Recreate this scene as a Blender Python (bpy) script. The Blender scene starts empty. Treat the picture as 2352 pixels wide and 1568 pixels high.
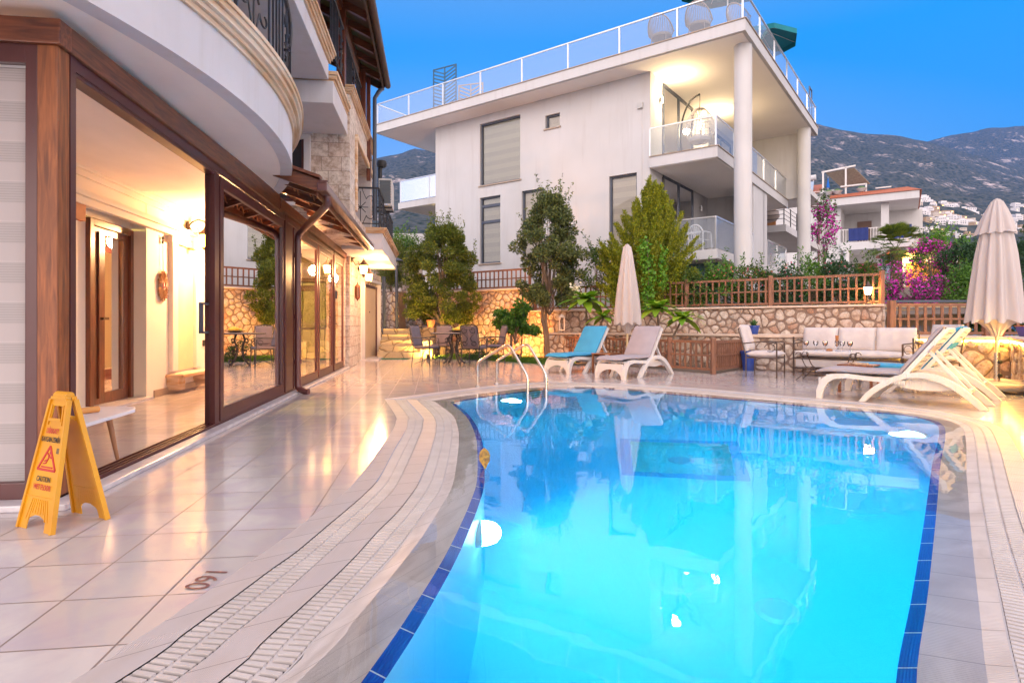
import bpy, bmesh, math, random
import numpy as np
from mathutils import Vector, Matrix, geometry
R = math.radians
S = bpy.context.scene
COL = S.collection
random.seed(7); RNG = np.random.default_rng(11)
# ------------------------------------------------------------- camera
F, H, HY, CX = 1380.0, .95, 748.0, 1176.0
cam = bpy.data.cameras.new('camera'); co = bpy.data.objects.new('camera', cam); COL.objects.link(co)
co.location = (0, 0, H); co.rotation_euler = (R(90), 0, 0)
cam.sensor_width = 36; cam.lens = F / 2352 * 36; cam.shift_y = -(784 - HY) / 2352
cam.clip_start = .05; cam.clip_end = 9000; S.camera = co
# ------------------------------------------------------------- dusk sky
W = bpy.data.worlds.new('World'); S.world = W; W.use_nodes = True
nt = W.node_tree; nt.nodes.clear()
def N(nt, t, **k):
    n = nt.nodes.new(t)
    for a, v in k.items():
        if a in n.inputs: n.inputs[a].default_value = v
        else: setattr(n, a, v)
    return n
def ramp(nt, stops, interp='LINEAR'):
    r = nt.nodes.new('ShaderNodeValToRGB'); e = r.color_ramp.elements; r.color_ramp.interpolation = interp
    e[0].position = stops[0][0]; e[0].color = (*stops[0][1], 1)
    e[1].position = stops[-1][0]; e[1].color = (*stops[-1][1], 1)
    for p, c in stops[1:-1]:
        q = e.new(p); q.color = (*c, 1)
    return r
def lk(nt, a, b): nt.links.new(a, b)
tc = N(nt, 'ShaderNodeTexCoord'); sp = N(nt, 'ShaderNodeSeparateXYZ'); lk(nt, tc.outputs['Generated'], sp.inputs[0])
# elevation ramp on the eastern (blue) side
bl = ramp(nt, [(0, (.05, .07, .13)), (.5, (.07, .25, .55)), (.575, (.02, .215, .57)), (.70, (.0, .21, .60)), (.80, (.14, .24, .44)), (1, (.75, .66, .70))])
m0 = N(nt, 'ShaderNodeMath', operation='MULTIPLY_ADD'); m0.inputs[1].default_value = .5; m0.inputs[2].default_value = .5
lk(nt, sp.outputs['Z'], m0.inputs[0]); lk(nt, m0.outputs[0], bl.inputs[0])
# paler veil low in the sky, a little left of the view axis
vd = N(nt, 'ShaderNodeVectorMath', operation='SUBTRACT'); vd.inputs[1].default_value = (0, 0, .10)
lk(nt, tc.outputs['Generated'], vd.inputs[0])
ve = N(nt, 'ShaderNodeVectorMath', operation='MULTIPLY'); ve.inputs[1].default_value = (1.15, 0, 2.7); lk(nt, vd.outputs[0], ve.inputs[0])
vl = N(nt, 'ShaderNodeVectorMath', operation='LENGTH'); lk(nt, ve.outputs[0], vl.inputs[0])
vr = ramp(nt, [(0, (.9, .9, .9)), (.35, (.75, .75, .75)), (.66, (.30, .30, .30)), (.88, (0, 0, 0))]); lk(nt, vl.outputs['Value'], vr.inputs[0])
mx = N(nt, 'ShaderNodeMixRGB'); mx.inputs[2].default_value = (.21, .33, .585, 1)
lk(nt, vr.outputs[0], mx.inputs[0]); lk(nt, bl.outputs[0], mx.inputs[1])
# western afterglow, behind the photographer
wd = N(nt, 'ShaderNodeVectorMath', operation='DOT_PRODUCT'); wd.inputs[1].default_value = Vector((.25, -1, .15)).normalized()
lk(nt, tc.outputs['Generated'], wd.inputs[0])
wr = ramp(nt, [(.0, (0, 0, 0)), (.10, (0, 0, 0)), (.55, (1, 1, 1)), (1, (1, 1, 1))]); 
wm = N(nt, 'ShaderNodeMath', operation='MULTIPLY_ADD'); wm.inputs[1].default_value = .5; wm.inputs[2].default_value = .5
lk(nt, wd.outputs['Value'], wm.inputs[0])
wr = ramp(nt, [(.30, (0, 0, 0)), (.66, (1, 1, 1))], 'EASE'); lk(nt, wm.outputs[0], wr.inputs[0])
wc = ramp(nt, [(0, (.5, .40, .36)), (.5, (1.55, 1.29, 1.18)), (.65, (1.45, 1.27, 1.22)), (1, (1.12, 1.02, 1.08))]); lk(nt, m0.outputs[0], wc.inputs[0])
m2 = N(nt, 'ShaderNodeMixRGB'); lk(nt, wr.outputs[0], m2.inputs[0]); lk(nt, mx.outputs[0], m2.inputs[1]); lk(nt, wc.outputs[0], m2.inputs[2])
bg = N(nt, 'ShaderNodeBackground', Strength=1.0); ow = N(nt, 'ShaderNodeOutputWorld')
lk(nt, m2.outputs[0], bg.inputs[0]); lk(nt, bg.outputs[0], ow.inputs[0])
sd = bpy.data.lights.new('dusk_sun', 'SUN'); sd.energy = .9; sd.angle = R(40); sd.color = (1, .84, .78)
so = bpy.data.objects.new('dusk_sun', sd); COL.objects.link(so); so.rotation_euler = Vector((.35, 1, -.42)).to_track_quat('-Z', 'Y').to_euler()
S.view_settings.view_transform = 'Standard'; S.view_settings.look = 'None'; S.view_settings.exposure = .84; S.view_settings.gamma = 1
S.render.engine = 'CYCLES'; cy = S.cycles
cy.use_denoising = True; cy.max_bounces = 12; cy.transparent_max_bounces = 24; cy.transmission_bounces = 8; cy.glossy_bounces = 5; cy.diffuse_bounces = 6
cy.sample_clamp_indirect = 6; cy.caustics_reflective = False; cy.caustics_refractive = True; cy.blur_glossy = .3

# ------------------------------------------------------------- helpers
def G(x, y, z=0.):
    Y = F * (H - z) / (y - HY); return Vector(((x - CX) / F * Y, Y, z))
class MB:
    def __init__(s): s.v = []; s.f = []; s.uv = None
    def add(s, vs, fs):
        o = len(s.v); s.v += [tuple(p) for p in vs]; s.f += [tuple(i + o for i in f) for f in fs]; return s
    def box(s, x0, x1, y0, y1, z0, z1):
        return s.add([(x0,y0,z0),(x1,y0,z0),(x1,y1,z0),(x0,y1,z0),(x0,y0,z1),(x1,y0,z1),(x1,y1,z1),(x0,y1,z1)],
            [(0,3,2,1),(4,5,6,7),(0,1,5,4),(1,2,6,5),(2,3,7,6),(3,0,4,7)])
    def beam(s, a, b, w, h, up=(0,0,1)):
        a = Vector(a); b = Vector(b); d = (b-a).normalized(); u = Vector(up)
        sd = d.cross(u)
        if sd.length < 1e-4: sd = d.cross(Vector((1,0,0)))
        sd.normalize(); u = sd.cross(d).normalized(); P = []
        for p in (a, b):
            for i, j in ((-1,-1),(1,-1),(1,1),(-1,1)): P.append(p + sd*(w/2*i) + u*(h/2*j))
        return s.add(P, [(0,1,2,3),(7,6,5,4),(0,4,5,1),(1,5,6,2),(2,6,7,3),(3,7,4,0)])
    def tube(s, pts, r, n=8, closed=False):
        pts = [Vector(p) for p in pts]; m = len(pts); rings = []; up = None
        rr = r if hasattr(r, '__len__') else [r]*m
        for i, p in enumerate(pts):
            if closed: t = pts[(i+1) % m] - pts[i-1]
            else: t = (pts[min(i+1, m-1)] - pts[max(i-1, 0)])
            t = t.normalized() if t.length > 1e-9 else Vector((0,0,1))
            if up is None:
                up = Vector((0,0,1)) if abs(t.z) < .9 else Vector((1,0,0))
            a = t.cross(up)
            if a.length < 1e-5: a = t.cross(Vector((0.3,1,0.1)))
            a.normalize(); up = a.cross(t).normalized()
            rings.append([p + a*math.cos(k*2*math.pi/n)*rr[i] + up*math.sin(k*2*math.pi/n)*rr[i] for k in range(n)])
        vs = [q for g in rings for q in g]; fs = []
        for i in range(m if closed else m-1):
            j = (i+1) % m
            for k in range(n): fs.append((i*n+k, i*n+(k+1) % n, j*n+(k+1) % n, j*n+k))
        if not closed: fs += [tuple(range(n)), tuple((m-1)*n+k for k in reversed(range(n)))]
        return s.add(vs, fs)
    def lathe(s, prof, c=(0,0,0), n=20, ax='z', wob=None):
        vs = []; fs = []; m = len(prof)
        for i, (r, z) in enumerate(prof):
            for k in range(n):
                t = k*2*math.pi/n; q = r*(1 if wob is None else wob(t, i, m))
                p = (q*math.cos(t), q*math.sin(t), z)
                if ax == 'x': p = (p[2], p[0], p[1])
                if ax == 'y': p = (p[0], p[2], p[1])
                vs.append((p[0]+c[0], p[1]+c[1], p[2]+c[2]))
        for i in range(m-1):
            for k in range(n): fs.append((i*n+k, i*n+(k+1) % n, (i+1)*n+(k+1) % n, (i+1)*n+k))
        fs += [tuple(reversed(range(n))), tuple((m-1)*n+k for k in range(n))]
        return s.add(vs, fs)
    def prism(s, poly, z0, z1, ax='z'):
        """poly in the plane across ax: z:(x,y)  y:(x,z)  x:(y,z)"""
        n = len(poly)
        def P(p, h): return (p[0],p[1],h) if ax == 'z' else ((p[0],h,p[1]) if ax == 'y' else (h,p[0],p[1]))
        vs = [P(p, z0) for p in poly] + [P(p, z1) for p in poly]
        tri = geometry.tessellate_polygon([[Vector((p[0],p[1],0)) for p in poly]])
        fs = [tuple(t) for t in tri] + [tuple(i+n for i in t) for t in tri]
        fs += [(i, (i+1) % n, (i+1) % n+n, i+n) for i in range(n)]
        return s.add(vs, fs)
    def strip(s, A, B):
        n = len(A); return s.add(list(A)+list(B), [(i, i+1, n+i+1, n+i) for i in range(n-1)])
    def xf(s, M):
        s.v = [tuple(M @ Vector(p)) for p in s.v]; return s
    def join(s, o, M=None):
        vs = o.v if M is None else [tuple(M @ Vector(p)) for p in o.v]
        return s.add(vs, o.f)
    def build(s, name, mat, parent=None, smooth=False, bevel=0, **tags):
        me = bpy.data.meshes.new(name); me.from_pydata(s.v, [], s.f)
        me.materials.append(mat)
        bm = bmesh.new(); bm.from_mesh(me); bmesh.ops.recalc_face_normals(bm, faces=bm.faces)
        if bevel: 
            bmesh.ops.remove_doubles(bm, verts=bm.verts, dist=1e-5)
            bmesh.ops.bevel(bm, geom=[e for e in bm.edges if len(e.link_faces) == 2 and e.calc_face_angle(0) > .5], offset=bevel, segments=2, affect='EDGES', profile=.6)
        bm.to_mesh(me); bm.free()
        if smooth:
            me.polygons.foreach_set('use_smooth', [True]*len(me.polygons))
            if smooth != 2:
                try: me.set_sharp_from_angle(angle=R(38))
                except Exception: pass
        o = bpy.data.objects.new(name, me); COL.objects.link(o)
        if parent: o.parent = parent
        tag(o, **tags); return o
def tag(o, label=None, cat=None, group=None, kind=None):
    if label: o['label'] = label
    if cat: o['category'] = cat
    if group: o['group'] = group
    if kind: o['kind'] = kind
    return o
def thing(name, label, cat, loc=(0,0,0), rz=0, group=None):
    o = bpy.data.objects.new(name, None); COL.objects.link(o); o.location = loc; o.rotation_euler = (0,0,rz)
    o.empty_display_size = .1
    return tag(o, label, cat, group)
def copy_tree(o, parent=None):
    c = o.copy(); COL.objects.link(c); c.parent = parent
    for ch in list(o.children): copy_tree(ch, c)
    return c
def light(name, loc, power, col, r=.05, parent=None, typ='POINT', **k):
    l = bpy.data.lights.new(name, typ); l.energy = power; l.color = col
    if typ in ('POINT', 'SPOT'): l.shadow_soft_size = r
    for a, v in k.items(): setattr(l, a, v)
    o = bpy.data.objects.new(name, l); COL.objects.link(o); o.location = loc
    if parent: o.parent = parent
    return o
def resample(P, n):
    P = [Vector(p) for p in P]; L = [0]
    for a, b in zip(P, P[1:]): L.append(L[-1] + (b-a).length)
    out = []; j = 0
    for i in range(n):
        t = L[-1]*i/(n-1)
        while j < len(P)-2 and L[j+1] < t: j += 1
        f = (t-L[j])/max(L[j+1]-L[j], 1e-9); out.append(P[j].lerp(P[j+1], f))
    return out
def smooth_curve(P, k=8):
    """Catmull-Rom through the points"""
    P = [Vector(p) for p in P]; Q = [2*P[0]-P[1]] + P + [2*P[-1]-P[-2]]; out = []
    for i in range(1, len(Q)-2):
        for j in range(k):
            t = j/k; a, b, c, d = Q[i-1:i+3]
            out.append(.5*((2*b)+(c-a)*t+(2*a-5*b+4*c-d)*t*t+(3*b-a-3*c+d)*t**3))
    return out + [P[-1]]

def rubble(u0, u1, v0, v1, size, seed=1):
    """irregular interlocking stones: clipped Voronoi cells in a rectangle"""
    rnd = random.Random(seed); pts = []; area = (u1-u0)*(v1-v0); want = int(area/(size*size)*1.15); tries = 0
    while len(pts) < want and tries < want*60:
        tries += 1; p = (rnd.uniform(u0-.1,u1+.1), rnd.uniform(v0-.1,v1+.1)); md = size*rnd.choice((.42,.6,.8,.95))
        if all((p[0]-q[0])**2+((p[1]-q[1])*1.25)**2 > md*md for q in pts): pts.append(p)
    out = []
    for i, p in enumerate(pts):
        poly = [(u0,v0),(u1,v0),(u1,v1),(u0,v1)]
        near = sorted((q for q in pts if q is not p), key=lambda q: (q[0]-p[0])**2+(q[1]-p[1])**2)[:16]
        for q in near:
            mx_, my_ = (p[0]+q[0])/2, (p[1]+q[1])/2; nx_, ny_ = q[0]-p[0], q[1]-p[1]; new = []
            for a, b in zip(poly, poly[1:]+poly[:1]):
                da = (a[0]-mx_)*nx_+(a[1]-my_)*ny_; db = (b[0]-mx_)*nx_+(b[1]-my_)*ny_
                if da <= 0: new.append(a)
                if da*db < 0: f = da/(da-db); new.append((a[0]+(b[0]-a[0])*f, a[1]+(b[1]-a[1])*f))
            poly = new
            if len(poly) < 3: break
        if len(poly) < 3: continue
        cx_ = sum(a[0] for a in poly)/len(poly); cy_ = sum(a[1] for a in poly)/len(poly); r = math.sqrt(sum((a[0]-cx_)**2+(a[1]-cy_)**2 for a in poly)/len(poly))
        if r < .035: continue
        # subdivide and roughen the outline
        rr = []
        for a, b in zip(poly, poly[1:]+poly[:1]):
            L = math.hypot(b[0]-a[0], b[1]-a[1]); k = max(1, int(L/.07))
            for j in range(k): f = j/k; w = .010 if j else .0; rr.append((a[0]+(b[0]-a[0])*f+rnd.uniform(-w,w), a[1]+(b[1]-a[1])*f+rnd.uniform(-w,w)))
        # soften corners
        m = len(rr); rr = [((rr[k-1][0]+rr[k][0]*2+rr[(k+1)%m][0])/4, (rr[k-1][1]+rr[k][1]*2+rr[(k+1)%m][1])/4) for k in range(m)]
        out.append((cx_, cy_, rr, rnd.uniform(.015,.045), rnd.uniform(-.25,.25), rnd.uniform(-.25,.25)))
    return out
def stone_mesh(stones, P, gap=.016):
    """P(u, v, h) -> 3-D point; each stone is bevelled and bulges towards h"""
    mb = MB()
    for cx_, cy_, rr, h, tu, tv in stones:
        m = len(rr); vs = []
        def sh(a, g): d = math.hypot(a[0]-cx_, a[1]-cy_)+1e-6; f = max(.1, 1-g/d); return (cx_+(a[0]-cx_)*f, cy_+(a[1]-cy_)*f)
        for g, hh in ((gap*.7,-.01),(gap*.9,h*.55),(gap*1.9,h*.9)):
            for a in rr: u, v = sh(a, g); vs.append(P(u, v, hh+(0 if hh < 0 else (u-cx_)*tu*.3+(v-cy_)*tv*.3)))
        for a in rr: u, v = cx_+(a[0]-cx_)*.45, cy_+(a[1]-cy_)*.45; vs.append(P(u, v, h*1.05+(u-cx_)*tu*.3+(v-cy_)*tv*.3))
        vs.append(P(cx_, cy_, h*1.1)); fs = []
        for L in range(3):
            for k in range(m): fs.append((L*m+k, L*m+(k+1)%m, (L+1)*m+(k+1)%m, (L+1)*m+k))
        for k in range(m): fs.append((3*m+k, 3*m+(k+1)%m, 4*m))
        mb.add(vs, fs)
    return mb

# ------------------------------------------------------------- materials
def newmat(name):
    m = bpy.data.materials.new(name); m.use_nodes = True; t = m.node_tree; b = t.nodes['Principled BSDF']; return m, t, b
def coords(t, scale=(1,1,1), obj=True, rot=0):
    c = N(t, 'ShaderNodeTexCoord'); mp = N(t, 'ShaderNodeMapping'); mp.inputs['Scale'].default_value = scale; mp.inputs['Rotation'].default_value = (0,0,rot)
    lk(t, c.outputs['Object' if obj else 'Generated'], mp.inputs[0]); return mp.outputs[0]
def mixc(t, fac, a, b, blend='MIX'):
    m = N(t, 'ShaderNodeMixRGB', blend_type=blend)
    for i, v in ((0, fac), (1, a), (2, b)):
        if hasattr(v, 'type') and hasattr(v, 'node'): lk(t, v, m.inputs[i])
        else: m.inputs[i].default_value = v if i == 0 else (*v, 1)
    return m.outputs[0]
def mth(t, op, a, b=None, c=None, clamp=False):
    m = N(t, 'ShaderNodeMath', operation=op); m.use_clamp = clamp
    for i, v in enumerate((a, b, c)):
        if v is None: continue
        if hasattr(v, 'node'): lk(t, v, m.inputs[i])
        else: m.inputs[i].default_value = v
    return m.outputs[0]
def bump(t, b, h, st=.3, dist=.01):
    n = N(t, 'ShaderNodeBump'); n.inputs['Strength'].default_value = st; n.inputs['Distance'].default_value = dist
    lk(t, h, n.inputs['Height']); lk(t, n.outputs[0], b.inputs['Normal']); return n
def mat(name, col, rough=.5, metal=0, var=None, sc=3., bs=0, bsc=40., stretch=(1,1,1), spec=.5, coat=0, det=5, dist=.004):
    m, t, b = newmat(name); b.inputs['Base Color'].default_value = (*col, 1); b.inputs['Roughness'].default_value = rough
    b.inputs['Metallic'].default_value = metal; b.inputs['Specular IOR Level'].default_value = spec; b.inputs['Coat Weight'].default_value = coat
    v = coords(t, stretch)
    n = N(t, 'ShaderNodeTexNoise', Scale=sc, Detail=det); lk(t, v, n.inputs['Vector'])
    if var is None: var = tuple(c*.86 for c in col)
    r = ramp(t, [(.35, col), (.68, var)]); lk(t, n.outputs['Fac'], r.inputs[0]); lk(t, r.outputs[0], b.inputs['Base Color'])
    if bs:
        n2 = N(t, 'ShaderNodeTexNoise', Scale=bsc, Detail=4); lk(t, v, n2.inputs['Vector']); bump(t, b, n2.outputs['Fac'], bs, dist)
    return m
def emis(name, col, st):
    m, t, b = newmat(name); b.inputs['Base Color'].default_value = (*col, 1); b.inputs['Emission Color'].default_value = (*col, 1); b.inputs['Emission Strength'].default_value = st; return m
def glassmat(name, tint=(1,1,1), refl=1.0, rough=0.0, ior=1.45, haze=0.0, hazecol=(.7,.75,.8)):
    m, t, b = newmat(name); t.nodes.remove(b); o = t.nodes['Material Output']
    tr = N(t, 'ShaderNodeBsdfTransparent'); tr.inputs[0].default_value = (*tint, 1)
    gl = N(t, 'ShaderNodeBsdfGlossy', Roughness=rough); gl.inputs[0].default_value = (1,1,1,1)
    fr = N(t, 'ShaderNodeFresnel', IOR=ior); f2 = mth(t, 'MULTIPLY', fr.outputs[0], refl, clamp=True)
    mx = N(t, 'ShaderNodeMixShader'); lk(t, f2, mx.inputs[0]); lk(t, tr.outputs[0], mx.inputs[1]); lk(t, gl.outputs[0], mx.inputs[2]); last = mx.outputs[0]
    if haze:
        df = N(t, 'ShaderNodeBsdfDiffuse'); df.inputs[0].default_value = (*hazecol, 1)
        m3 = N(t, 'ShaderNodeMixShader'); m3.inputs[0].default_value = haze; lk(t, last, m3.inputs[1]); lk(t, df.outputs[0], m3.inputs[2]); last = m3.outputs[0]
    lk(t, last, o.inputs[0]); return m
def woodmat(name, c1, c2, rough=.45, axis='z', sc=1., bs=.25, coat=0, knots=False):
    m, t, b = newmat(name); st = {'z': (14,14,1.2), 'x': (1.2,14,14), 'y': (14,1.2,14)}[axis]
    v = coords(t, tuple(q*sc for q in st)); n = N(t, 'ShaderNodeTexNoise', Scale=3., Detail=8, Distortion=.8); lk(t, v, n.inputs['Vector'])
    r = ramp(t, [(.3, c2), (.5, tuple((a+d)/2 for a, d in zip(c1, c2))), (.68, c1)]); lk(t, n.outputs['Fac'], r.inputs[0]); c = r.outputs[0]
    v2 = coords(t, (1,1,1)); n2 = N(t, 'ShaderNodeTexNoise', Scale=2.2, Detail=3); lk(t, v2, n2.inputs['Vector'])
    c = mixc(t, mth(t, 'MULTIPLY', n2.outputs['Fac'], .5), c, tuple(q*.45 for q in c2))
    if knots:
        vo = N(t, 'ShaderNodeTexVoronoi', Scale=3.3); vv = coords(t, (1,1,.45)); lk(t, vv, vo.inputs['Vector'])
        kr = ramp(t, [(.03, (1,1,1)), (.13, (0,0,0))]); lk(t, vo.outputs['Distance'], kr.inputs[0]); c = mixc(t, mth(t,'MULTIPLY',kr.outputs[0],.85), c, (.03,.012,.006))
    lk(t, c, b.inputs['Base Color']); b.inputs['Roughness'].default_value = rough; b.inputs['Coat Weight'].default_value = coat
    bump(t, b, n.outputs['Fac'], bs, .003); return m
def stonemat(name, sc, cols, mortar, rough=.85, bs=.8, stretch=(1,1,1), mw=.035, axis_fix=None, dist=.05):
    """irregular rubble stone: voronoi cells, sunken dark joints, pitted faces"""
    m, t, b = newmat(name); v = coords(t, stretch)
    nz = N(t, 'ShaderNodeTexNoise', Scale=2.2, Detail=2); lk(t, v, nz.inputs['Vector'])
    add = N(t, 'ShaderNodeVectorMath', operation='ADD'); sc2 = N(t, 'ShaderNodeVectorMath', operation='SCALE'); sc2.inputs['Scale'].default_value = .2
    lk(t, nz.outputs['Color'], sc2.inputs[0]); lk(t, v, add.inputs[0]); lk(t, sc2.outputs[0], add.inputs[1])
    ve = N(t, 'ShaderNodeTexVoronoi', feature='DISTANCE_TO_EDGE', Scale=sc); vc = N(t, 'ShaderNodeTexVoronoi', Scale=sc)
    for q in (ve, vc): lk(t, add.outputs[0], q.inputs['Vector'])
    bw = N(t, 'ShaderNodeSeparateColor'); lk(t, vc.outputs['Color'], bw.inputs[0])
    st = [(i/(len(cols)-1), c) for i, c in enumerate(cols)]; r = ramp(t, st); lk(t, bw.outputs[0], r.inputs[0])
    n2 = N(t, 'ShaderNodeTexNoise', Scale=sc*5, Detail=8, Roughness=.65); lk(t, v, n2.inputs['Vector'])
    c = mixc(t, mth(t, 'MULTIPLY', n2.outputs['Fac'], .75), r.outputs[0], tuple(q*.55 for q in cols[0]), 'MIX')
    e = ramp(t, [(mw*.4, (0,0,0)), (mw, (.55,.55,.55)), (mw*3.5, (1,1,1))]); lk(t, ve.outputs[0], e.inputs[0])
    e2 = ramp(t, [(mw*.5, (0,0,0)), (mw*1.1, (1,1,1))]); lk(t, ve.outputs[0], e2.inputs[0])
    c = mixc(t, e2.outputs[0], mortar, c); lk(t, c, b.inputs['Base Color']); b.inputs['Roughness'].default_value = rough
    h = mth(t, 'MULTIPLY_ADD', n2.outputs['Fac'], .35, e.outputs[0]); bump(t, b, h, bs, dist); return m
def blockmat(name, bw_, bh, c1, c2, mortar, bs=.7):
    """coursed split-face stone blocks on vertical faces (u = x+y, v = z)"""
    m, t, b = newmat(name); c = N(t, 'ShaderNodeTexCoord'); s = N(t, 'ShaderNodeSeparateXYZ'); lk(t, c.outputs['Object'], s.inputs[0])
    u = mth(t, 'ADD', s.outputs[0], s.outputs[1]); cb = N(t, 'ShaderNodeCombineXYZ'); lk(t, u, cb.inputs[0]); lk(t, s.outputs[2], cb.inputs[1])
    br = N(t, 'ShaderNodeTexBrick', Scale=1.0); br.inputs['Brick Width'].default_value = bw_; br.inputs['Row Height'].default_value = bh
    br.inputs['Mortar Size'].default_value = .006; br.inputs['Mortar Smooth'].default_value = .4; br.offset = .37; br.squash = .7; br.squash_frequency = 3
    br.inputs['Color1'].default_value = (*c1, 1); br.inputs['Color2'].default_value = (*c2, 1); br.inputs['Mortar'].default_value = (*mortar, 1)
    lk(t, cb.outputs[0], br.inputs['Vector'])
    n = N(t, 'ShaderNodeTexNoise', Scale=11., Detail=9, Roughness=.7); lk(t, c.outputs['Object'], n.inputs['Vector'])
    pr = ramp(t, [(.42, (1,1,1)), (.6, (.62,.55,.5)), (.72, (.42,.34,.3))]); lk(t, n.outputs['Fac'], pr.inputs[0])
    cc = mixc(t, 1.0, br.outputs['Color'], pr.outputs[0], 'MULTIPLY'); lk(t, cc, b.inputs['Base Color']); b.inputs['Roughness'].default_value = .85
    h = mth(t, 'SUBTRACT', mth(t, 'MULTIPLY', n.outputs['Fac'], .9), br.outputs['Fac']); bump(t, b, h, bs, .02); return m
def leafmat(name, cols, rough=.5, trans=.25):
    m, t, b = newmat(name); g = N(t, 'ShaderNodeNewGeometry'); st = [(i/(len(cols)-1), c) for i, c in enumerate(cols)]
    r = ramp(t, st); lk(t, g.outputs['Random Per Island'], r.inputs[0]); lk(t, r.outputs[0], b.inputs['Base Color']); b.inputs['Roughness'].default_value = rough
    b.inputs['Specular IOR Level'].default_value = .35
    tr = N(t, 'ShaderNodeBsdfTranslucent'); lk(t, mixc(t, 1, r.outputs[0], (1.3,1.3,.6), 'MULTIPLY'), tr.inputs[0])
    mx = N(t, 'ShaderNodeMixShader'); mx.inputs[0].default_value = trans; lk(t, b.outputs[0], mx.inputs[1]); lk(t, tr.outputs[0], mx.inputs[2]); lk(t, mx.outputs[0], t.nodes['Material Output'].inputs[0]); return m
def tilemat(name, w, h, c1, c2, grout, rough=.2, off=0, rot=0, loc=(0,0,0), gs=.004, bs=.15, cloud=None, obj=True, rib=None, coat=0):
    m, t, b = newmat(name); c = N(t, 'ShaderNodeTexCoord'); mp = N(t, 'ShaderNodeMapping'); mp.inputs['Rotation'].default_value = (0,0,rot); mp.inputs['Location'].default_value = loc
    lk(t, c.outputs['Object' if obj else 'UV'], mp.inputs[0])
    br = N(t, 'ShaderNodeTexBrick', Scale=1.0); br.inputs['Brick Width'].default_value = w; br.inputs['Row Height'].default_value = h; br.offset = off
    br.inputs['Mortar Size'].default_value = gs; br.inputs['Mortar Smooth'].default_value = .2
    for k, q in (('Color1', c1), ('Color2', c2), ('Mortar', grout)): br.inputs[k].default_value = (*q, 1)
    lk(t, mp.outputs[0], br.inputs['Vector']); col = br.outputs['Color']
    n = N(t, 'ShaderNodeTexNoise', Scale=3.2, Detail=5, Distortion=1.2); lk(t, mp.outputs[0], n.inputs['Vector'])
    if cloud:
        nr = ramp(t, [(.42, (0,0,0)), (.7, (1,1,1))]); lk(t, n.outputs['Fac'], nr.inputs[0])
        col = mixc(t, mth(t, 'MULTIPLY', mth(t, 'MULTIPLY', nr.outputs[0], .8), mth(t, 'SUBTRACT', 1., br.outputs['Fac'])), col, cloud)
    lk(t, col, b.inputs['Base Color']); b.inputs['Coat Weight'].default_value = coat
    n3 = N(t, 'ShaderNodeTexNoise', Scale=9., Detail=3); lk(t, mp.outputs[0], n3.inputs['Vector'])
    rr = mth(t, 'ADD', mth(t, 'MULTIPLY', br.outputs['Fac'], .4), mth(t, 'MULTIPLY_ADD', n3.outputs['Fac'], .12, rough-.05)); lk(t, rr, b.inputs['Roughness'])
    hgt = mth(t, 'MULTIPLY', br.outputs['Fac'], -1.)
    if rib:
        sx = N(t, 'ShaderNodeSeparateXYZ'); lk(t, mp.outputs[0], sx.inputs[0])
        w_ = mth(t, 'SINE', mth(t, 'MULTIPLY', sx.outputs[rib[0]], 6.2832/rib[1])); hgt = mth(t, 'MULTIPLY_ADD', w_, .5, hgt)
    hgt = mth(t, 'MULTIPLY_ADD', n.outputs['Fac'], .15, hgt)
    bump(t, b, hgt, bs, .004); return m
# ------------------------------------------------------------- materials in use
TH = math.atan(.13)
M_deck = tilemat('deck_tile', .335, .335, (.47,.425,.405), (.55,.505,.485), (.21,.165,.15), rough=.11, rot=-TH, loc=(1.275,-2.263,0), gs=.0042, bs=.15, cloud=(.42,.36,.41))
M_band = tilemat('band_tile', .245, 3., (.50,.44,.43), (.55,.49,.47), (.22,.18,.16), rough=.38, obj=False, gs=.0022, bs=.5, rib=(1,.0085), cloud=(.5,.43,.4))
M_beach = tilemat('beach_tile', .245, 3., (.60,.53,.49), (.65,.58,.54), (.30,.25,.22), rough=.32, obj=False, gs=.002, bs=.5, rib=(0,.011), cloud=(.45,.38,.34))
M_lip = tilemat('lip_tile', .245, 3., (.008,.04,.30), (.012,.06,.42), (.65,.65,.65), rough=.12, obj=False, gs=.0035, bs=.7, rib=(1,.0105))
M_grate = mat('grate_plastic', (.55,.50,.48), .45, var=(.48,.43,.41), sc=6)
M_chan = mat('drain_channel', (.10,.08,.075), .8)
M_white = mat('white_render', (.54,.53,.535), .75, var=(.50,.49,.49), sc=.9, bs=.12, bsc=60)
def weathered(m, streak=(.40,.37,.36), amt=.35):
    t = m.node_tree; b = t.nodes['Principled BSDF']; src = b.inputs['Base Color'].links[0].from_socket
    v = coords(t, (2.2,2.2,.16)); n = N(t, 'ShaderNodeTexNoise', Scale=2.6, Detail=7, Roughness=.6); lk(t, v, n.inputs['Vector']); r = ramp(t, [(.52, (0,0,0)), (.72, (1,1,1))]); lk(t, n.outputs['Fac'], r.inputs[0])
    c = mixc(t, mth(t, 'MULTIPLY', r.outputs[0], amt), src, streak); lk(t, c, b.inputs['Base Color'])
weathered(M_white)
M_cream = mat('cream_plaster', (.60,.56,.57), .7, var=(.54,.50,.50), sc=1.3, bs=.18, bsc=25)
weathered(M_cream, (.42,.36,.30), .3)
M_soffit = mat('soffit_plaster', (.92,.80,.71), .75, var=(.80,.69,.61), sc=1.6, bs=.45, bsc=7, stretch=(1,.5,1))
M_maroon = mat('maroon_aluminium', (.085,.022,.022), .35, var=(.07,.018,.018), sc=4)
M_pipe = mat('maroon_pipe', (.13,.04,.035), .35, var=(.11,.03,.03), sc=4, coat=.3)
M_wood = woodmat('varnished_timber', (.42,.13,.035), (.14,.038,.012), .5, 'z', bs=.35, coat=.0, knots=True)
M_woody = woodmat('varnished_beam', (.27,.085,.035), (.08,.022,.012), .4, 'y', bs=.3, coat=.2)
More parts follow.
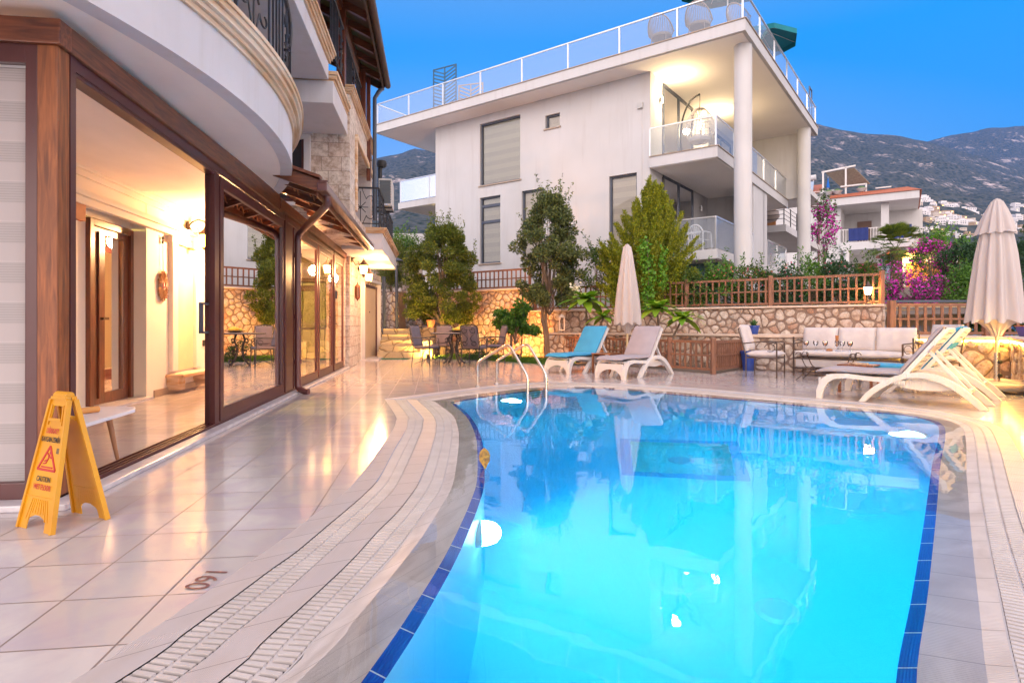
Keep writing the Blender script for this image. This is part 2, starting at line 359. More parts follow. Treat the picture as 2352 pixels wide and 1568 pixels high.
M_woodx = woodmat('varnished_beam_across', (.30,.09,.034), (.10,.025,.012), .4, 'x', bs=.3, coat=.2)
M_fence = woodmat('fence_timber', (.33,.15,.085), (.16,.065,.036), .6, 'z', bs=.3)
M_fencex = woodmat('fence_rail_timber', (.33,.15,.085), (.16,.065,.036), .6, 'x', bs=.3)
M_teak = woodmat('teak', (.36,.13,.05), (.17,.055,.02), .4, 'x', bs=.2, coat=.2)
M_door = woodmat('dark_door_timber', (.22,.055,.022), (.08,.02,.010), .3, 'z', bs=.2, coat=.4)
M_mould = mat('limestone_moulding', (.52,.28,.12), .8, var=(.74,.58,.44), sc=2.6, bs=.4, bsc=22, stretch=(1,.35,6), det=8)
M_marble = mat('marble_sill', (.60,.58,.60), .3, var=(.42,.38,.42), sc=7, det=8)
M_iron = mat('wrought_iron', (.030,.034,.045), .45, .4, var=(.05,.045,.05), sc=20)
M_ironb = mat('bronze_iron', (.10,.065,.05), .45, .5, var=(.06,.04,.035), sc=14)
M_block = blockmat('split_stone_blocks', .46, .235, (.66,.52,.43), (.76,.67,.58), (.36,.28,.23))
M_rubble = stonemat('rubble_stone', 3.9, [(.50,.38,.30),(.60,.50,.42),(.68,.60,.52),(.55,.36,.26),(.66,.56,.48),(.58,.48,.40)], (.10,.06,.045), mw=.020, bs=1., stretch=(1,1,1.25))
def stonefacemat(name, cols):
    m, t, b = newmat(name); g = N(t, 'ShaderNodeNewGeometry'); r = ramp(t, [(i/(len(cols)-1), c) for i, c in enumerate(cols)]); lk(t, g.outputs['Random Per Island'], r.inputs[0])
    v = coords(t); n = N(t, 'ShaderNodeTexNoise', Scale=9, Detail=8, Roughness=.68); lk(t, v, n.inputs['Vector']); n2 = N(t, 'ShaderNodeTexNoise', Scale=34, Detail=6, Roughness=.7); lk(t, v, n2.inputs['Vector'])
    k = ramp(t, [(.40, (1.05,1.03,1.0)), (.58, (.80,.70,.62)), (.72, (.52,.36,.27))]); lk(t, n.outputs['Fac'], k.inputs[0]); k2 = ramp(t, [(.35, (1,1,1)), (.7, (.62,.58,.55))]); lk(t, n2.outputs['Fac'], k2.inputs[0])
    c = mixc(t, 1, mixc(t, 1, r.outputs[0], k.outputs[0], 'MULTIPLY'), k2.outputs[0], 'MULTIPLY'); lk(t, c, b.inputs['Base Color']); b.inputs['Roughness'].default_value = .9; b.inputs['Specular IOR Level'].default_value = .2
    bump(t, b, mth(t, 'MULTIPLY_ADD', n2.outputs['Fac'], .5, n.outputs['Fac']), .9, .03); return m
M_stone = stonefacemat('rubble_face', [(.60,.52,.46),(.68,.62,.57),(.54,.44,.37),(.72,.67,.62),(.58,.49,.42),(.64,.57,.53),(.50,.33,.25),(.70,.62,.55)])
M_mortar = mat('rough_mortar', (.26,.19,.15), .95, var=(.20,.13,.10), sc=7, bs=1, bsc=45)
M_cap = mat('wall_capping', (.60,.47,.38), .7, var=(.5,.38,.30), sc=6, bs=.3)
M_step = stonemat('step_stone', 1.9, [(.55,.42,.26),(.62,.50,.34),(.5,.37,.22)], (.25,.17,.09), mw=.015, bs=.7)
M_steel = mat('stainless_steel', (.72,.68,.62), .18, 1.0, var=(.62,.57,.5), sc=5)
M_alu = mat('brushed_aluminium', (.72,.72,.73), .3, .8)
M_anth = mat('anthracite_frame', (.07,.085,.12), .4, var=(.06,.07,.1))
M_resin = mat('white_resin', (.62,.59,.58), .42, var=(.58,.55,.54), sc=5)
M_rattan = None
M_cgrey = mat('grey_cushion_fabric', (.34,.30,.33), .9, var=(.30,.265,.29), sc=4, bs=.25, bsc=220)
M_cblue = mat('blue_cushion_fabric', (.045,.30,.52), .85, var=(.035,.24,.44), sc=3, bs=.25, bsc=220)
M_ccream = mat('cream_cushion_fabric', (.54,.49,.48), .9, var=(.46,.41,.41), sc=5, bs=.3, bsc=30)
M_canvas = mat('umbrella_canvas', (.48,.42,.40), .9, var=(.40,.34,.33), sc=2.5, bs=.35, bsc=14, stretch=(1,1,.25))
M_grass = leafmat('grass_blades', [(.05,.12,.01),(.09,.2,.02),(.06,.13,.015)])
M_soil = mat('garden_soil', (.10,.075,.055), .95, var=(.16,.11,.08), sc=9, bs=.8, bsc=30)
M_yellow = mat('yellow_plastic', (.66,.32,.012), .38, var=(.56,.25,.010), sc=5, bs=.06, bsc=60)
M_terra = mat('terracotta', (.45,.15,.07), .7, var=(.38,.12,.05), sc=8)
M_bluepot = mat('blue_glazed_pot', (.012,.05,.30), .25, var=(.01,.04,.2), sc=5, coat=.4)
M_wick = mat('wicker', (.34,.28,.25), .7, var=(.18,.14,.12), sc=60, bs=.8, bsc=90)
M_wwick = mat('pale_wicker', (.72,.66,.60), .7, var=(.5,.42,.36), sc=60, bs=.8, bsc=90)
M_teal = mat('teal_canvas', (.0,.20,.24), .8, var=(.0,.16,.2), sc=3)
M_black = mat('black_rubber', (.015,.015,.017), .6)
M_glass = glassmat('window_glass', (.98,.97,.95), 1.25, ior=1.5)
M_rail = glassmat('balustrade_glass', (.90,.96,.97), .9, ior=1.45, haze=.20, hazecol=(.62,.68,.80))  # pale diffuse share painted in for the bright sky's reflection
M_tint = glassmat('mirrored_window_glass', (.35,.38,.38), 6.0, ior=1.5, haze=.12, hazecol=(.6,.6,.6))
M_lampg = emis('lit_lamp_glass', (1, .50, .11), 24)
M_int = mat('warm_interior_plaster', (.86,.77,.66), .75, var=(.82,.73,.61), sc=.8, bs=.1, bsc=30)
M_redtile = mat('roof_tile', (.40,.12,.06), .8, var=(.28,.09,.05), sc=12, bs=.4)
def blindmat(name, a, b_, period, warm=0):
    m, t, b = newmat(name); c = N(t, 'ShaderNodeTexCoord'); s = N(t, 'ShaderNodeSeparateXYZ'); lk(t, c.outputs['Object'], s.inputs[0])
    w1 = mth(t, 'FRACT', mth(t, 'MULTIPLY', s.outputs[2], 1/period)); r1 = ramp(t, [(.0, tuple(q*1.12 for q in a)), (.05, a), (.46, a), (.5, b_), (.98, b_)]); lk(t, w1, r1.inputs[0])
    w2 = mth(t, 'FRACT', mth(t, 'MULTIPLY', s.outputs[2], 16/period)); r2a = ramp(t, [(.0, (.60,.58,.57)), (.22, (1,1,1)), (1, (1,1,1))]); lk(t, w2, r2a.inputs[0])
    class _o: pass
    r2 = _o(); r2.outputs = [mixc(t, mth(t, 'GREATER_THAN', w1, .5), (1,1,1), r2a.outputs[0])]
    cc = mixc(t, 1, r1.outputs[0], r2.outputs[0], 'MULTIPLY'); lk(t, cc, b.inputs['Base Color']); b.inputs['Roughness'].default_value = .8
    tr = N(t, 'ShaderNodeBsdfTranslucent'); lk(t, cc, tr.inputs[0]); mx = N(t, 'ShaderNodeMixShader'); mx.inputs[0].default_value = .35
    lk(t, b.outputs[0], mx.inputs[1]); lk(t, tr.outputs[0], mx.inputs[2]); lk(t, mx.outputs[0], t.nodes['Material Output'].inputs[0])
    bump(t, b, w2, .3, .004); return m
M_blind = blindmat('pleated_blind', (.62,.58,.58), (.56,.53,.53), .215)
M_blind2 = blindmat('pale_blind', (.90,.86,.78), (.84,.80,.74), .34)

# ------------------------------------------------------------- pool outline, world metres on the deck plane
def px(L, z=0): return [G(x, y, z) for x, y in L]
lip = px([(1034,919),(1117,906),(1210,894.5),(1264,889.5),(1364,888.5),(1441,892.5),(1568,903.5),(1734,917),(1868,929.5),(1955,937.6),(2039,943.5),(2102,950.7),(2149,961.6),(2167.6,972.6),(2171.6,985),(2170,1008),(2164.5,1035),(2159.8,1063),(2149.7,1178),(2131,1348),(2104.7,1567)])
lip += [Vector((.80,1.1,0)), Vector((.52,.55,0)), Vector((.2,.1,0)), Vector((-.15,-.05,0)), Vector((-.45,.15,0)), Vector((-.55,.6,0)), Vector((-.50,1.15,0))]
lipL = px([(808,1568),(925,1410),(1019,1265.7),(1060.6,1185.7),(1081.4,1138.8),(1094.4,1099.8),(1097,1060),(1096.3,1026.8),(1091.8,993),(1071,951.3),(1034,919)])
outR = px([(884,915.5),(1017,898.5),(1133,884.8),(1231,877.8),(1359,877),(1452,882),(1598,890.5),(1768,905.5),(1901,917.5),(2010,925),(2100,934),(2196.5,950),(2240,960),(2290,973.7),(2306,984),(2318,997),(2336.4,1028.8),(2352,1060)]) + [Vector((2.55,2.85,0)), Vector((1.85,1.85,0)), Vector((1.5,1.3,0)), Vector((1.2,.8,0)), Vector((.85,.2,0)), Vector((.4,-.4,0)), Vector((-.15,-.7,0))]
cD = px([(883.4,916),(908.2,953.9),(909,968),(903,985),(869,1034.6),(847,1066),(804,1118),(755.8,1157),(712.8,1187),(664.6,1224.8),(612.5,1262.6),(461.7,1367.7),(336.7,1453.3),(266.7,1493.3),(156.7,1567)])
cB1 = px([(905.6,916.5),(935.5,953.9),(936,968),(930.3,990.4),(904.3,1034.6),(870.4,1097),(833.9,1136),(794.9,1170),(749.3,1208),(680.2,1265.7),(620,1308),(530,1375),(406.7,1465),(271.7,1561.7)])
cB2 = px([(932.9,917.2),(969.4,956.5),(972,970),(970.7,982.5),(956.4,1019),(932.9,1071),(906.9,1120.6),(868,1161),(818.3,1210.5),(766.2,1258.7),(633,1378),(533,1458),(396.7,1567)])
cA1 = px([(957.7,918),(994.1,953.9),(1000.6,987.8),(987.6,1039.9),(964.2,1102.4),(932.9,1149.3),(904.3,1183),(869,1217),(826,1265),(783.3,1308.3),(696.7,1388.3),(603.3,1471.7),(500,1567)])
cA2 = px([(985,918.6),(1026.7,948.7),(1038.4,979.9),(1038.4,1003.4),(1031.9,1045),(1015,1115.4),(977.2,1172.7),(943.3,1219.6),(909.5,1263.9),(783.3,1401.7),(703.3,1485),(630,1565)])
for c, e in ((cD,[(-1.6,.3),(-1.5,-.9),(-.9,-1.55)]), (cB1,[(-1.42,.3),(-1.33,-.8),(-.8,-1.4)]), (cB2,[(-1.27,.3),(-1.17,-.7),(-.7,-1.25)]), (cA1,[(-1.13,.4),(-1.02,-.6),(-.6,-1.12)]), (cA2,[(-.98,.4),(-.85,-.5),(-.5,-.95)])):
    c += [Vector((*q, 0)) for q in e]
NL = 150
lipLL = [Vector((-.15,-.05,0)), Vector((-.45,.15,0)), Vector((-.55,.6,0)), Vector((-.5,1.15,0))] + lipL
LL = resample(smooth_curve(list(reversed(lipLL)), 5), NL)                # from the corner towards the camera
CD, CB1, CB2, CA1, CA2 = [resample(smooth_curve(c, 5), NL) for c in (cD, cB1, cB2, cA1, cA2)]
lipR = lip[:25]
# the far and right coping: paired points, then fractions between lip and outer edge
NR = 200
LR = resample(smooth_curve(lipR, 5), NR); OR = resample(smooth_curve(outR, 5), NR)
# pair by nearest travel: blend arclength pairing with nearest-point pairing
def nearest_mono(A, B):
    out = []; j = 0
    for i, a in enumerate(A):
        best = min(range(j, min(len(B), j+14)), key=lambda k: (B[k]-a).length_squared) if i else 0
        j = best; out.append(B[j])
    out[-1] = B[-1]
    return resample_keep(out)
def resample_keep(P):
    Q = [P[0]]
    n = len(P)
    for i in range(1, n-1): Q.append(sum((P[min(max(i+k, 0), n-1)] for k in range(-3, 4)), Vector())/7)
    return Q + [P[-1]]
OR = nearest_mono(LR, resample(smooth_curve(outR, 5), NR*4//3))
def frac(t): return [a.lerp(b, t) for a, b in zip(LR, OR)]
R1, R2 = frac(.44), frac(.76)
def uvstrip(name, A, B, m, za=0., zb=0., parent=None, **tg):
    """ribbon between two curves with metre UVs: u along, v across"""
    A = [Vector((p.x, p.y, za)) for p in A]; B = [Vector((p.x, p.y, zb)) for p in B]
    mb = MB().strip(A, B); me = bpy.data.meshes.new(name); me.from_pydata(mb.v, [], mb.f); me.materials.append(m)
    L = [0.]
    for i in range(len(A)-1): L.append(L[-1] + ((A[i+1]+B[i+1])/2-(A[i]+B[i])/2).length)
    uv = me.uv_layers.new(name='UVMap'); n = len(A)
    for li, l in enumerate(me.loops):
        i = l.vertex_index; uv.data[li].uv = (L[i % n], 0.01 if i < n else .01+(B[i % n]-A[i % n]).length)
    for p in me.polygons: p.use_smooth = True
    bm = bmesh.new(); bm.from_mesh(me)
    bmesh.ops.recalc_face_normals(bm, faces=bm.faces)
    if sum(f.normal.z for f in bm.faces) < 0: bmesh.ops.reverse_faces(bm, faces=bm.faces)
    bm.to_mesh(me); bm.free()
    o = bpy.data.objects.new(name, me); COL.objects.link(o); o.parent = parent; tag(o, **tg); return o
ZW = -.018
st = dict(kind='structure')
pool = thing('pool_edge', None, None); pool['kind'] = 'structure'
uvstrip('coping_tiles', CD, CB1, M_band, 0, 0, pool); uvstrip('coping_tiles', CB2, CA1, M_band, 0, 0, pool)
uvstrip('beach_tiles', CA2, LL, M_beach, -.006, -.048, pool); uvstrip('beach_tiles', R1, LR, M_beach, -.006, -.048, pool)
uvstrip('coping_tiles', OR, R2, M_band, 0, 0, pool)
# lip + basin walls + floor
loop = LR + list(reversed(LL))[1:-1]
loop = resample(loop + [loop[0]], 361)[:-1]; n = len(loop)
cen = sum(loop, Vector())/n
inw = []
for i, p in enumerate(loop):
    t = (loop[(i+1) % n]-loop[i-1]).normalized(); q = Vector((-t.y, t.x, 0)); inw.append(q)
sgn = 1 if sum((cen-p).dot(q) for p, q in zip(loop, inw)) > 0 else -1
li = [p + q*sgn*.048 for p, q in zip(loop, inw)]
uvstrip('lip_tiles', loop+[loop[0]], li+[li[0]], M_lip, -.048, -.085, pool)
def mosaic():
    m, t, b = newmat('pool_mosaic'); c = N(t, 'ShaderNodeTexCoord'); s = N(t, 'ShaderNodeSeparateXYZ'); lk(t, c.outputs['Object'], s.inputs[0])
    mpp = N(t, 'ShaderNodeMapping'); mpp.inputs['Rotation'].default_value = (0,0,-TH); lk(t, c.outputs['Object'], mpp.inputs[0])
    s2 = N(t, 'ShaderNodeSeparateXYZ'); lk(t, mpp.outputs[0], s2.inputs[0])
    def g(o, w): return mth(t, 'LESS_THAN', mth(t, 'FRACT', mth(t, 'MULTIPLY', o, 1/w)), .03)
    gg = mth(t, 'MAXIMUM', mth(t, 'MAXIMUM', g(s2.outputs[0], .245), g(s2.outputs[1], .245)), g(s.outputs[2], .122))
    lk(t, mixc(t, gg, (.48,.88,.94), (.42,.82,.90)), b.inputs['Base Color']); b.inputs['Roughness'].default_value = .3; return m
M_mos = mosaic()
ZF = -1.5
tri = geometry.tessellate_polygon([[Vector((p.x,p.y,0)) for p in li]])
bas = MB(); bas.add([(p.x,p.y,-.085) for p in li]+[(p.x,p.y,ZF) for p in li], [(i,(i+1)%n,n+(i+1)%n,n+i) for i in range(n)])
# floor with a square sump
sq = [Vector(p) for p in ((1.12,5.55,0),(2.0,5.35,0),(2.32,6.45,0),(1.30,6.62,0))]
holes = [[Vector((p.x,p.y,0)) for p in li], sq]
tri = geometry.tessellate_polygon(holes); allp = [(p.x,p.y,ZF) for p in li]+[(p.x,p.y,ZF) for p in sq]
bas.add(allp, [tuple(f) for f in tri]); bas.build('pool_basin', M_mos, None, kind='structure')
sm = MB(); sm.add([(p.x,p.y,ZF) for p in sq]+[(p.x,p.y,ZF-.12) for p in sq], [(i,(i+1)%4,4+(i+1)%4,4+i) for i in range(4)]+[(4,5,6,7)])
sm.build('pool_sump', mat('green_mosaic', (.42,.90,.72), .4), None, kind='structure')
bd = MB(); cs = sum(sq, Vector())/4
M_band2 = mat('mid_blue_mosaic', (.12,.44,.66), .35)
o_ = [cs+(p-cs)*1.22 for p in sq]; i_ = [cs+(p-cs)*1.0 for p in sq]
bd.add([(p.x,p.y,ZF+.004) for p in o_]+[(p.x,p.y,ZF+.004) for p in i_], [(i,(i+1)%4,4+(i+1)%4,4+i) for i in range(4)])
bd.build('pool_floor_border', M_band2, None, kind='structure')
dr = MB(); dr.lathe([(.0,.012),(.10,.012),(.13,0)], (cs.x,cs.y,ZF-.12), 20); dr.build('floor_drain', M_resin, None, label='round drain cover in the sunken square of the pool floor', cat='drain')
dr = MB(); dr.lathe([(.0,.012),(.09,.012),(.12,0)], (1.47,3.33,ZF), 20); dr.build('floor_drain', M_resin, None, label='small pale round drain cover on the bright pool floor', cat='drain')
# water: closed body out to the beach edge
wl = [a for a in frac(.43)] ; wl2 = [a.lerp(b, .99) for a, b in zip(LL, CA2)]
wloop = wl + list(reversed(wl2))[1:-1]
wloop = [Vector((p.x,p.y,0)) for p in wloop]; m_ = len(wloop)
tri = geometry.tessellate_polygon([wloop])
wt = MB(); wt.add([(p.x,p.y,ZW) for p in wloop], [tuple(f) for f in tri])
def watermat():
    m, t, b = newmat('pool_water'); b.inputs['Base Color'].default_value = (1,1,1,1); b.inputs['Roughness'].default_value = 0
    b.inputs['IOR'].default_value = 1.333; b.inputs['Transmission Weight'].default_value = 1
    v = coords(t, (1,1,1)); n = N(t, 'ShaderNodeTexNoise', Scale=2.4, Detail=2); lk(t, v, n.inputs['Vector']); n2 = N(t, 'ShaderNodeTexNoise', Scale=9, Detail=2); lk(t, v, n2.inputs['Vector'])
    h = mth(t, 'MULTIPLY_ADD', n2.outputs['Fac'], .12, n.outputs['Fac']); bump(t, b, h, .16, .012)
    va = N(t, 'ShaderNodeVolumeAbsorption'); va.inputs['Color'].default_value = (.0,.80,.99,1); va.inputs['Density'].default_value = 1.0
    vs = N(t, 'ShaderNodeVolumeScatter'); vs.inputs['Color'].default_value = (.12,.86,1,1); vs.inputs['Density'].default_value = .22
    ad = N(t, 'ShaderNodeAddShader'); lk(t, va.outputs[0], ad.inputs[0]); lk(t, vs.outputs[0], ad.inputs[1])
    lk(t, ad.outputs[0], t.nodes['Material Output'].inputs['Volume']); return m
M_water = watermat()
wo = wt.build('pool_water', M_water, None, kind='structure')
if wo.data.polygons[0].normal.z < 0: wo.data.flip_normals()
# real drain grates: two rows of slats with a rib between, over a dark channel
def grate(A, B, pitch, label=None, name='drain_grate'):
    A = resample(A, 400); B = nearest_mono(A, resample(B, 520)) if len(B) == NL else resample(B, 400)
    ch = MB().strip([Vector((p.x,p.y,-.022)) for p in A], [Vector((p.x,p.y,-.022)) for p in B])
    L = [0.]
    for i in range(len(A)-1): L.append(L[-1] + ((A[i+1]+B[i+1])/2-(A[i]+B[i])/2).length)
    k = int(L[-1]/pitch); a2 = []; j = 0; sl = MB()
    for q in range(k):
        t = (q+.5)*pitch
        while L[j+1] < t: j += 1
        f = (t-L[j])/(L[j+1]-L[j]); a = A[j].lerp(A[j+1], f); b = B[j].lerp(B[j+1], f); w = pitch*.27
        for u0, u1 in ((.04,.46),(.54,.96)):
            sl.beam(a.lerp(b,u0)+Vector((0,0,-.006)), a.lerp(b,u1)+Vector((0,0,-.006)), w*2, .011)
    for u in (.0, .5, 1.0):
        C = [a.lerp(b, min(max(u,.012),.988)) for a, b in zip(A, B)]
        for p, q in zip(C, C[1:]): sl.beam(p+Vector((0,0,-.010)), q+Vector((0,0,-.010)), .012 if u == .5 else .006, .008)
    o = sl.build(name, M_grate, None, kind='structure'); c = ch.build('drain_channel', M_chan, o); return o
grate(CB1, CB2, .031); grate(CA1, CA2, .031); grate(R2, R1, .031)
# deck sheet with the pool cut out
hole = OR + list(reversed(CD))
hole = [Vector((p.x,p.y,0)) for p in hole]
back = [Vector((*p,0)) for p in [(-30,-26),(16,-26),(16,9.0),(8.4,10.6),(5.6,12.6),(5.1,13.2),(3.98,11.8),(3.4,12.7),(2.6,14.3),(1.3,14.2),(.7,14.93),(-.7,16.49),(-2.2,17.3),(-3.2,18.6),(-6,19.5),(-30,19.5)]]  # unseen paving behind the camera added to bounce light up
tri = geometry.tessellate_polygon([back, hole]); ap = [(p.x,p.y,0) for p in back+hole]
dk = MB(); dk.add(ap, [tuple(f) for f in tri]); d_ = dk.build('pool_deck', M_deck, None, kind='structure')
# deck thickness edge towards the beds, ground sheets
M_land = mat('dry_ground', (.16,.13,.10), .95, var=(.10,.11,.06), sc=.12, bs=.5, bsc=3)
gr = MB(); gr.add([(-400,-200,-1.9),(400,-200,-1.9),(400,11,-1.9),(-400,11,-1.9)], [(0,1,2,3)]); gr.build('ground', M_land, None, kind='structure')
so_ = MB(); so_.add([(-12,11,-.03),(9,9.5,-.03),(9,24,-.03),(-12,24,-.03)], [(0,1,2,3)]); so_.build('garden_bed', M_soil, None, kind='structure')
# depth mark painted on the deck
txt = bpy.data.curves.new('depth_mark', 'FONT'); txt.body = '160'; txt.size = .125; txt.extrude = .0; txt.align_x = 'CENTER'; txt.align_y = 'CENTER'
to = bpy.data.objects.new('depth_mark', txt); COL.objects.link(to)
dg = bpy.context.evaluated_depsgraph_get(); me = bpy.data.meshes.new_from_object(to.evaluated_get(dg)); bpy.data.objects.remove(to)
to = bpy.data.objects.new('depth_mark', me); COL.objects.link(to); me.materials.clear(); me.materials.append(mat('faded_red_paint', (.22,.09,.08), .5))
gp = G(473,1330); to.location = (gp.x, gp.y, .0035); to.rotation_euler = (0,0,R(-94)); tag(to, kind='structure')
# ============================================================= THE VILLA (local: x out towards the pool, y along the facade, z up)
V = thing('villa', 'pale villa with maroon framed glass sunroom under a curved balcony', 'house', (-2.40, 3.07, 0), TH)
def P(name, mb, m, parent=V, **k): return mb.build(name, m, parent, **k)
# --- sunroom shell
P('marble_sill', MB().box(-5,.11,-.0,.13,0,.035).box(.0,.11,.13,10.5,0,.032), M_marble, bevel=.008)
tr = MB().box(-.14,-.005,.23,10.5,.001,.03)
for x in (-.125,-.085,-.045,-.012): tr.box(x-.006,x+.006,.23,10.5,.03,.05)
P('door_track', tr, M_maroon)
P('corner_post', MB().box(-.100,.0,.125,.232,.04,2.44), M_wood, bevel=.006)
P('front_beam', MB().box(-5,.022,.105,.22,2.44,2.575), M_woodx, bevel=.006)
P('side_beam', MB().add([(-.14,.22,2.44),(.02,.22,2.44),(.02,4.7,2.44),(-.14,4.7,2.44),(-.14,.22,2.578),(.02,.22,2.578),(.02,4.7,2.66),(-.14,4.7,2.66)], [(0,3,2,1),(4,5,6,7),(0,1,5,4),(1,2,6,5),(2,3,7,6),(3,0,4,7)]), M_woody, bevel=.006)
P('canopy_beam', MB().box(-.12,.03,4.7,10.6,2.46,2.60), M_woody)
# front shutter opening
P('front_window_frame', MB().box(-.158,-.101,.13,.21,.035,2.44).box(-5,-.158,.13,.21,2.34,2.44).box(-5,-.158,.13,.21,.035,.12), M_maroon, bevel=.004)
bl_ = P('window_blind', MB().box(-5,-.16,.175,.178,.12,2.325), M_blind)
P('blind_rail', MB().box(-5,-.16,.165,.19,2.325,2.338), M_alu)
# side frames
P('top_track', MB().box(-.14,-.004,.232,10.5,2.37,2.44).box(-.10,-.012,.29,2.55,2.345,2.37), M_maroon, bevel=.003)
P('jamb', MB().box(-.10,.004,.234,.285,.035,2.44), M_maroon)
P('jamb', MB().box(-.11,-.07,2.50,2.56,.04,2.37).box(-.06,-.01,2.47,2.58,.04,2.37), M_maroon, bevel=.004)
def pane(y0, y1, x=-.01, st=.085, bot=.12, top=.10, name='glass_door'):
    f = MB().box(x-.04,x,y0,y0+st,.05,2.36).box(x-.04,x,y1-st,y1,.05,2.36).box(x-.04,x,y0+st,y1-st,.05,.05+bot).box(x-.04,x,y0+st,y1-st,2.36-top,2.36)
    o = P(name, f, M_maroon, bevel=.004)
    g = MB().add([(x-.02,y0+st,.05+bot),(x-.02,y1-st,.05+bot),(x-.02,y1-st,2.36-top),(x-.02,y0+st,2.36-top)], [(0,1,2,3)])
    g.build('glass_pane', M_glass, o); return o
p1 = pane(2.62, 5.05)
MB().box(-.11,-.08,2.36,2.39,.88,1.16).box(-.10,-.07,2.36,2.50,1.14,1.16).box(-.10,-.07,2.36,2.50,.88,.90).build('handle', M_anth, p1)
P('frame_post', MB().box(-.13,.0,5.08,5.22,.035,2.44).box(-.12,-.02,5.24,5.60,.035,2.44), M_maroon, bevel=.004)
pane(5.62, 7.42); pane(7.52, 9.02); p4_ = pane(9.18, 10.42)
P('frame_post', MB().box(-.10,.01,9.04,9.16,.035,2.44), M_maroon)
MB().box(-.01,.03,9.20,9.25,.98,1.0).box(.015,.03,9.20,9.32,.98,1.0).build('handle', M_anth, p4_)
MB().box(-.005,.03,9.19,9.27,1.5,1.66).build('door_lock', M_anth, p4_)
# interior walls, ceiling, doorway
iw = MB().box(-1.84,-1.72,5.0,9.6,0,2.68).box(-1.84,-1.72,.0,3.35,0,2.68).box(-2.02,-1.92,3.0,4.0,0,2.68).box(-2.02,-1.84,5.0,5.08,0,2.68).box(-2.02,-1.92,4.0,5.0,2.2,2.68).box(-1.92,-1.725,3.35,5.0,2.36,2.68)
P('interior_wall', iw, M_int)
P('ceiling', MB().box(-5,-.14,.12,14,2.68,2.72), M_int)
P('cornice', MB().box(-1.72,-1.66,.12,9.6,2.60,2.675).box(-1.72,-1.69,.12,9.6,2.53,2.60).box(-1.72,-1.60,.1,9.6,2.30,2.36).box(-1.72,-1.64,.1,9.6,2.22,2.30), M_int, bevel=.008)
P('skirting', MB().box(-1.72,-1.705,5.2,9.6,0,.09), mat('skirting_tile', (.42,.30,.22), .3))
P('pilaster', MB().box(-1.72,-1.66,3.10,3.34,.0,2.22), M_int, bevel=.01)
P('threshold', MB().box(-2.2,-1.62,3.9,4.98,.0,.03), M_marble)
P('cavity_wall', MB().box(-5.2,-5.0,.0,14,-.01,2.7).box(-5.2,-1.74,-.02,.0,0,2.7), M_int)
P('bedroom_wall', MB().box(-5,-1.9,6.6,6.7,0,2.68), mat('yellow_room_plaster', (.78,.66,.22), .8))
dr = thing('interior_door', None, None); dr.parent = V
MB().box(-1.98,-1.87,4.0,4.08,.03,2.18).box(-1.98,-1.87,4.92,4.998,.03,2.18).box(-1.98,-1.87,4.08,4.92,2.10,2.18).build('door_frame', M_door, dr, bevel=.008)
MB().box(-1.95,-1.90,4.09,4.36,.03,2.10).box(-1.95,-1.90,4.80,4.91,.03,2.10).box(-1.95,-1.90,4.36,4.80,.03,.16).box(-1.95,-1.90,4.36,4.80,2.02,2.10).box(-1.90,-1.88,4.20,4.23,.1,2.05).build('door_leaf', M_door, dr, bevel=.008)
MB().box(-1.89,-1.85,4.24,4.36,1.02,1.05).build('handle', M_ironb, dr)
MB().add([(-1.93,4.36,.16),(-1.93,4.80,.16),(-1.93,4.80,2.02),(-1.93,4.36,2.02)], [(0,1,2,3)]).build('glass_pane', M_glass, dr)
cb = MB().box(-4.9,-3.6,5.7,6.5,.0,1.3).box(-3.55,-2.9,5.9,6.55,0,.65); P('bedroom_cupboard', cb, M_cream, bevel=.01)
# niche with shelf
P('niche_frame', MB().box(-1.72,-1.66,5.66,5.84,.3,2.22).box(-1.72,-1.66,6.50,6.68,.3,2.22).box(-1.72,-1.64,5.60,6.74,2.12,2.215), M_int, bevel=.012)
P('niche_back', MB().box(-1.719,-1.712,5.84,6.50,.3,2.12), mat('niche_plaster', (.74,.66,.40), .7))
P('niche_shelf', MB().box(-1.72,-1.48,5.55,6.80,.22,.27).box(-1.72,-1.52,5.60,5.72,.05,.22).box(-1.72,-1.52,6.55,6.67,.05,.22).box(-1.72,-1.56,5.58,5.75,.12,.22).box(-1.72,-1.56,6.52,6.70,.12,.22), M_mould, bevel=.012)
P('wall_socket', MB().box(-1.72,-1.70,6.90,6.98,.62,.72), M_black, bevel=.004)
P('ceiling_rail', MB().box(-.50,-.42,1.25,3.45,2.63,2.678).box(-.48,-.44,1.25,3.45,2.615,2.63), M_alu, bevel=.004)
P('distribution_box', MB().box(-1.72,-1.66,3.30,3.52,2.05,2.34), M_terra, bevel=.005)
# kitchen end
P('end_wall', MB().box(-5,.0,13.6,13.7,0,2.72).box(-1.9,-1.8,9.6,13.6,0,2.72), M_int)
kc = MB(); 
for i, x in enumerate((-2.6,-2.02,-1.44,-.86)): kc.box(x,x+.56,13.0,13.58,.1,.85).box(x,x+.56,13.05,13.58,.90,2.08)
for x in (-2.6,-2.02,-1.44,-.86): kc.box(x+.05,x+.5,12.985,13.0,.95,2.0).box(x+.04,x+.5,12.985,13.0,.16,.45).box(x+.04,x+.5,12.985,13.0,.48,.8)
P('kitchen_cupboards', kc, mat('pale_green_lacquer', (.52,.56,.26), .35), bevel=.008)
P('kitchen_trim', MB().box(-2.7,-.2,12.95,13.6,2.1,2.2).box(-1.62,-1.1,12.97,12.99,1.86,2.0), M_door)
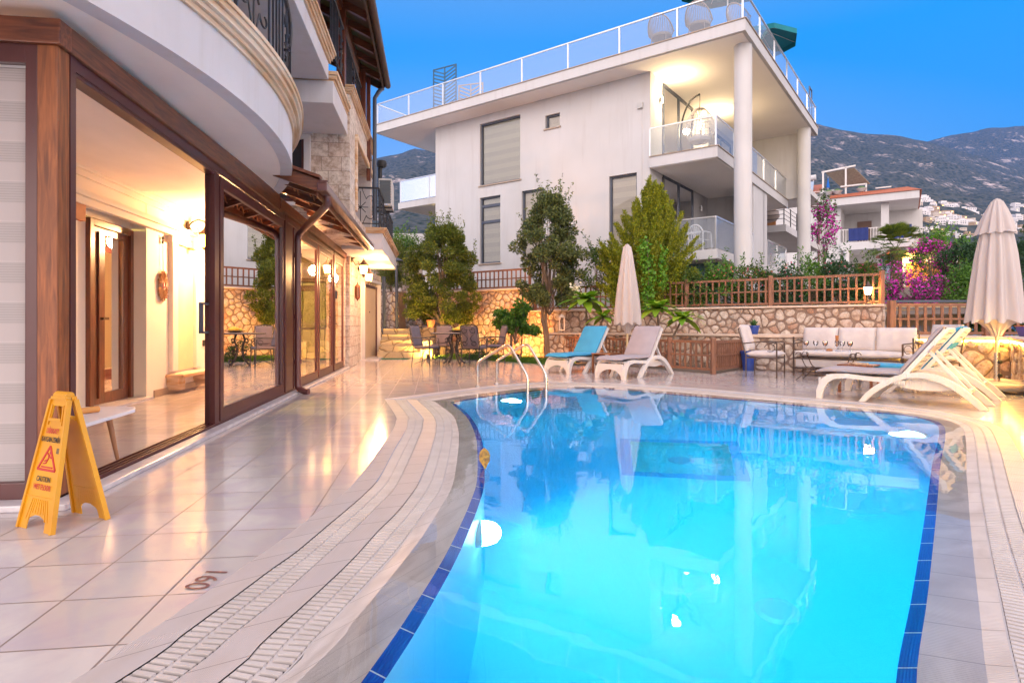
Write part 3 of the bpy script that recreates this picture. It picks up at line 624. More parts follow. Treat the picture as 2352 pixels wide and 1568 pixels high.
# --- exterior wall past the sunroom
P('entrance_wall', MB().box(-.4,.0,10.5,10.62,0,2.5).box(-.4,.10,10.62,12.0,0,2.52).box(-.4,-.02,12.0,13.5,0,2.52), M_block)
P('door_wall', MB().prism([(-.4,13.5),(-.03,13.5),(.005,13.72),(-.4,13.72)],0,2.5).prism([(-.4,13.72),(.005,13.72),(.245,15.36),(-.4,15.36)],2.14,2.5).prism([(-.4,15.36),(.245,15.36),(.33,15.95),(-.4,15.95)],0,2.5), M_block)
P('door_surround', MB().beam((.03,13.66,0),(.03,13.66,2.2),.1,.14,(1,0,0)).beam((.30,15.42,0),(.30,15.42,2.2),.1,.14,(1,0,0)).beam((.02,13.55,2.24),(.31,15.52,2.24),.16,.09), M_cream, bevel=.012)
d0 = P('entrance_door', MB().beam((-.02,13.80,1.04),(.20,15.30,1.04),.05,2.02), mat('tan_steel_door', (.60,.45,.30), .4, var=(.55,.40,.26)), bevel=.005)
MB().beam((.015,13.76,0),(.015,13.76,2.1),.05,.05,(1,0,0)).beam((.245,15.33,0),(.245,15.33,2.1),.05,.05,(1,0,0)).beam((.015,13.76,2.09),(.245,15.33,2.09),.06,.05).build('door_frame', M_maroon, d0)
MB().lathe([(0,0),(.02,0),(.02,.02),(0,.02)], (.12,14.55,1.35), 8, 'x').build('spyhole', M_ironb, d0)
P('door_step', MB().box(-.1,.50,13.4,15.7,.0,.03), M_marble)
P('rain_pipe', MB().tube([(.42,16.0,0),(.42,16.0,2.5)], .05), M_anth)
te = MB()
for x_ in (.62,.42,.22):
    te.tube([(x_, 3.74+i*.026, 2.600+(.70-x_)*.325-.045+.038*math.sin(i*.026/.235*2*math.pi)) for i in range(200)], .011, 4)
P('tile_edges', te, mat('tile_edge', (.42,.15,.06), .7), smooth=2)
# --- canopy of barrel tiles
ct = MB(); ns = 150; 
for zz in (0, -.018):
    A_ = []; B_ = []
    for i in range(ns+1):
        s_ = 3.72 + (8.93-3.72)*i/ns; w_ = .035*math.sin((s_-3.72)/.235*2*math.pi)
        A_.append((.70, s_, 2.60+w_+zz)); B_.append((-.10, s_, 2.86+w_+zz))
    ct.strip(A_, B_)
P('canopy_tiles', ct, mat('weathered_tile', (.16,.055,.035), .75, var=(.09,.03,.02), sc=9, bs=.5), smooth=2)
P('canopy_verge', MB().beam((-.1,3.68,2.80),(.70,3.68,2.53),.06,.13).beam((-.1,3.66,2.89),(.72,3.66,2.62),.14,.035), M_woodx, bevel=.006)
rf = MB()
for s_ in np.arange(4.1, 8.9, .8): P('canopy_rafter', MB().beam((0,s_,2.74),(.66,s_,2.52),.05,.07), M_woodx)

P('gutter', MB().beam((.735,3.62,2.52),(.735,8.95,2.53),.11,.095).beam((.70,3.62,2.575),(.80,3.62,2.575),.02,.01), M_pipe, bevel=.015)
P('eaves_board', MB().beam((.665,3.7,2.49),(.665,8.93,2.50),.02,.14), M_woody)
dp = smooth_curve([(.73,3.95,2.50),(.73,3.98,2.42),(.66,4.15,2.36),(.22,5.15,2.27),(.11,5.33,2.19),(.10,5.35,2.05)], 6) + [(.10,5.35,.25)] + smooth_curve([(.10,5.35,.2),(.11,5.34,.09),(.20,5.30,.04),(.26,5.28,.035)], 5)
P('downpipe', MB().tube(dp, .044, 12), M_pipe, smooth=True)
for z_ in (.42,1.05,1.9): P('pipe_collar', MB().lathe([(.052,0),(.052,.06)], (.10,5.35,z_), 12), M_pipe)
# --- first floor: bow balcony
ARC = []
for i in range(81):
    s_ = -3.2 + i*(4.75+3.2)/80; x_ = .61 - (5.7-math.sqrt(max(5.7**2-(s_-2.12)**2, 0))); ARC.append((x_, s_))
def off(o): 
    out = []
    for x_, s_ in ARC:
        d_ = Vector((x_+5.09, s_-2.12)).normalized(); out.append((x_+d_.x*o, s_+d_.y*o))
    return out
def slab(o, z0, z1, name, m, inner=-1.2, **k):
    poly = off(o) + [(inner, 4.75), (inner, -3.2)]; return P(name, MB().prism(poly, z0, z1), m, **k)
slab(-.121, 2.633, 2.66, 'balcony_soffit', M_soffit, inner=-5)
fa = MB(); a0 = off(0); fa.strip([(x,y,2.64) for x,y in a0], [(x,y,2.98) for x,y in a0]); 
fa = MB(); z_lv = [2.63, 2.98]; fa.prism(off(.0)+[(x,y) for x,y in reversed(off(-.12))], 2.63, 2.98); P('balcony_fascia', fa, M_cream, smooth=True)
P('balcony_slab', MB().prism(off(-.13)+[(-1.2,4.6),(-1.2,-3.2)], 2.70, 3.10), M_cream)
mo = MB()
for o0, z0, z1 in ((.02,2.982,3.02),(.045,3.022,3.055),(.075,3.057,3.10),(.10,3.102,3.14),(.115,3.142,3.175)): mo.prism(off(o0)+[(x,y) for x,y in reversed(off(-.12))], z0, z1)
P('balcony_moulding', mo, M_mould, smooth=True)
def railing(pts, z0, h, name, spacing=.115, medal=None, parent=V, mt=M_iron):
    """wrought iron: posts, bars, top and bottom rails, scroll panels"""
    Q = [Vector((p[0], p[1], 0)) for p in pts]; L = [0.]
    for a, b in zip(Q, Q[1:]): L.append(L[-1]+(b-a).length)
    def at(t):
        t = min(max(t,0),L[-1]-1e-6); j = 0
        while L[j+1] < t: j += 1
        return Q[j].lerp(Q[j+1], (t-L[j])/(L[j+1]-L[j])), (Q[j+1]-Q[j]).normalized()
    r = MB(); r.tube([(p.x,p.y,z0+h) for p in Q], .022, 6); r.tube([(p.x,p.y,z0+.10) for p in Q], .012, 4)
    o = r.build(name, mt, parent); b = MB(); sc = MB(); k = 0; t = 0.
    while t < L[-1]:
        p, d = at(t)
        inm = medal and any(m0-.33 < t < m0+.33 for m0 in medal)
        if not inm: b.beam((p.x,p.y,z0+.02),(p.x,p.y,z0+h),.016,.016)
        t += spacing
    for m0 in (medal or []):
        c, d = at(m0); zc = z0+h*.52
        def Q2(u, v): return Vector((c.x+d.x*u, c.y+d.y*u, zc+v))
        for a in range(8):
            an = a*math.pi/4; rr = .15 if a % 2 else .33
            if a % 4 == 0: rr = .16
            sc.tube([Q2(0,0), Q2(rr*math.cos(an), rr*math.sin(an))], .009, 5)
        for sx in (-1,1):
            for sy in (-1,1):
                sp_ = []
                for q in range(15):
                    an = q/14*4.4; ra = .10*(1-q/14*.72); sp_.append(Q2(sx*(.20+ra*math.cos(an)*-1+.02), sy*(.17+ra*math.sin(an)*.9)))
                sc.tube(sp_, .009, 5); sc.tube([Q2(sx*.12, sy*.17), Q2(sx*.05, sy*.33), Q2(sx*.03, sy*.40)], .008, 5)
        for sx in (-1,1): b.beam(Q2(sx*.33,-h*.5),Q2(sx*.33,h*.47),.016,.016)
        sc.lathe([(0,-.03),(.04,0),(0,.03)], tuple(Q2(0,0)), 8)
    b.build('bars', mt, o)
    if sc.v: sc.build('scrollwork', mt, o)
    return o
railing(off(-.02), 3.17, .93, 'balcony_railing', .118, medal=[4.85, 6.35, 7.5])
P('upper_wall', MB().box(-6,-1.2,-3.2,6.9,2.72,6.3), M_cream)
P('balcony_door', MB().box(-1.2,-1.17,.5,2.3,3.15,5.3).box(-1.2,-1.17,3.4,5.1,3.15,5.3), M_anth)
# --- second floor slab and mouldings
P('upper_balcony_slab', MB().box(-1.2,.50,-3,5.45,4.44,4.68), M_cream, bevel=.01)
mo = MB()
for i in range(4): mo.box(-1.2,.505+.022*(i+1),-3,5.455+.022*(i+1),4.682+i*.045,4.722+i*.045)
P('upper_moulding', mo, M_mould)
P('bracket_beam', MB().box(-1.2,.56,5.47,6.9,4.12,4.436), M_cream, bevel=.008)
mo = MB()
for i in range(3): mo.box(-1.2,.565+.025*i,5.56-.02*i,6.9,4.44+i*.055,4.49+i*.055)
P('bracket_moulding', mo, M_mould)
railing([(.40,-3),(.40,5.3)], 4.86, .95, 'upper_railing', .13, medal=[3.6,5.4,7.2])
railing([(.50,5.6),(.50,9.9)], 4.92, .92, 'upper_railing', .13, medal=[1.0,2.6,3.8])
# --- stone block
sb = MB().box(-3,.59,6.95,7.75,2.68,4.82).box(-3,.59,7.75,10.5,4.25,4.82).box(-3,.59,10.3,10.6,2.68,4.82).box(-3,.0,7.75,10.3,2.68,4.25).box(-3,.59,7.75,10.3,2.6,2.95)
P('stone_block', sb, M_block)
mo = MB()
for i in range(4): mo.box(-3,.60+.02*(i+1),6.94-.02*(i+1),10.62,4.822+i*.032,4.85+i*.032)
P('stone_cornice', mo, M_mould)
P('loggia_moulding', MB().box(.59,.63,7.62,7.75,3.0,4.28).box(.59,.65,7.62,10.4,4.25,4.36), M_mould, bevel=.012)
P('loggia_wall', MB().box(-.02,.0,7.75,10.3,2.95,4.25).box(.0,.585,10.28,10.3,2.95,4.25), M_cream)
# window beside the balcony in the stone face
P('window_surround', MB().box(-.14,-.04,6.88,6.95,2.98,4.02).box(-.95,-.04,6.88,6.95,4.02,4.10).box(-.95,.0,6.86,6.95,4.10,4.16).box(-.95,-.02,6.86,6.95,2.92,2.98), M_cream, bevel=.008)
fr = P('window_frame', MB().box(-.90,-.14,6.92,6.945,3.0,3.05).box(-.90,-.14,6.92,6.945,3.2,3.25).box(-.18,-.14,6.92,6.945,3.0,4.02), M_maroon)
MB().box(-.90,-.18,6.94,6.945,3.05,4.02).build('pane', mat('dark_glass', (.03,.03,.04), .05, spec=.8), fr)
# small far balcony
P('rear_balcony_slab', MB().box(.10,.93,9.35,13.8,2.52,2.86), M_cream, bevel=.008)
mo = MB()
for i in range(4): mo.box(.05,.935+.02*(i+1),9.34-.012*(i+1),13.85,2.862+i*.03,2.888+i*.03)
P('rear_balcony_moulding', mo, M_mould)
railing([(.02,9.45),(.84,9.45),(.84,13.7)], 2.98, .84, 'rear_balcony_railing', .11, medal=[.45,1.6,2.6,3.6])
# --- main roof with eaves, rafters, posts
rf = MB()
rf.add([(.93,-4,6.16),(.93,9.92,6.16),(-3.6,9.92,8.3),(-3.6,-4,8.3),(.93,-4,6.22),(.93,9.92,6.22),(-3.6,9.92,8.36),(-3.6,-4,8.36)], [(0,3,2,1),(4,5,6,7),(0,1,5,4),(1,2,6,5),(2,3,7,6),(3,0,4,7)])
P('main_roof', rf, mat('mossy_roof_boards', (.10,.045,.03), .85, var=(.09,.10,.03), sc=1.6, stretch=(1,.5,1)))
rt = MB()
for s_ in np.arange(-3.8, 9.9, .36): rt.tube([(1.0,s_,6.22),(-3.6,s_,8.40)], .085, 7)
P('roof_tiles', rt, M_redtile, smooth=True)
rr_ = MB()
for s_ in np.arange(-3.6, 9.8, .62): rr_.beam((.88,s_,6.12),(-3.4,s_,8.16),.08,.13)
P('roof_rafters', rr_, M_woodx)
P('eaves_gutter', MB().tube([(.99,-4,6.16),(.99,9.96,6.16)], .065, 8).beam((.90,-4,6.12),(.90,9.94,6.12),.03,.14).beam((.93,9.93,6.13),(-3.5,9.93,8.2),.04,.2), mat('brown_gutter', (.10,.055,.04), .5), smooth=True)
P('roof_beam', MB().beam((.42,-4,6.24),(.42,9.9,6.24),.12,.2).beam((.42,9.8,6.2),(-1,9.8,6.2),.1,.16), M_woody)
for x, y in ((.36,5.15),(.46,6.9),(.52,9.35)): P('roof_post', MB().box(x-.07,x+.07,y-.07,y+.07,4.9,6.2), M_door, bevel=.008)
P('roof_post', MB().box(.58,.66,9.55,9.63,4.0,6.16), M_door)
P('rain_pipe', MB().tube([(.90,9.85,6.1),(.80,9.8,5.95),(.73,9.75,5.8),(.73,9.75,3.2)], .045, 8), M_anth, smooth=True)
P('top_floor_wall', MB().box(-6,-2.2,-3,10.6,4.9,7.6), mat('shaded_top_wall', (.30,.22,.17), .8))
spz = [(.0,10.65-.0,4.9)]; sc_ = MB(); q_ = []
for i in range(24):
    an = i/23*5.2; ra = .30*(1-i/23*.8); q_.append((.60+.0, 10.0+ra*math.cos(an), 4.6+ra*math.sin(an)-.0))
P('iron_scroll', sc_.tube(q_, .012, 5), M_iron)
# --- wall lanterns (each a thing hung on the wall)
def lantern(name, label, loc, rz, sc=1., power=25, group='lit wall lanterns', col=(1,.52,.22)):
    t = thing(name, label, 'lantern', loc, rz, group)
    MB().lathe([(0,-.01),(.05,0),(.06,.015),(.02,.03),(0,.035)], (0,0,0), 12, 'x').tube([(.02,0,0),(.06,0,.05),(.14,0,.09),(.22,0,.06),(.24,0,.02)], .011, 6).tube([(.03,0,-.02),(.08,0,-.10),(.15,0,-.08),(.13,0,-.03)], .008, 5).build('bracket', M_ironb, t)
    MB().lathe([(.004,.04),(.012,.0),(.03,-.02),(.035,-.04),(.10,-.10),(.105,-.115),(.07,-.12)], (.24,0,0), 8).build('cap', M_ironb, t)
    MB().lathe([(.078,-.122),(.080,-.13),(.058,-.27),(.05,-.275)], (.24,0,0), 8).build('lamp_glass', M_lampg, t, smooth=True)
    MB().lathe([(.055,-.278),(.06,-.29),(.03,-.31),(.012,-.34),(.004,-.36)], (.24,0,0), 8).build('finial', M_ironb, t)
    light(name+'_light', (.50,0,-.22), power, col, .12, t)
    t.scale = (sc,)*3; return t
def HL(x, y, z=0): v = Matrix.Rotation(TH, 4, 'Z') @ Vector((x,y,z)) + V.location; return v
lantern('wall_lantern', 'lit brass lantern on the sunroom inner wall beside the tall niche', HL(-1.72,6.30,2.46), TH, 1.15, 250)
lantern('wall_lantern', 'lit lantern on the stone wall between the sunroom and the entrance door', HL(.10,10.85,2.47), TH, 1.15, 70)
lantern('wall_lantern', 'lit lantern above the tan entrance door under the small balcony', HL(.00,12.9,2.45), TH, 1.15, 70)
lantern('wall_lantern', 'lit lantern inside the sunroom seen through the second glass panel', HL(-1.72,8.7,2.35), TH, 1.1, 260)
light('bedroom_bulb', HL(-3.2,4.9,2.2), 520, (1,.80,.20), .1); light('kitchen_bulb', HL(-2.4,12.2,2.4), 150, (1,.68,.25), .12)
# unlit moorish lantern on the stone pier
t = thing('hanging_lantern', 'unlit copper filigree lantern fixed to the stone pier by the entrance', 'lantern', HL(.17,11.4,1.80), TH)
MB().lathe([(.004,.20),(.012,.17),(.02,.14),(.06,.10),(.065,.08)], (0,0,0), 8).lathe([(.06,-.16),(.055,-.19),(.02,-.22),(.004,-.26)], (0,0,0), 8).build('cap', mat('copper_lantern_metal', (.20,.06,.03), .5, .4), t)
MB().lathe([(.045,.08),(.05,-.16)], (0,0,0), 8).build('lamp_glass', mat('smoked_glass', (.12,.07,.05), .2), t)
cg = MB()
for k in range(8): cg.tube([(.058*math.cos(k*.785),.058*math.sin(k*.785),.09),(.058*math.cos(k*.785),.058*math.sin(k*.785),-.17)], .006, 4)
cg.build('cage', mat('copper_bars', (.22,.07,.035), .5, .4), t)
# macrame hanging
t = thing('wall_hanging', 'round raffia wall hanging with a red centre and beaded ring', 'wall hanging', HL(-1.715,5.42,1.50), TH)
mb = MB(); rnd = random.Random(3)
for k in range(230):
    a = rnd.uniform(0, 6.283); r0 = .05; r1 = rnd.uniform(.14,.20); ex = 1.15 if abs(math.sin(a)) > .6 else 1
    mb.beam((.01+rnd.uniform(0,.02), r0*math.cos(a), r0*math.sin(a)), (.015+rnd.uniform(0,.02), r1*math.cos(a+.05)*.85, r1*math.sin(a+.05)*ex), .007, .003)
mb.build('raffia_fringe', mat('raffia', (.45,.25,.12), .9, var=(.3,.14,.06), sc=30), t)
MB().lathe([(.0,.04),(.035,.035),(.04,.02)], (0,0,0), 14, 'x').build('centre', mat('red_stone', (.35,.03,.02), .4), t)
MB().lathe([(.045,.02),(.055,.04),(.065,.02)], (0,0,0), 16, 'x').build('beaded_ring', M_mould, t)
MB().tube([(.02,0,.18),(.02,0,.55)], .005, 4).lathe([(.0,-.06),(.02,-.03),(.012,0),(.02,.03),(.004,.06)], (.02,0,.62), 7).build('cord', M_iron, t)
# air conditioner on the far wall
t = thing('air_conditioner', 'white outdoor air conditioner unit high on the villa wall', 'air conditioner', HL(.72,10.75,3.72), TH)
MB().box(0,.30,0,.78,0,.62).build('housing', M_white, t, bevel=.012)
gmb = MB()
for k in range(9): gmb.box(.02,.28,-.012,-.002,.06+k*.06,.085+k*.06)
gmb.box(.03,.27,-.004,-.001,.05,.58).build('grille', mat('grey_grille', (.10,.12,.14), .5), t)
MB().box(-.2,.3,.1,.13,-.05,-.01).box(-.2,.3,.6,.63,-.05,-.01).build('bracket', M_iron, t)
t = thing('water_cylinder', 'black cylinder bracket unit above the air conditioner', 'pipe fitting', HL(.74,10.9,4.55), TH)
MB().tube([(0,0,-.6),(0,0,.05),(.05,.05,.12)], .05, 8).lathe([(0,0),(.10,.01),(.12,.08),(.10,.15),(0,.16)], (.04,0,.08), 12).build('canister', M_black, t, smooth=True)
# white bench table inside with a rolled brochure
t = thing('low_table', 'white topped low table with tapered wooden legs just inside the open door', 'table', (-2.90, 3.95, 0), R(9))
MB().prism([(-.27,-.55),(.25,-.55),(.27,-.53),(.27,.28),(.22,.40),(.10,.46),(-.12,.46),(-.27,.42)], .335, .36).build('table_top', mat('white_laminate', (.78,.76,.80), .3), t, bevel=.006)
for x, y in ((.15,.16),(-.17,.2),(.15,-.4),(-.17,-.4)):
    MB().tube([(x,y,.335),(x*1.25,y*1.35,.0)], [.020,.011], 10).build('leg', mat('beech_leg', (.42,.20,.10), .5), t, smooth=True)
t = thing('paint_roller', 'small orange and white roller tube lying on the white table', 'roller', (-2.86,4.03,.382), R(70))
MB().lathe([(0,-.085),(.021,-.085),(.021,.085),(0,.085)], (0,0,0), 14, 'x').build('sleeve', mat('orange_sleeve', (.75,.33,.08), .5), t, smooth=True)
MB().lathe([(0,-.09),(.014,-.09),(.014,-.08)], (0,0,0), 10, 'x').build('end_cap', M_black, t)
t = MB().box(-.14,.10,-.09,.09,0,.006); t.build('brochure', mat('printed_paper', (.72,.55,.50), .6, var=(.78,.74,.74), sc=8), None, label='pinkish printed brochure lying flat on the white table', cat='brochure').location = (-2.90,3.86,.361)
# ============================================================= WHITE NEIGHBOUR HOUSE (local: x to the right terrace side, y away, z up)
WR = -math.atan2(.588, .809)
B = thing('modern_house', 'large white modern house with glass balustrades and round columns', 'house', (6.25, 16.1, 0), WR)
def Q(name, mb, m, parent=B, **k): return mb.build(name, m, parent, **k)
def WL(x, y, z=0): return Matrix.Rotation(WR, 4, 'Z') @ Vector((x,y,z)) + Vector((6.25,16.1,0))
M_copal = mat('stone_edge_trim', (.42,.33,.26), .7)
Q('roof_slab', MB().box(-14.7,0,0,11.05,8.87,9.19), M_white, bevel=.01)
Q('slab_edging', MB().box(-14.73,.03,-.03,.10,9.192,9.215).box(-.07,.03,.10,11.08,9.192,9.215).box(-14.73,-14.63,.10,11,9.192,9.215), M_copal)
# main wall with window recesses: built as pieces round the openings
ops = [(-9.92,-8.05,6.22,8.55),(-6.98,-6.39,7.80,8.27),(-9.92,-8.95,3.28,5.77),(-7.99,-7.03,3.4,5.77),(-4.52,-3.55,3.4,5.79)]
xs = sorted({-12.2,-3.12} | {o[0] for o in ops} | {o[1] for o in ops}); zs = sorted({0.4,8.868} | {o[2] for o in ops} | {o[3] for o in ops})
wv = MB()
for i in range(len(xs)-1):
    for j in range(len(zs)-1):
        cx = (xs[i]+xs[i+1])/2; cz = (zs[j]+zs[j+1])/2
        if any(o[0] < cx < o[1] and o[2] < cz < o[3] for o in ops): continue
        wv.add([(xs[i],.95,zs[j]),(xs[i+1],.95,zs[j]),(xs[i+1],.95,zs[j+1]),(xs[i],.95,zs[j+1])], [(0,1,2,3)])
for o in ops:
    x0,x1,z0,z1 = o
    for a,b in (((x0,z0),(x1,z0)),((x1,z0),(x1,z1)),((x1,z1),(x0,z1)),((x0,z1),(x0,z0))): wv.add([(a[0],.95,a[1]),(b[0],.95,b[1]),(b[0],1.2,b[1]),(a[0],1.2,a[1])], [(0,1,2,3)])
wv.add([(-12.2,.95,.4),(-12.2,.95,8.868),(-12.2,11,8.868),(-12.2,11,.4)], [(0,1,2,3)])
Q('front_wall', wv, M_white)
def window(x0,x1,z0,z1, bars=(), blind=M_blind2, y=1.09, fw=.055, glass=M_glass):
    f = MB().box(x0,x0+fw,y-.05,y+.05,z0,z1).box(x1-fw,x1,y-.05,y+.05,z0,z1).box(x0+fw,x1-fw,y-.05,y+.05,z0,z0+fw).box(x0+fw,x1-fw,y-.05,y+.05,z1-fw,z1)
    for b in bars: f.box(x0+fw,x1-fw,y-.05,y+.05,b-.05,b+.05)
    o = Q('window', f, M_anth)
    MB().add([(x0+fw,y,z0+fw),(x1-fw,y,z0+fw),(x1-fw,y,z1-fw),(x0+fw,y,z1-fw)], [(0,1,2,3)]).build('pane', glass, o)
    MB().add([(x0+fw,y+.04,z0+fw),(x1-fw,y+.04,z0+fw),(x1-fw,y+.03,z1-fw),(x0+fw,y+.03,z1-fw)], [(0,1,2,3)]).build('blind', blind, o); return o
M_sky_pane = glassmat('reflective_pane', (.9,.9,.86), 2.2, ior=1.5)
window(*ops[0], glass=M_sky_pane); window(*ops[1]); window(*ops[2], bars=(5.45,4.85), glass=M_sky_pane); window(*ops[3]); window(*ops[4])
Q('window_sill', MB().box(-7.03,-6.34,.90,1.04,7.755,7.798), M_copal)
Q('side_wall', MB().box(-3.3,-3.1,.96,10.4,.4,8.868), M_white)
# side doors with blinds
for o_x in ((-9.92,-8.05,6.22),(-9.92,-8.95,3.28),(-7.99,-7.03,3.4),(-4.52,-3.55,3.4)): Q('window_sill', MB().box(o_x[0]-.05,o_x[1]+.05,.90,1.04,o_x[2]-.045,o_x[2]-.002), M_copal)
def sidedoor(y0,y1,z0,z1,n):
    f = MB(); x = -3.085; w = (y1-y0)/n
    f.box(x-.03,x+.03,y0,y1,z1-.09,z1)
    for i in range(n+1): f.box(x-.03,x+.03,y0+w*i-.05,y0+w*i+.05,z0,z1-.09)
    o = Q('terrace_door', f, M_anth); MB().add([(x,y0,z0),(x,y1,z0),(x,y1,z1-.09),(x,y0,z1-.09)], [(0,1,2,3)]).build('pane', M_glass, o)
    MB().add([(x-.012,y0,z0),(x-.012,y1,z0),(x-.012,y1,z1-.09),(x-.012,y0,z1-.09)], [(0,1,2,3)]).build('blind', M_blind2, o)
sidedoor(1.95,4.7,6.2,8.80,2); sidedoor(1.95,4.7,3.2,5.85,2); sidedoor(6.6,9.4,6.2,8.6,2)
Q('inner_wall', MB().box(-3.1,-1.06,6.4,6.6,3.2,5.82), M_white); Q('inner_wall', MB().box(-3.1,-.4,10.2,10.4,6.2,8.85), M_white)
Q('middle_slab', MB().box(-3.1,-1.0,.86,10.3,5.84,6.16), M_white, bevel=.01)
Q('slab_edging', MB().box(-3.1,-.97,.83,.90,6.162,6.185).box(-1.05,-.97,.90,10.33,6.162,6.185), M_copal)
Q('lower_slab', MB().box(-3.1,-1.0,.86,5.0,2.90,3.18), M_white, bevel=.01)
Q('pier', MB().box(-1.65,-1.06,5.05,6.98,.5,5.84), M_white)
Q('lower_slab', MB().box(-3.1,-1.0,7.0,10.3,2.95,3.2), M_white)
Q('ground_floor_front', MB().box(-3.0,-1.3,1.9,2.1,.4,2.9), mat('teal_window_wall', (.12,.22,.25), .2))
M_lightened = mat('lightened_underside', (.86,.82,.80), .8, var=(.82,.78,.76), sc=1)  # added pale panels: brightness painted onto the shaded slab undersides
Q('roof_fill_panel', MB().box(-14.6,-.1,.1,10.95,8.855,8.869), M_lightened)
Q('balcony_fill_panel', MB().box(-3.05,-1.06,.9,10.2,5.825,5.839), M_lightened)
Q('balcony_fill_panel', MB().box(-3.05,-1.06,.9,4.9,2.885,2.899), M_lightened)
Q('column', MB().lathe([(.245,.4),(.245,8.856)], (-.30,.90,0), 32), M_white, smooth=True)
Q('column', MB().lathe([(.245,.4),(.245,8.87)], (-.30,9.75,0), 32), M_white, smooth=True)
def balustrade(pts, z0, h, posts, glass=M_rail, name='glass_balustrade', par=B):
    o = MB(); pr = MB(); g = MB()
    for a, b in zip(pts, pts[1:]): pr.beam((a[0],a[1],z0+h),(b[0],b[1],z0+h),.05,.035); g.add([(a[0],a[1],z0+.04),(b[0],b[1],z0+.04),(b[0],b[1],z0+h-.03),(a[0],a[1],z0+h-.03)], [(0,1,2,3)])
    h0 = pr.build(name, M_alu, par)
    for a, b in zip(pts, pts[1:]):
        L = math.hypot(b[0]-a[0], b[1]-a[1]); n = max(1, round(L/1.75))
        for i in range(n+1):
            f = i/n; x = a[0]+(b[0]-a[0])*f; y = a[1]+(b[1]-a[1])*f
            if i == n and b != pts[-1]: continue
            MB().beam((x,y,z0),(x,y,z0+h-.018),.045,.045,(1,0,0)).build('post', M_alu, h0)
    g.build('glass_panel', glass, h0); return h0
balustrade([(-14.62,4),(-14.62,.06),(-.08,.06),(-.08,10.95),(-3,10.95)], 9.216, .84, 0)
balustrade([(-3.1,.93),(-1.07,.93),(-1.07,10.25)], 6.186, .88, 0); balustrade([(-3.0,.93),(-1.07,.93),(-1.07,5.0)], 3.18, .95, 0); balustrade([(-1.07,7.05),(-1.07,10.25)], 3.2, .95, 0)
# left rear balconies
Q('rear_slab', MB().box(-16.0,-12.2,2.5,9,6.28,6.56), M_white, bevel=.01); balustrade([(-12.25,2.56),(-15.9,2.56),(-15.9,8)], 6.56, 1.0, 0)
Q('rear_column', MB().box(-13.9,-13.5,3.2,3.6,1,8.86), M_white)
Q('rear_lower_wall', MB().box(-15.6,-12.2,5.5,5.8,1,6.28), M_cream)
# roof structures: tiled low roof with solar panels, parapet block
Q('roof_house', MB().box(-13.5,-4.0,3.0,9.5,9.2,9.55), M_white)
rf = MB(); rf.add([(-13.8,2.5,9.58),(-3.8,2.5,9.58),(-5.5,6.2,11.0),(-12.3,6.2,11.0),(-3.8,9.9,9.58),(-13.8,9.9,9.58)], [(0,1,2,3),(3,2,4,5),(1,4,2),(0,3,5)])
Q('low_tiled_roof', rf, mat('pale_roof_tile', (.50,.40,.36), .8, var=(.4,.3,.27), sc=9, bs=.4))
rt = MB()
for i in range(48): rt.tube([(-13.8+i*.21,2.45,9.60),(-13.4+i*.195,4.0,10.18)], .07, 6)
Q('eaves_tiles', rt, mat('pinkish_roof_tile', (.50,.36,.32), .8), smooth=True)
Q('roof_gutter', MB().box(-13.9,-3.7,2.38,2.46,9.36,9.58).box(-13.9,-3.7,2.46,2.5,9.22,9.34), M_white)
for i, x in enumerate((-11.0,-9.0,-7.0)):
    o = Q('solar_panel', MB().add([(x,2.9,9.80),(x+1.75,2.9,9.80),(x+1.75,4.2,10.55),(x,4.2,10.55),(x,2.9,9.75),(x+1.75,2.9,9.75),(x+1.75,4.2,10.5),(x,4.2,10.5)], [(0,1,2,3),(7,6,5,4),(0,4,5,1),(1,5,6,2),(2,6,7,3),(3,7,4,0)]), mat('solar_glass', (.10,.10,.12), .25))
Q('parapet_block', MB().box(-3.9,-3.2,1.9,2.6,9.2,9.85), M_white, bevel=.01)
# things about the house
def slatscreen(name, label, x0, x1, y0, y1, z0, z1, m, g):
    t = thing(name, label, 'screen', WL(x0,y0,z0), WR, g); L = math.hypot(x1-x0, y1-y0); an = math.atan2(y1-y0, x1-x0); t.rotation_euler = (0,0,WR+an)
    h = z1-z0; f = MB().box(0,.04,-.02,.02,0,h).box(L-.04,L,-.02,.02,0,h).box(.04,L-.04,-.02,.02,0,.04).box(.04,L-.04,-.02,.02,h-.04,h).box(L/2-.02,L/2+.02,-.02,.02,.04,h-.04)
    f.build('frame', m, t); s = MB(); n = int(h/.14)
    for i in range(n):
        z = .08+i*.14
        if z+.22 < h: s.beam((.04,0,z+.2),(L/2-.02,0,z),.015,.05); s.beam((L-.04,0,z+.2),(L/2+.02,0,z),.015,.05)
    s.build('leaf_slats', m, t); return t
M_navy = mat('navy_metal', (.02,.09,.17), .5); M_gm = mat('greige_metal', (.36,.28,.24), .5)
slatscreen('lattice_screen', 'tall navy leaf pattern screen standing up above the terrace glass rail', -11.9, -10.8, .5, .62, 9.2, 10.95, M_navy, 'leaf pattern screens on the roof terrace')
slatscreen('lattice_screen', 'lower leaf pattern screen beside the navy one on the roof terrace', -10.7, -9.75, .62, .95, 9.2, 10.1, M_gm, 'leaf pattern screens on the roof terrace')
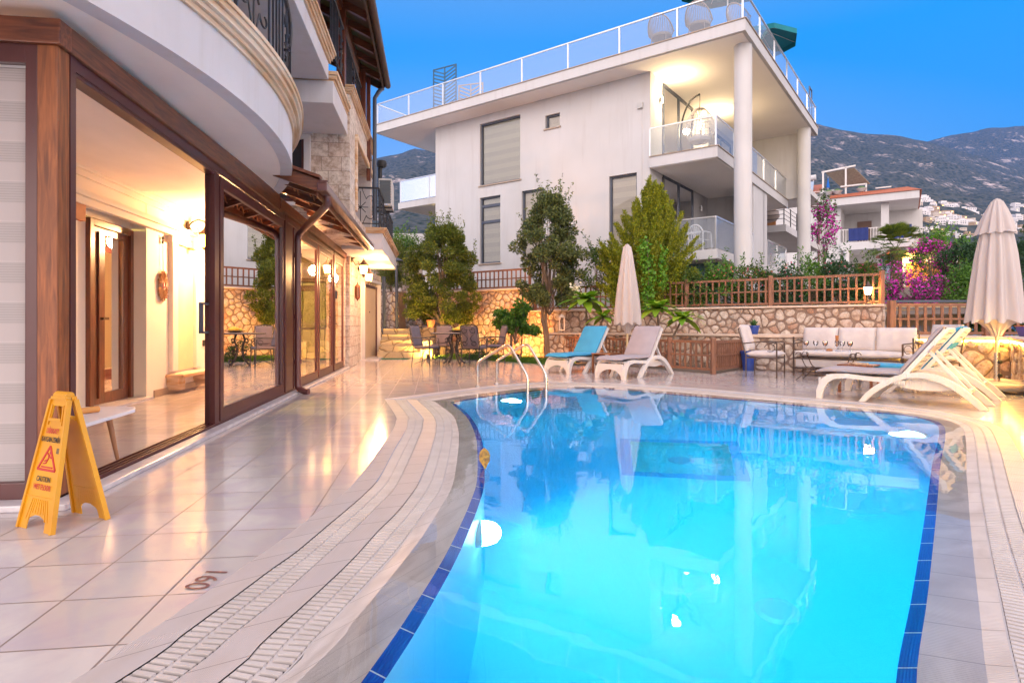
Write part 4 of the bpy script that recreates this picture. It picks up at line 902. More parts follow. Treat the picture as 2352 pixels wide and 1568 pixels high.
def tubchair(name, label, loc, rz, group):
    t = thing(name, label, 'chair', loc, rz, group)
    s = MB(); n = 22
    for k in range(n+1):
        a = -.15+math.pi*1.1*k/n+math.pi*0; zt = .50+.42*math.sin(max(0, min(math.pi, a)))**1.0
        p0 = (.27*math.cos(a), .27*math.sin(a)-.02, .38); p1 = (.36*math.cos(a), .36*math.sin(a)+.03, zt); s.tube([p0, p1], .013, 4)
    s.build('woven_back', mat('taupe_wicker', (.36,.30,.29), .7, var=(.26,.21,.2), sc=40), t)
    MB().tube([(.36*math.cos(-.15+math.pi*1.1*k/n), .36*math.sin(-.15+math.pi*1.1*k/n)+.03, .50+.42*math.sin(max(0,min(math.pi,-.15+math.pi*1.1*k/n)))) for k in range(n+1)], .022, 6).build('back_rim', M_wick, t)
    MB().lathe([(0,.36),(.29,.36),(.30,.40),(.27,.45),(0,.46)], (0,0,0), 20).build('seat', M_wick, t)
    for x, y in ((.2,.2),(-.2,.2),(.2,-.2),(-.2,-.2)): MB().tube([(x,y,.37),(x*1.2,y*1.2,0)], .015, 6).build('leg', M_wick, t)
    return t
gch = 'woven tub chairs on the roof terrace'
tubchair('wicker_chair', 'woven tub chair on the roof terrace nearest the white chimney block', WL(-2.6,.62,9.22), WR+R(180), gch).scale = (1.05,)*3
tubchair('wicker_chair', 'middle woven tub chair below the teal parasol on the roof terrace', WL(-1.45,.62,9.22), WR+R(180), gch).scale = (1.05,)*3
tubchair('wicker_chair', 'woven tub chair closest to the glass corner of the roof terrace', WL(-.45,1.2,9.22), WR+R(150), gch)
def parasol(name, label, loc, m, r, h, pm, group=None, tilt=0, folded=False):
    t = thing(name, label, 'parasol', loc, 0, group); t.rotation_euler = (0, tilt, 0)
    MB().tube([(0,0,0),(0,0,h+.05)], .022, 10).build('pole', pm, t, smooth=True)
    c = MB(); n = 8; rim = [(r*math.cos(k*math.pi/4), r*math.sin(k*math.pi/4)) for k in range(n)]
    c.add([(0,0,h)]+[(x,y,h-.5) for x,y in rim]+[(x,y,h-.66) for x,y in rim]+[(0,0,h-.012)]+[(x*.99,y*.99,h-.512) for x,y in rim], [(0,1+k,1+(k+1)%n) for k in range(n)]+[(1+k,9+k,9+(k+1)%n,1+(k+1)%n) for k in range(n)]+[(17,18+(k+1)%n,18+k) for k in range(n)])
    c.build('canopy', m, t)
    rb = MB()
    for x, y in rim: rb.beam((0,0,h-.03),(x*.98,y*.98,h-.52),.015,.015)
    rb.build('ribs', pm, t); return t
parasol('teal_parasol', 'open teal parasol over the woven chairs at the roof terrace corner', WL(-.9,1.5,9.2), M_teal, 1.5, 2.6, M_alu)
parasol('teal_parasol', 'open teal parasol further back along the roof terrace edge', WL(-.75,4.4,9.2), M_teal, 1.25, 1.75, M_alu)
t = thing('roof_cabinet', 'white cabinet on the roof terrace behind the side glass', 'cabinet', WL(-1.4,6.5,9.2), WR)
MB().box(0,.9,0,1.3,0,.75).build('carcass', M_white, t, bevel=.01); MB().box(.9,.915,.05,.62,.05,.7).box(.9,.915,.68,1.25,.05,.7).build('doors', M_white, t)
t = thing('framed_panel', 'small dark framed panel rising above the far end of the roof rail', 'panel', WL(-.2,10.2,9.2), WR)
MB().box(0,.04,0,.06,0,1.5).box(0,.04,.5,.56,0,1.5).box(0,.04,.06,.5,1.44,1.5).box(0,.04,.06,.5,.9,.95).build('frame', M_anth, t)
# egg chair
t = thing('egg_chair', 'white woven hanging egg chair on a black curved stand on the balcony', 'hanging chair', WL(-1.9,2.0,6.19), WR)
st_ = smooth_curve([(-.55,0,0),(-.62,0,.7),(-.55,0,1.35),(-.32,0,1.85),(.0,0,2.02)], 6)
MB().tube(st_, .03, 8).tube([(.42*math.cos(a)-.1,.42*math.sin(a),.02) for a in np.linspace(0,6.1,20)], .025, 6).build('stand', M_black, t, smooth=True)
MB().tube([(0,0,2.02),(0,0,1.55)], .012, 5).build('chain', M_black, t)
eg = MB(); 
for k in range(26):
    a = k/26*2*math.pi
    if abs(a-5.2) < .5: continue
    eg.tube([(.44*math.sin(u)*math.cos(a)*(1-.15*math.cos(u)), .40*math.sin(u)*math.sin(a), 1.0+.58*math.cos(u)) for u in np.linspace(.08,2.9,14)], .011, 4)
for u in np.linspace(.35,2.8,16):
    eg.tube([(.44*math.sin(u)*math.cos(a)*(1-.15*math.cos(u)), .40*math.sin(u)*math.sin(a), 1.0+.58*math.cos(u)) for a in np.linspace(-.6,4.4,22)], .010, 4)
eg.build('woven_shell', M_wwick, t); MB().lathe([(0,.50),(.30,.52),(.34,.60),(.25,.68),(0,.70)], (0,0,0), 18).build('cushion', M_ccream, t, smooth=True)
# balcony wall lights
def updown(label, loc, rz, pw, glow=True):
    t = thing('updown_light', label, 'wall light', loc, rz, 'cylinder wall lights of the modern house')
    MB().box(.0,.03,-.03,.03,-.04,.04).lathe([(.045,-.10),(.045,.10)], (.08,0,0), 14).build('housing', M_alu, t)
    if pw:
        MB().lathe([(0,.101),(.038,.101),(.038,.106),(0,.106)], (.08,0,0), 12).lathe([(0,-.106),(.038,-.106),(.038,-.101),(0,-.101)], (.08,0,0), 12).build('lit_lens', emis('warm_lens', (1,.78,.45), 25), t)
        for s in (1,-1):
            if s > 0: light('glow', (.55,0,.12), pw*1.3, (1,.72,.38), .12, t)
            l = light('beam', (.10,0,.14*s), pw, (1,.72,.38), .03, t, 'SPOT', spot_size=R(95), spot_blend=.6); l.rotation_euler = (R(180) if s > 0 else 0, 0, 0)
    return t
updown('lit cylinder light washing the wall beside the hanging egg chair', WL(-3.1,1.68,8.18), WR, 45)
updown('lit cylinder light deeper along the egg chair balcony wall', WL(-3.1,5.6,8.18), WR, 60)
updown('unlit cylinder light on the wall of the lower balcony with the plastic chair', WL(-3.1,5.5,5.3), WR, 0)
t = thing('ceiling_light', 'round lit ceiling light under the rear left balcony slab', 'ceiling light', WL(-13.2,3.4,6.27), 0)
MB().lathe([(0,-.07),(.14,-.06),(.2,-.01),(.2,0),(0,0)], (0,0,0), 20).build('diffuser', emis('warm_diffuser', (1,.75,.35), 10), t); light('rear_light', (0,0,-.25), 60, (1,.7,.3), .1, t)
t = thing('junction_box', 'small grey junction box with a thin pipe on the plain white wall', 'junction box', WL(-3.42,.95,7.85), WR)
MB().box(-.09,.09,-.08,0,-.09,.09).build('box', mat('grey_box', (.5,.5,.5), .5), t, bevel=.01); MB().box(.04,.052,-.012,0,-4.2,-.09).build('conduit', M_white, t)
# plastic garden chair on the lower balcony
def monobloc(name, label, loc, rz, group=None):
    t = thing(name, label, 'chair', loc, rz, group)
    MB().box(-.24,.24,-.22,.22,.40,.425).build('seat', M_resin, t, bevel=.012)
    bk = MB(); arc = [(-.24,.22,.42)]+[(.25*math.cos(a)*-1,.24+.05*math.sin(a),.62+.24*math.sin(a)) for a in np.linspace(0,math.pi,11)]+[(.24,.22,.42)]
    bk.tube(arc, .022, 6)
    for x in (-.13,-.065,0,.065,.13): bk.tube([(x,.22,.42),(x,.28,.82)], .014, 4)
    bk.box(-.2,.2,.255,.275,.60,.66); bk.build('backrest', M_resin, t)
    for s in (-1,1):
        MB().tube(smooth_curve([(s*.27,.22,.64),(s*.28,0,.65),(s*.27,-.2,.62),(s*.27,-.25,.42),(s*.28,-.26,0)], 3), .022, 6).build('armrest', M_resin, t)
        MB().tube([(s*.23,.20,.42),(s*.27,.27,0)], .022, 6).build('leg', M_resin, t)
    return t
monobloc('plastic_chair', 'white plastic garden chair on the lower balcony behind glass', WL(-1.85,1.8,3.18), WR+R(170))
t = monobloc('plastic_chair', 'white openwork garden chair on the rear left balcony', WL(-13.3,3.2,6.57), WR+R(120))
# ============================================================= second white house beyond
B2 = thing('white_villa', 'white balconied villa with a wood clad corner behind the round columns', 'house', tuple(WL(-1.7,12.2,0)), WR)
def Q2_(name, mb, m, **k): return mb.build(name, m, B2, **k)
Q2_('wall', MB().box(-8,-2.6,.6,11,.6,9), M_white); Q2_('upper_slab', MB().box(-8,0,0,10.9,8.16,8.45), M_white); Q2_('lower_slab', MB().box(-4,0,1.1,10.2,5.34,5.66), M_white)
Q2_('ground_slab', MB().box(-4,-.4,1.1,10.2,2.6,2.9), M_white)
Q2_('wood_cladding', MB().box(-2.6,-.9,3.2,3.3,5.66,8.16), mat('slatted_timber', (.42,.19,.07), .6, var=(.3,.12,.04), sc=4, stretch=(.2,.2,12)))
Q2_('side_door', MB().box(-2.58,-2.5,4.2,6.8,5.7,8.0).box(-2.58,-2.5,2.0,3.0,2.9,5.2), M_anth)
Q2_('pergola', MB().beam((-1.2,.6,8.45),(-1.2,.6,9.9),.1,.1,(1,0,0)).beam((-1.2,5.6,8.45),(-1.2,5.6,9.9),.1,.1,(1,0,0)).beam((-1.2,.6,9.9),(-1.2,5.6,9.9),.1,.12).beam((-5,.6,9.9),(-1.2,.6,9.9),.1,.12).box(-5,-1.3,.7,5.5,9.96,10.02), M_anth)
rl = MB()
for zz in (5.95,6.15,6.35,6.55): rl.tube([(-.1,1.2,zz),(-.1,10,zz)], .015, 4).tube([(-3,1.2,zz),(-.1,1.2,zz)], .015, 4)
for k in range(7): rl.tube([(-.1,1.2+k*1.45,5.66),(-.1,1.2+k*1.45,6.6)], .025, 4)
Q2_('balcony_rail', rl, M_iron)
t = thing('wicker_pod', 'round brown wicker basket seat hanging on the second villa balcony', 'hanging chair', WL(-2.7,14.4,5.9), WR)
MB().lathe([(.05,-.28),(.35,-.2),(.5,0),(.46,.25),(.40,.28)], (0,0,.35), 18).build('basket', M_wick, t, smooth=True); MB().lathe([(0,.4),(.4,.42),(.4,.5),(0,.52)], (0,0,0), 14).build('cushion', M_ccream, t); MB().tube([(0,0,.6),(0,0,2.2)], .015, 5).build('rope', M_iron, t)
# ============================================================= third house with red tiles
B3 = thing('terraced_house', 'white house with red tiled verge, pillared loggias and roof terrace', 'house', (25.5, 46, 0), R(-33))
def Q3(name, mb, m, **k): return mb.build(name, m, B3, **k)
Q3('main_wall', MB().box(-9,-.3,.0,12,3,11.2), M_white)
Q3('loggia_back', MB().box(-.3,5.0,4.0,4.2,3,10.04), M_white)
Q3('upper_slab', MB().box(-.3,4.3,-.3,8,6.70,7.28), M_white); Q3('lower_wall', MB().box(3.9,4.2,.0,.4,3,6.69), M_white)
Q3('roof_fascia', MB().box(-.9,4.7,-.9,9,10.05,10.6), M_white)
Q3('verge_tiles', MB().add([(-.95,-1.0,10.61),(4.85,-1.0,10.61),(4.85,9,10.61),(-.95,9,10.61),(-.95,-1.0,10.82),(4.0,-.2,11.05),(4.0,9,11.05),(-.95,9,11.0)], [(0,1,5,4),(1,2,6,5),(4,5,6,7),(0,4,7,3)]), M_redtile)
Q3('pillar', MB().box(2.35,2.85,-.2,.2,7.3,10.04), M_white); Q3('pillar', MB().box(2.35,2.85,-.2,.2,3,6.69), M_white); Q3('pillar', MB().lathe([(.2,3),(.2,6.69)], (.1,-.1,0), 12), M_white)
Q3('loggia_window', MB().box(.4,2.0,3.9,3.98,3.2,6.0), mat('brown_shutter', (.20,.09,.05), .6)); Q3('loggia_window', MB().box(.6,1.6,3.9,3.98,7.4,9.4), mat('brown_door', (.20,.12,.09), .6))
rl = MB(); rl.beam((-.2,-.2,8.25),(4.2,-.2,8.25),.06,.06).beam((4.2,-.2,8.25),(4.2,6,8.25),.06,.06)
for k in range(24): rl.beam((-.1+k*.18,-.2,7.3),(-.1+k*.18,-.2,8.22),.04,.04,(1,0,0))
Q3('balcony_rail', rl, M_resin)
Q3('drainpipe', MB().tube([(-3.2,-.1,11.1),(-3.2,-.1,10.5),(-1.8,-.12,10.2),(-1.8,-.12,3)], .09, 6), M_pipe)
Q3('terrace_parapet', MB().box(-3.4,-.5,-.3,-.05,11.2,11.4), M_white)
Q3('roof_pergola', MB().beam((-1.5,0,11.2),(-1.5,0,12.9),.12,.12,(1,0,0)).beam((.05,0,10.9),(.05,0,13.05),.12,.12,(1,0,0)).beam((-1.6,0,12.9),(.7,0,13.1),.12,.12).beam((-.3,-.1,11.6),(1.4,-.1,11.6),.1,.1).beam((1.4,-.1,11.65),(1.4,-.1,10.9),.1,.1,(1,0,0)).beam((2.0,-.1,11.2),(3.0,-.1,11.2),.08,.08), M_resin)
Q3('pergola_shade', MB().add([(-1.3,.1,12.85),(.6,.1,13.0),(1.6,1.3,11.9),(-.3,1.3,11.8),(-1.3,.1,12.80),(.6,.1,12.95),(1.6,1.3,11.85),(-.3,1.3,11.75)], [(0,1,2,3),(7,6,5,4),(0,4,5,1),(1,5,6,2),(2,6,7,3),(3,7,4,0)]), mat('reed_shade', (.30,.25,.20), .9, var=(.18,.14,.11), sc=30, stretch=(.2,1,1)))
Q3('red_roof', MB().add([(-6,-.3,11.25),(-1.7,-.6,11.25),(-1.7,3,12.6),(-6,3,12.6)], [(0,1,2,3)]), M_redtile)
t = thing('solar_heater', 'solar water heater with a white tank on the red tiled roof', 'water heater', Matrix.Rotation(R(-33),4,'Z') @ Vector((-2.9,.4,11.4)) + Vector((25.5,46,0)), R(-33)); t.scale = (.62,)*3
MB().lathe([(0,-1.3),(.36,-1.3),(.36,1.3),(0,1.3)], (0,.8,2.2), 16, 'x').build('tank', M_white, t, smooth=True); MB().add([(-1.1,-.6,.3),(1.1,-.6,.3),(1.1,.6,1.7),(-1.1,.6,1.7)], [(0,1,2,3)]).build('collector', mat('collector_glass', (.30,.38,.5), .2), t); MB().beam((-1,.8,0),(-1,.8,1.9),.06,.06,(1,0,0)).beam((1,.8,0),(1,.8,1.9),.06,.06,(1,0,0)).build('frame', M_alu, t)
def b3(x,y,z): return tuple(Matrix.Rotation(R(-33),4,'Z') @ Vector((x,y,z)) + Vector((25.5,46,0)))
t = thing('folded_parasol', 'small closed bright blue parasol on the red roofed terrace', 'parasol', b3(-1.15,-.1,11.3), 0); t.scale = (.42,)*3
MB().lathe([(.05,2.6),(.28,.9),(.3,.8),(.1,.85)], (0,0,0), 10).build('canopy', mat('bright_blue_canvas', (.0,.12,.5), .8), t); MB().tube([(0,0,0),(0,0,2.8)], .04, 6).build('pole', M_resin, t)
for i, (x, l) in enumerate(((-1.1,'pale stone planter below the pergola frame of the red roofed house'),(-.5,'pale stone planter between the pergola posts of the red roofed house'),(1.1,'wide pale planter at the tiled verge of the red roofed house'))):
    t = thing('stone_planter', l, 'planter', b3(x,-.35,11.0), 0, 'planters along the terrace of the red roofed house'); t.scale = (.5,)*3; MB().lathe([(.3,0),(.7,.45),(.74,.5),(.6,.5)], (0,0,0), 14).build('bowl', M_white, t); MB().lathe([(.6,.48),(.45,.7),(.1,.85)], (0,0,0), 9).build('foliage', mat('planter_greenery', (.08,.16,.04), .8, bs=1, bsc=20), t)
for i, (x, l) in enumerate(((.9,'long navy towel hung over the slatted balcony rail, the one left of the square pillar'),(3.6,'navy towel hung over the balcony rail outside the square pillar'))):
    t = MB(); n_ = 14
    t.add([(x-.65+k*.1, -.30-.03*math.sin(k*1.7), z) for z in (7.35, 8.31) for k in range(n_)], [(k,k+1,n_+k+1,n_+k) for k in range(n_-1)]).add([(x-.65+k*.1, -.25-.02*math.sin(k*1.7), z) for z in (7.6, 8.31) for k in range(n_)], [(k,k+1,n_+k+1,n_+k) for k in range(n_-1)])
    o = t.build('beach_towel', mat('navy_towel', (.02,.035,.16), .9), None, smooth=True, label=l, cat='towel', group='navy towels on the balcony rail'); o.location = (25.5,46,0); o.rotation_euler = (0,0,R(-33))
# ochre house further right
B4 = thing('ochre_house', 'ochre house with white framed windows half hidden by the palm', 'house', (34, 52, 0), R(-8))
MB().box(0,4.4,0,8,2,8.0).build('wall', mat('ochre_render', (.52,.34,.12), .8, var=(.45,.28,.1), sc=1), B4)
for x, z in ((.4,3.6),(2.8,3.4),(2.8,6.0)):
    f = MB().box(x-.15,x+1.35,-.06,-.002,z-.15,z+1.6).build('window', M_resin, B4); MB().box(x,x+1.2,-.09,-.062,z,z+1.45).build('pane', mat('dusk_glass', (.12,.13,.16), .15), f)
MB().box(2.4,4.6,-1.0,-.07,5.6,5.75).box(2.4,2.5,-1.0,-.9,5.75,6.6).box(4.5,4.6,-1.0,-.9,5.75,6.6).box(2.5,4.5,-.98,-.92,6.5,6.6).build('balcony', M_iron, B4)
B5 = thing('orange_lit_house', 'small white house corner glowing orange under a lit lamp by the palm', 'house', (26.5, 42, 0), R(-20))
MB().box(0,3.2,0,3,1.6,6.0).build('wall', M_white, B5); MB().box(.9,3.0,-.06,-.002,3.0,5.3).build('lit_recess', mat('terracotta_render', (.62,.22,.06), .8), B5); light('eave_light', (1.2,-.5,5.6), 350, (1,.45,.08), .15, B5)
MB().box(-.3,3.5,-.6,3.2,6.0,6.15).build('roof', M_redtile, B5)
# low building and street wall seen between the villa and the white house
B6 = thing('low_white_building', 'low white building with a flat roof edge seen behind the left trees', 'house', (-9.5, 34, 0), R(8))
MB().box(0,14,0,8,.5,5.6).build('wall', M_white, B6); MB().box(-.3,14.3,-.3,8,5.6,6.2).build('roof_edge', M_white, B6); MB().box(1,13,-.02,-.001,4.4,5.2).build('window_band', mat('dusky_band', (.22,.2,.2), .5), B6)
# ============================================================= GARDEN WALLS (house-aligned with the white neighbour)
def wallthing(name, label, cat, boxes, m=None, caps=(), group=None):
    t = thing(name, label, cat, WL(0,0,0), WR, group)
    mb = MB()
    for b in boxes: mb.box(*b)
    mb.build('mortar_core', M_mortar, t); st_ = []; k_ = 0
    for b in boxes:
        k_ += 1
        if b[1]-b[0] > b[3]-b[2]: st_.append(stone_mesh(rubble(b[0], b[1], max(b[4],0), b[5], .195, k_+len(label)), lambda u, v, h, b=b: (u, b[2]-h, v)))
        else: st_.append(stone_mesh(rubble(max(b[2],-11), b[3], max(b[4],0), b[5], .195, k_+len(label)), lambda u, v, h, b=b: (b[0]-h, u, v)))
        if b[1] in (3.25,-6.0,-11.0): st_.append(stone_mesh(rubble(b[2], b[3], max(b[4],0), b[5], .195, 9), lambda u, v, h, b=b: (b[1]+h, u, v)))
    q_ = MB()
    for z_ in st_: q_.join(z_)
    q_.build('stones', M_stone, t, smooth=True)
    if caps:
        c = MB()
        for b in caps: c.box(*b)
        c.build('capping', M_cap, t, bevel=.01)
    return t
wallthing('stone_wall', 'tall pale rubble stone wall with a flat cap behind the cream sofa', 'wall', [(-6,3.25,-1.45,-1.1,-.1,1.37)], caps=[(-6,3.28,-1.53,-1.0,1.372,1.42)])
wallthing('stone_wall', 'orange lit rubble wall below the wooden lattice behind the citrus shrub', 'wall', [(-11,-6.0,-1.47,-1.05,-.1,2.06)], caps=[(-11,-5.98,-1.55,-1.0,2.062,2.12)])
wallthing('stone_wall', 'highest rubble wall behind the lamp post at the end of the garden', 'wall', [(-17,-11.0,-1.42,-1.0,-.1,3.55)], caps=[(-17,-10.98,-1.5,-.95,3.552,3.61)])
wallthing('low_wall', 'low stone bench wall with a glowing light strip under its cap', 'wall', [(.75,5.28,-3.28,-2.7,0,.70),(5.30,5.75,-11,-3.2,0,.70)], caps=[(.75,5.24,-3.34,-1.46,.702,.76),(5.245,5.85,-11,-1.5,.702,.76)])
wallthing('low_wall', 'rough low stone ledge inside the planting bed behind the small fence', 'wall', [(-5,.74,-2.2,-1.5,-.05,.70)], caps=[(-5,.74,-2.25,-1.46,.702,.75)])
wallthing('low_wall', 'yellow lit garden wall beside the entrance steps', 'wall', [(-13.6,-9.9,-3.2,-2.9,-.1,2.05)])
# led strip
M_led = emis('led_strip', (1,.56,.07), 75)
t = thing('light_strip', 'thin glowing yellow light strip under the wall cap behind the beige parasol', 'light strip', WL(0,0,0), WR)
MB().box(3.2,5.25,-3.315,-3.29,.665,.695).build('strip', M_led, t); MB().box(5.265,5.29,-10.5,-3.33,.665,.695).build('strip', M_led, t)
# garden terrace behind the wall
gt = MB(); gt.add([tuple(WL(*p)) for p in ((-40,-1.0,1.2),(40,-1.0,1.2),(40,30,3.5),(-40,30,3.5))], [(0,1,2,3)]); gt.build('upper_terrace', M_soil, None, kind='structure')
# steps
t = thing('stone_steps', 'yellow lit stone steps rising between the villa and the dining set', 'steps', (-3.95,17.6,0), R(4))
for i in range(5): MB().box(0,1.25-.0*i,.30*i,.30*i+.6 if i < 4 else 2.4,.172*i+.001,.172*(i+1)).build('step', M_step, t, bevel=.012)
MB().box(1.26,1.6,-.0,2.2,0,.5).box(1.26,1.6,.9,2.2,.501,.9).build('side_block', M_step, t, bevel=.015)
mt_ = MB().box(0,1.1,0,.45,.004,.012).build('door_mat', mat('green_mat', (.02,.16,.10), .95, bs=.5, bsc=200), None, label='dark green mat on the deck at the foot of the stone steps', cat='mat'); mt_.location = (-4.05,17.0,0)
# fences
def fence(name, label, pts, z0, h, gap, posts=None, group=None, mid=.5, pw=.09, bw=.042):
    t = thing(name, label, 'fence', pts[0] + (0,), 0, group); o = Vector((*pts[0],0)); r = MB(); b = MB(); cnt = 0
    for A, B_ in zip(pts, pts[1:]):
        a = Vector((*A,0))-o; c = Vector((*B_,0))-o; L = (c-a).length; d = (c-a).normalized()
        for z, th in ((z0+h-.03,.055),(z0+.03,.05))+(((z0+h*mid,.035),) if mid else ()): r.beam(a+Vector((0,0,z)), c+Vector((0,0,z)), .045, th)
        k = max(1, int(L/gap))
        for i in range(1, k): p = a+d*(L*i/k); s = d.cross(Vector((0,0,1)))*.0; b.beam(p+Vector((0,0,z0+.055)), p+Vector((0,0,z0+h-.058)), bw, .022, tuple(d.cross(Vector((0,0,1)))))
    r.build('rails', M_fencex, t); b.build('slats', M_fence, t)
    for p in (posts or pts):
        q = Vector((*p,0))-o; MB().box(q.x-pw/2,q.x+pw/2,q.y-pw/2,q.y+pw/2,z0-.06,z0+h+.05).build('post', M_fence, t, bevel=.008)
    return t
def W2(x, y): v = WL(x,y); return (v.x, v.y)
fence('lattice_fence', 'brown lattice fence on top of the sofa wall in front of the flowering hedge', [W2(-5.9,-1.28), W2(3.22,-1.28)], 1.45, .66, .158, [W2(-5.9,-1.28),W2(-3.1,-1.28),W2(-1.15,-1.28),W2(.92,-1.28),W2(3.22,-1.28)])
fence('lattice_fence', 'brown lattice fence on the higher orange lit wall between two trees', [W2(-10.8,-1.3), W2(-6.1,-1.3)], 2.15, .60, .17, [W2(-8.5,-1.3),W2(-6.1,-1.3)])
fence('lattice_fence', 'lower brown fence in front of the bamboo screen beside the beige parasol', [(7.20,11.4),(11.2,11.4)], .78, .60, .155, [(7.2,11.4),(9.0,11.4),(11.2,11.4)], bw=.05, pw=.11)
lf = 'low brown fences round the planting bed'
fence('picket_fence', 'low brown picket fence running behind the two middle loungers', [(1.34,17.2),(3.35,12.75)], .06, .60, .15, group=lf, mid=.5)
fence('picket_fence', 'short low brown fence section between its two posts beside the grey lounger', [(3.35,12.75),(3.95,11.79)], .06, .60, .135, posts=[(3.95,11.79)], group=lf, mid=.5)
fence('picket_fence', 'low brown fence of narrow slats ending behind the cream armchair', [(3.95,11.79),(5.15,13.15)], .06, .60, .10, posts=[(5.15,13.15)], group=lf, mid=.5)
# bamboo screen
t = thing('bamboo_screen', 'bamboo reed screen in a dark metal frame below the bougainvillea', 'screen', (9.0,14.6,0), R(-4))
mb = MB(); rnd = random.Random(5)
for i in range(150): mb.tube([(i*.0135+.01,rnd.uniform(0,.01),.3),(i*.0135+.01+rnd.uniform(-.004,.004),0,1.50+rnd.uniform(-.03,.0))], .0068, 4)
mb.build('reeds', mat('bamboo_reeds', (.50,.36,.20), .7, var=(.36,.25,.14), sc=50, stretch=(1,1,.15)), t)
MB().box(-.04,2.06,-.03,.03,1.52,1.57).box(2.02,2.06,-.03,.03,0,1.52).box(-.04,0,-.03,.03,0,1.52).box(.0,2.02,-.025,.0,1.36,1.385).box(0,2.02,-.025,.0,.55,.575).build('frame', M_anth, t)
# wall lamp
t = thing('post_lantern', 'lit lantern standing on the wall cap at the corner of the lattice fence', 'lantern', WL(2.98,-1.47,1.42), 0)
MB().lathe([(.0,0),(.07,0),(.07,.02),(.025,.05),(.018,.16),(.05,.19),(.055,.21)], (0,0,0), 10).build('stand', M_ironb, t, smooth=True)
MB().lathe([(.05,.212),(.085,.36),(.088,.37)], (0,0,0), 8).build('lamp_glass', emis('bright_lamp_glass', (1,.60,.20), 22), t); MB().lathe([(.10,.372),(.09,.39),(.03,.45),(.012,.50),(.0,.51)], (0,0,0), 8).build('cap', M_ironb, t)
light('post_lantern_light', (0,-.05,.30), 42, (1,.45,.10), .09, t)
# ground spot lights
for l, p, e, c in (('small ground spot behind the dining chairs lighting the wall orange',(.15,17.2,.0),105,(1,.36,.06)), ('small ground spot near the steps lighting the stone yellow',(-2.4,17.2,.0),70,(1,.55,.10)), ('small ground spot in the bed left of the picket fence',(1.7,15.4,.0),22,(1,.40,.12))):
    t = thing('ground_spot', l, 'spot light', p, 0, 'garden ground spots'); MB().lathe([(0,0),(.05,0),(.06,.06),(.0,.07)], (0,0,0), 12).build('housing', M_black, t); MB().box(-.05,.05,.0,.012,.06,.14).build('hood', M_black, t).location = (0,-.045,0); sl_ = light('spot_light', (0,0,.12), e*3.2, c, .04, t, 'SPOT', spot_size=R(125), spot_blend=.8); sl_.rotation_euler = (R(112),0,0)
# lamp post by the steps
t = thing('lamp_post', 'slim dark unlit lamp post with a flat hood beside the stone steps', 'lamp post', (-3.65,19.0,.0), 0)
MB().tube([(0,0,.5),(0,0,3.1)], .045, 10).build('pole', M_anth, t); MB().lathe([(.04,3.1),(.20,3.02),(.22,3.0),(.0,2.99)], (0,0,0), 14).build('hood', M_anth, t); MB().lathe([(.0,2.98),(.05,2.98),(.07,2.86),(0,2.85)], (0,0,0), 10).build('lamp_glass', mat('unlit_lamp_glass', (.5,.5,.5), .3), t); MB().box(-.07,.07,-.07,.07,.0,.52).build('foot', M_anth, t)
# small lantern in the tree bed
t = thing('hanging_lantern', 'small pale wooden lantern hanging beside the tall tree trunk', 'lantern', (1.36,16.4,1.12), 0)
MB().lathe([(.0,.16),(.03,.13),(.09,.07),(.095,.05)], (0,0,0), 4).box(-.075,.075,-.075,.075,-.30,-.27).build('cap', M_cap, t)
f = MB()
for x in (-.065,.065):
    for y in (-.065,.065): f.box(x-.01,x+.01,y-.01,y+.01,-.27,.05)
f.build('frame', M_cap, t); MB().tube([(0,0,.16),(0,0,.9)], .006, 4).build('hook', M_iron, t)
# pots
def pot(label, loc, r, h, m, plant=True, leafcol=((.05,.12,.03),(.1,.2,.05)), name='plant_pot', spread=1.3):
    t = thing(name, label, 'plant pot', loc, 0)
    MB().lathe([(0,0),(r*.68,0),(r*.95,h*.86),(r*1.05,h*.87),(r*1.05,h),(r*.9,h),(r*.88,h*.9),(0,h*.9)], (0,0,0), 20).build('pot', m, t, smooth=True)
    if plant:
        mb = MB(); rnd = random.Random(int(r*1000)+len(label))
        for i in range(60):
            a = rnd.uniform(0,6.28); e = rnd.uniform(.3,1.4); L = r*spread*rnd.uniform(.5,1.2); d = Vector((math.cos(a)*math.cos(e), math.sin(a)*math.cos(e), math.sin(e)))*L
            s = d.cross(Vector((0,0,1))).normalized()*L*.12; b = Vector((0,0,h*.9)); mb.add([b, b+d*.6+s, b+d, b+d*.6-s], [(0,1,2,3)])
        mb.build('foliage', leafmat('pot_leaves', list(leafcol)), t)
    return t
pot('blue glazed pot with a leafy plant on the ledge behind the armchair', WL(.95,-2.9,.765), .12, .19, M_bluepot)
pot('tall blue glazed pot standing on the deck behind the cream armchair', (5.02,12.75,0), .17, .42, M_bluepot, False)
pot('terracotta pot standing on the steps edge behind the dining chairs', (-2.42,17.9,.90), .13, .22, M_terra, False)
pot('terracotta pot on the bench wall beside the beige parasol pole', (8.55,10.55,.765), .11, .17, M_terra, False)
t = thing('planter', 'violet blue oblong planter with greenery on the bench wall corner', 'planter', (9.1,10.3,.765), R(-10))
MB().prism([(-.30,0),(.30,0),(.36,.17),(-.36,.17)], -.11, .11, 'y').build('trough', mat('violet_plastic', (.10,.08,.35), .5), t, bevel=.01); MB().box(-.37,.37,-.12,.12,.172,.19).build('rim', M_terra, t)
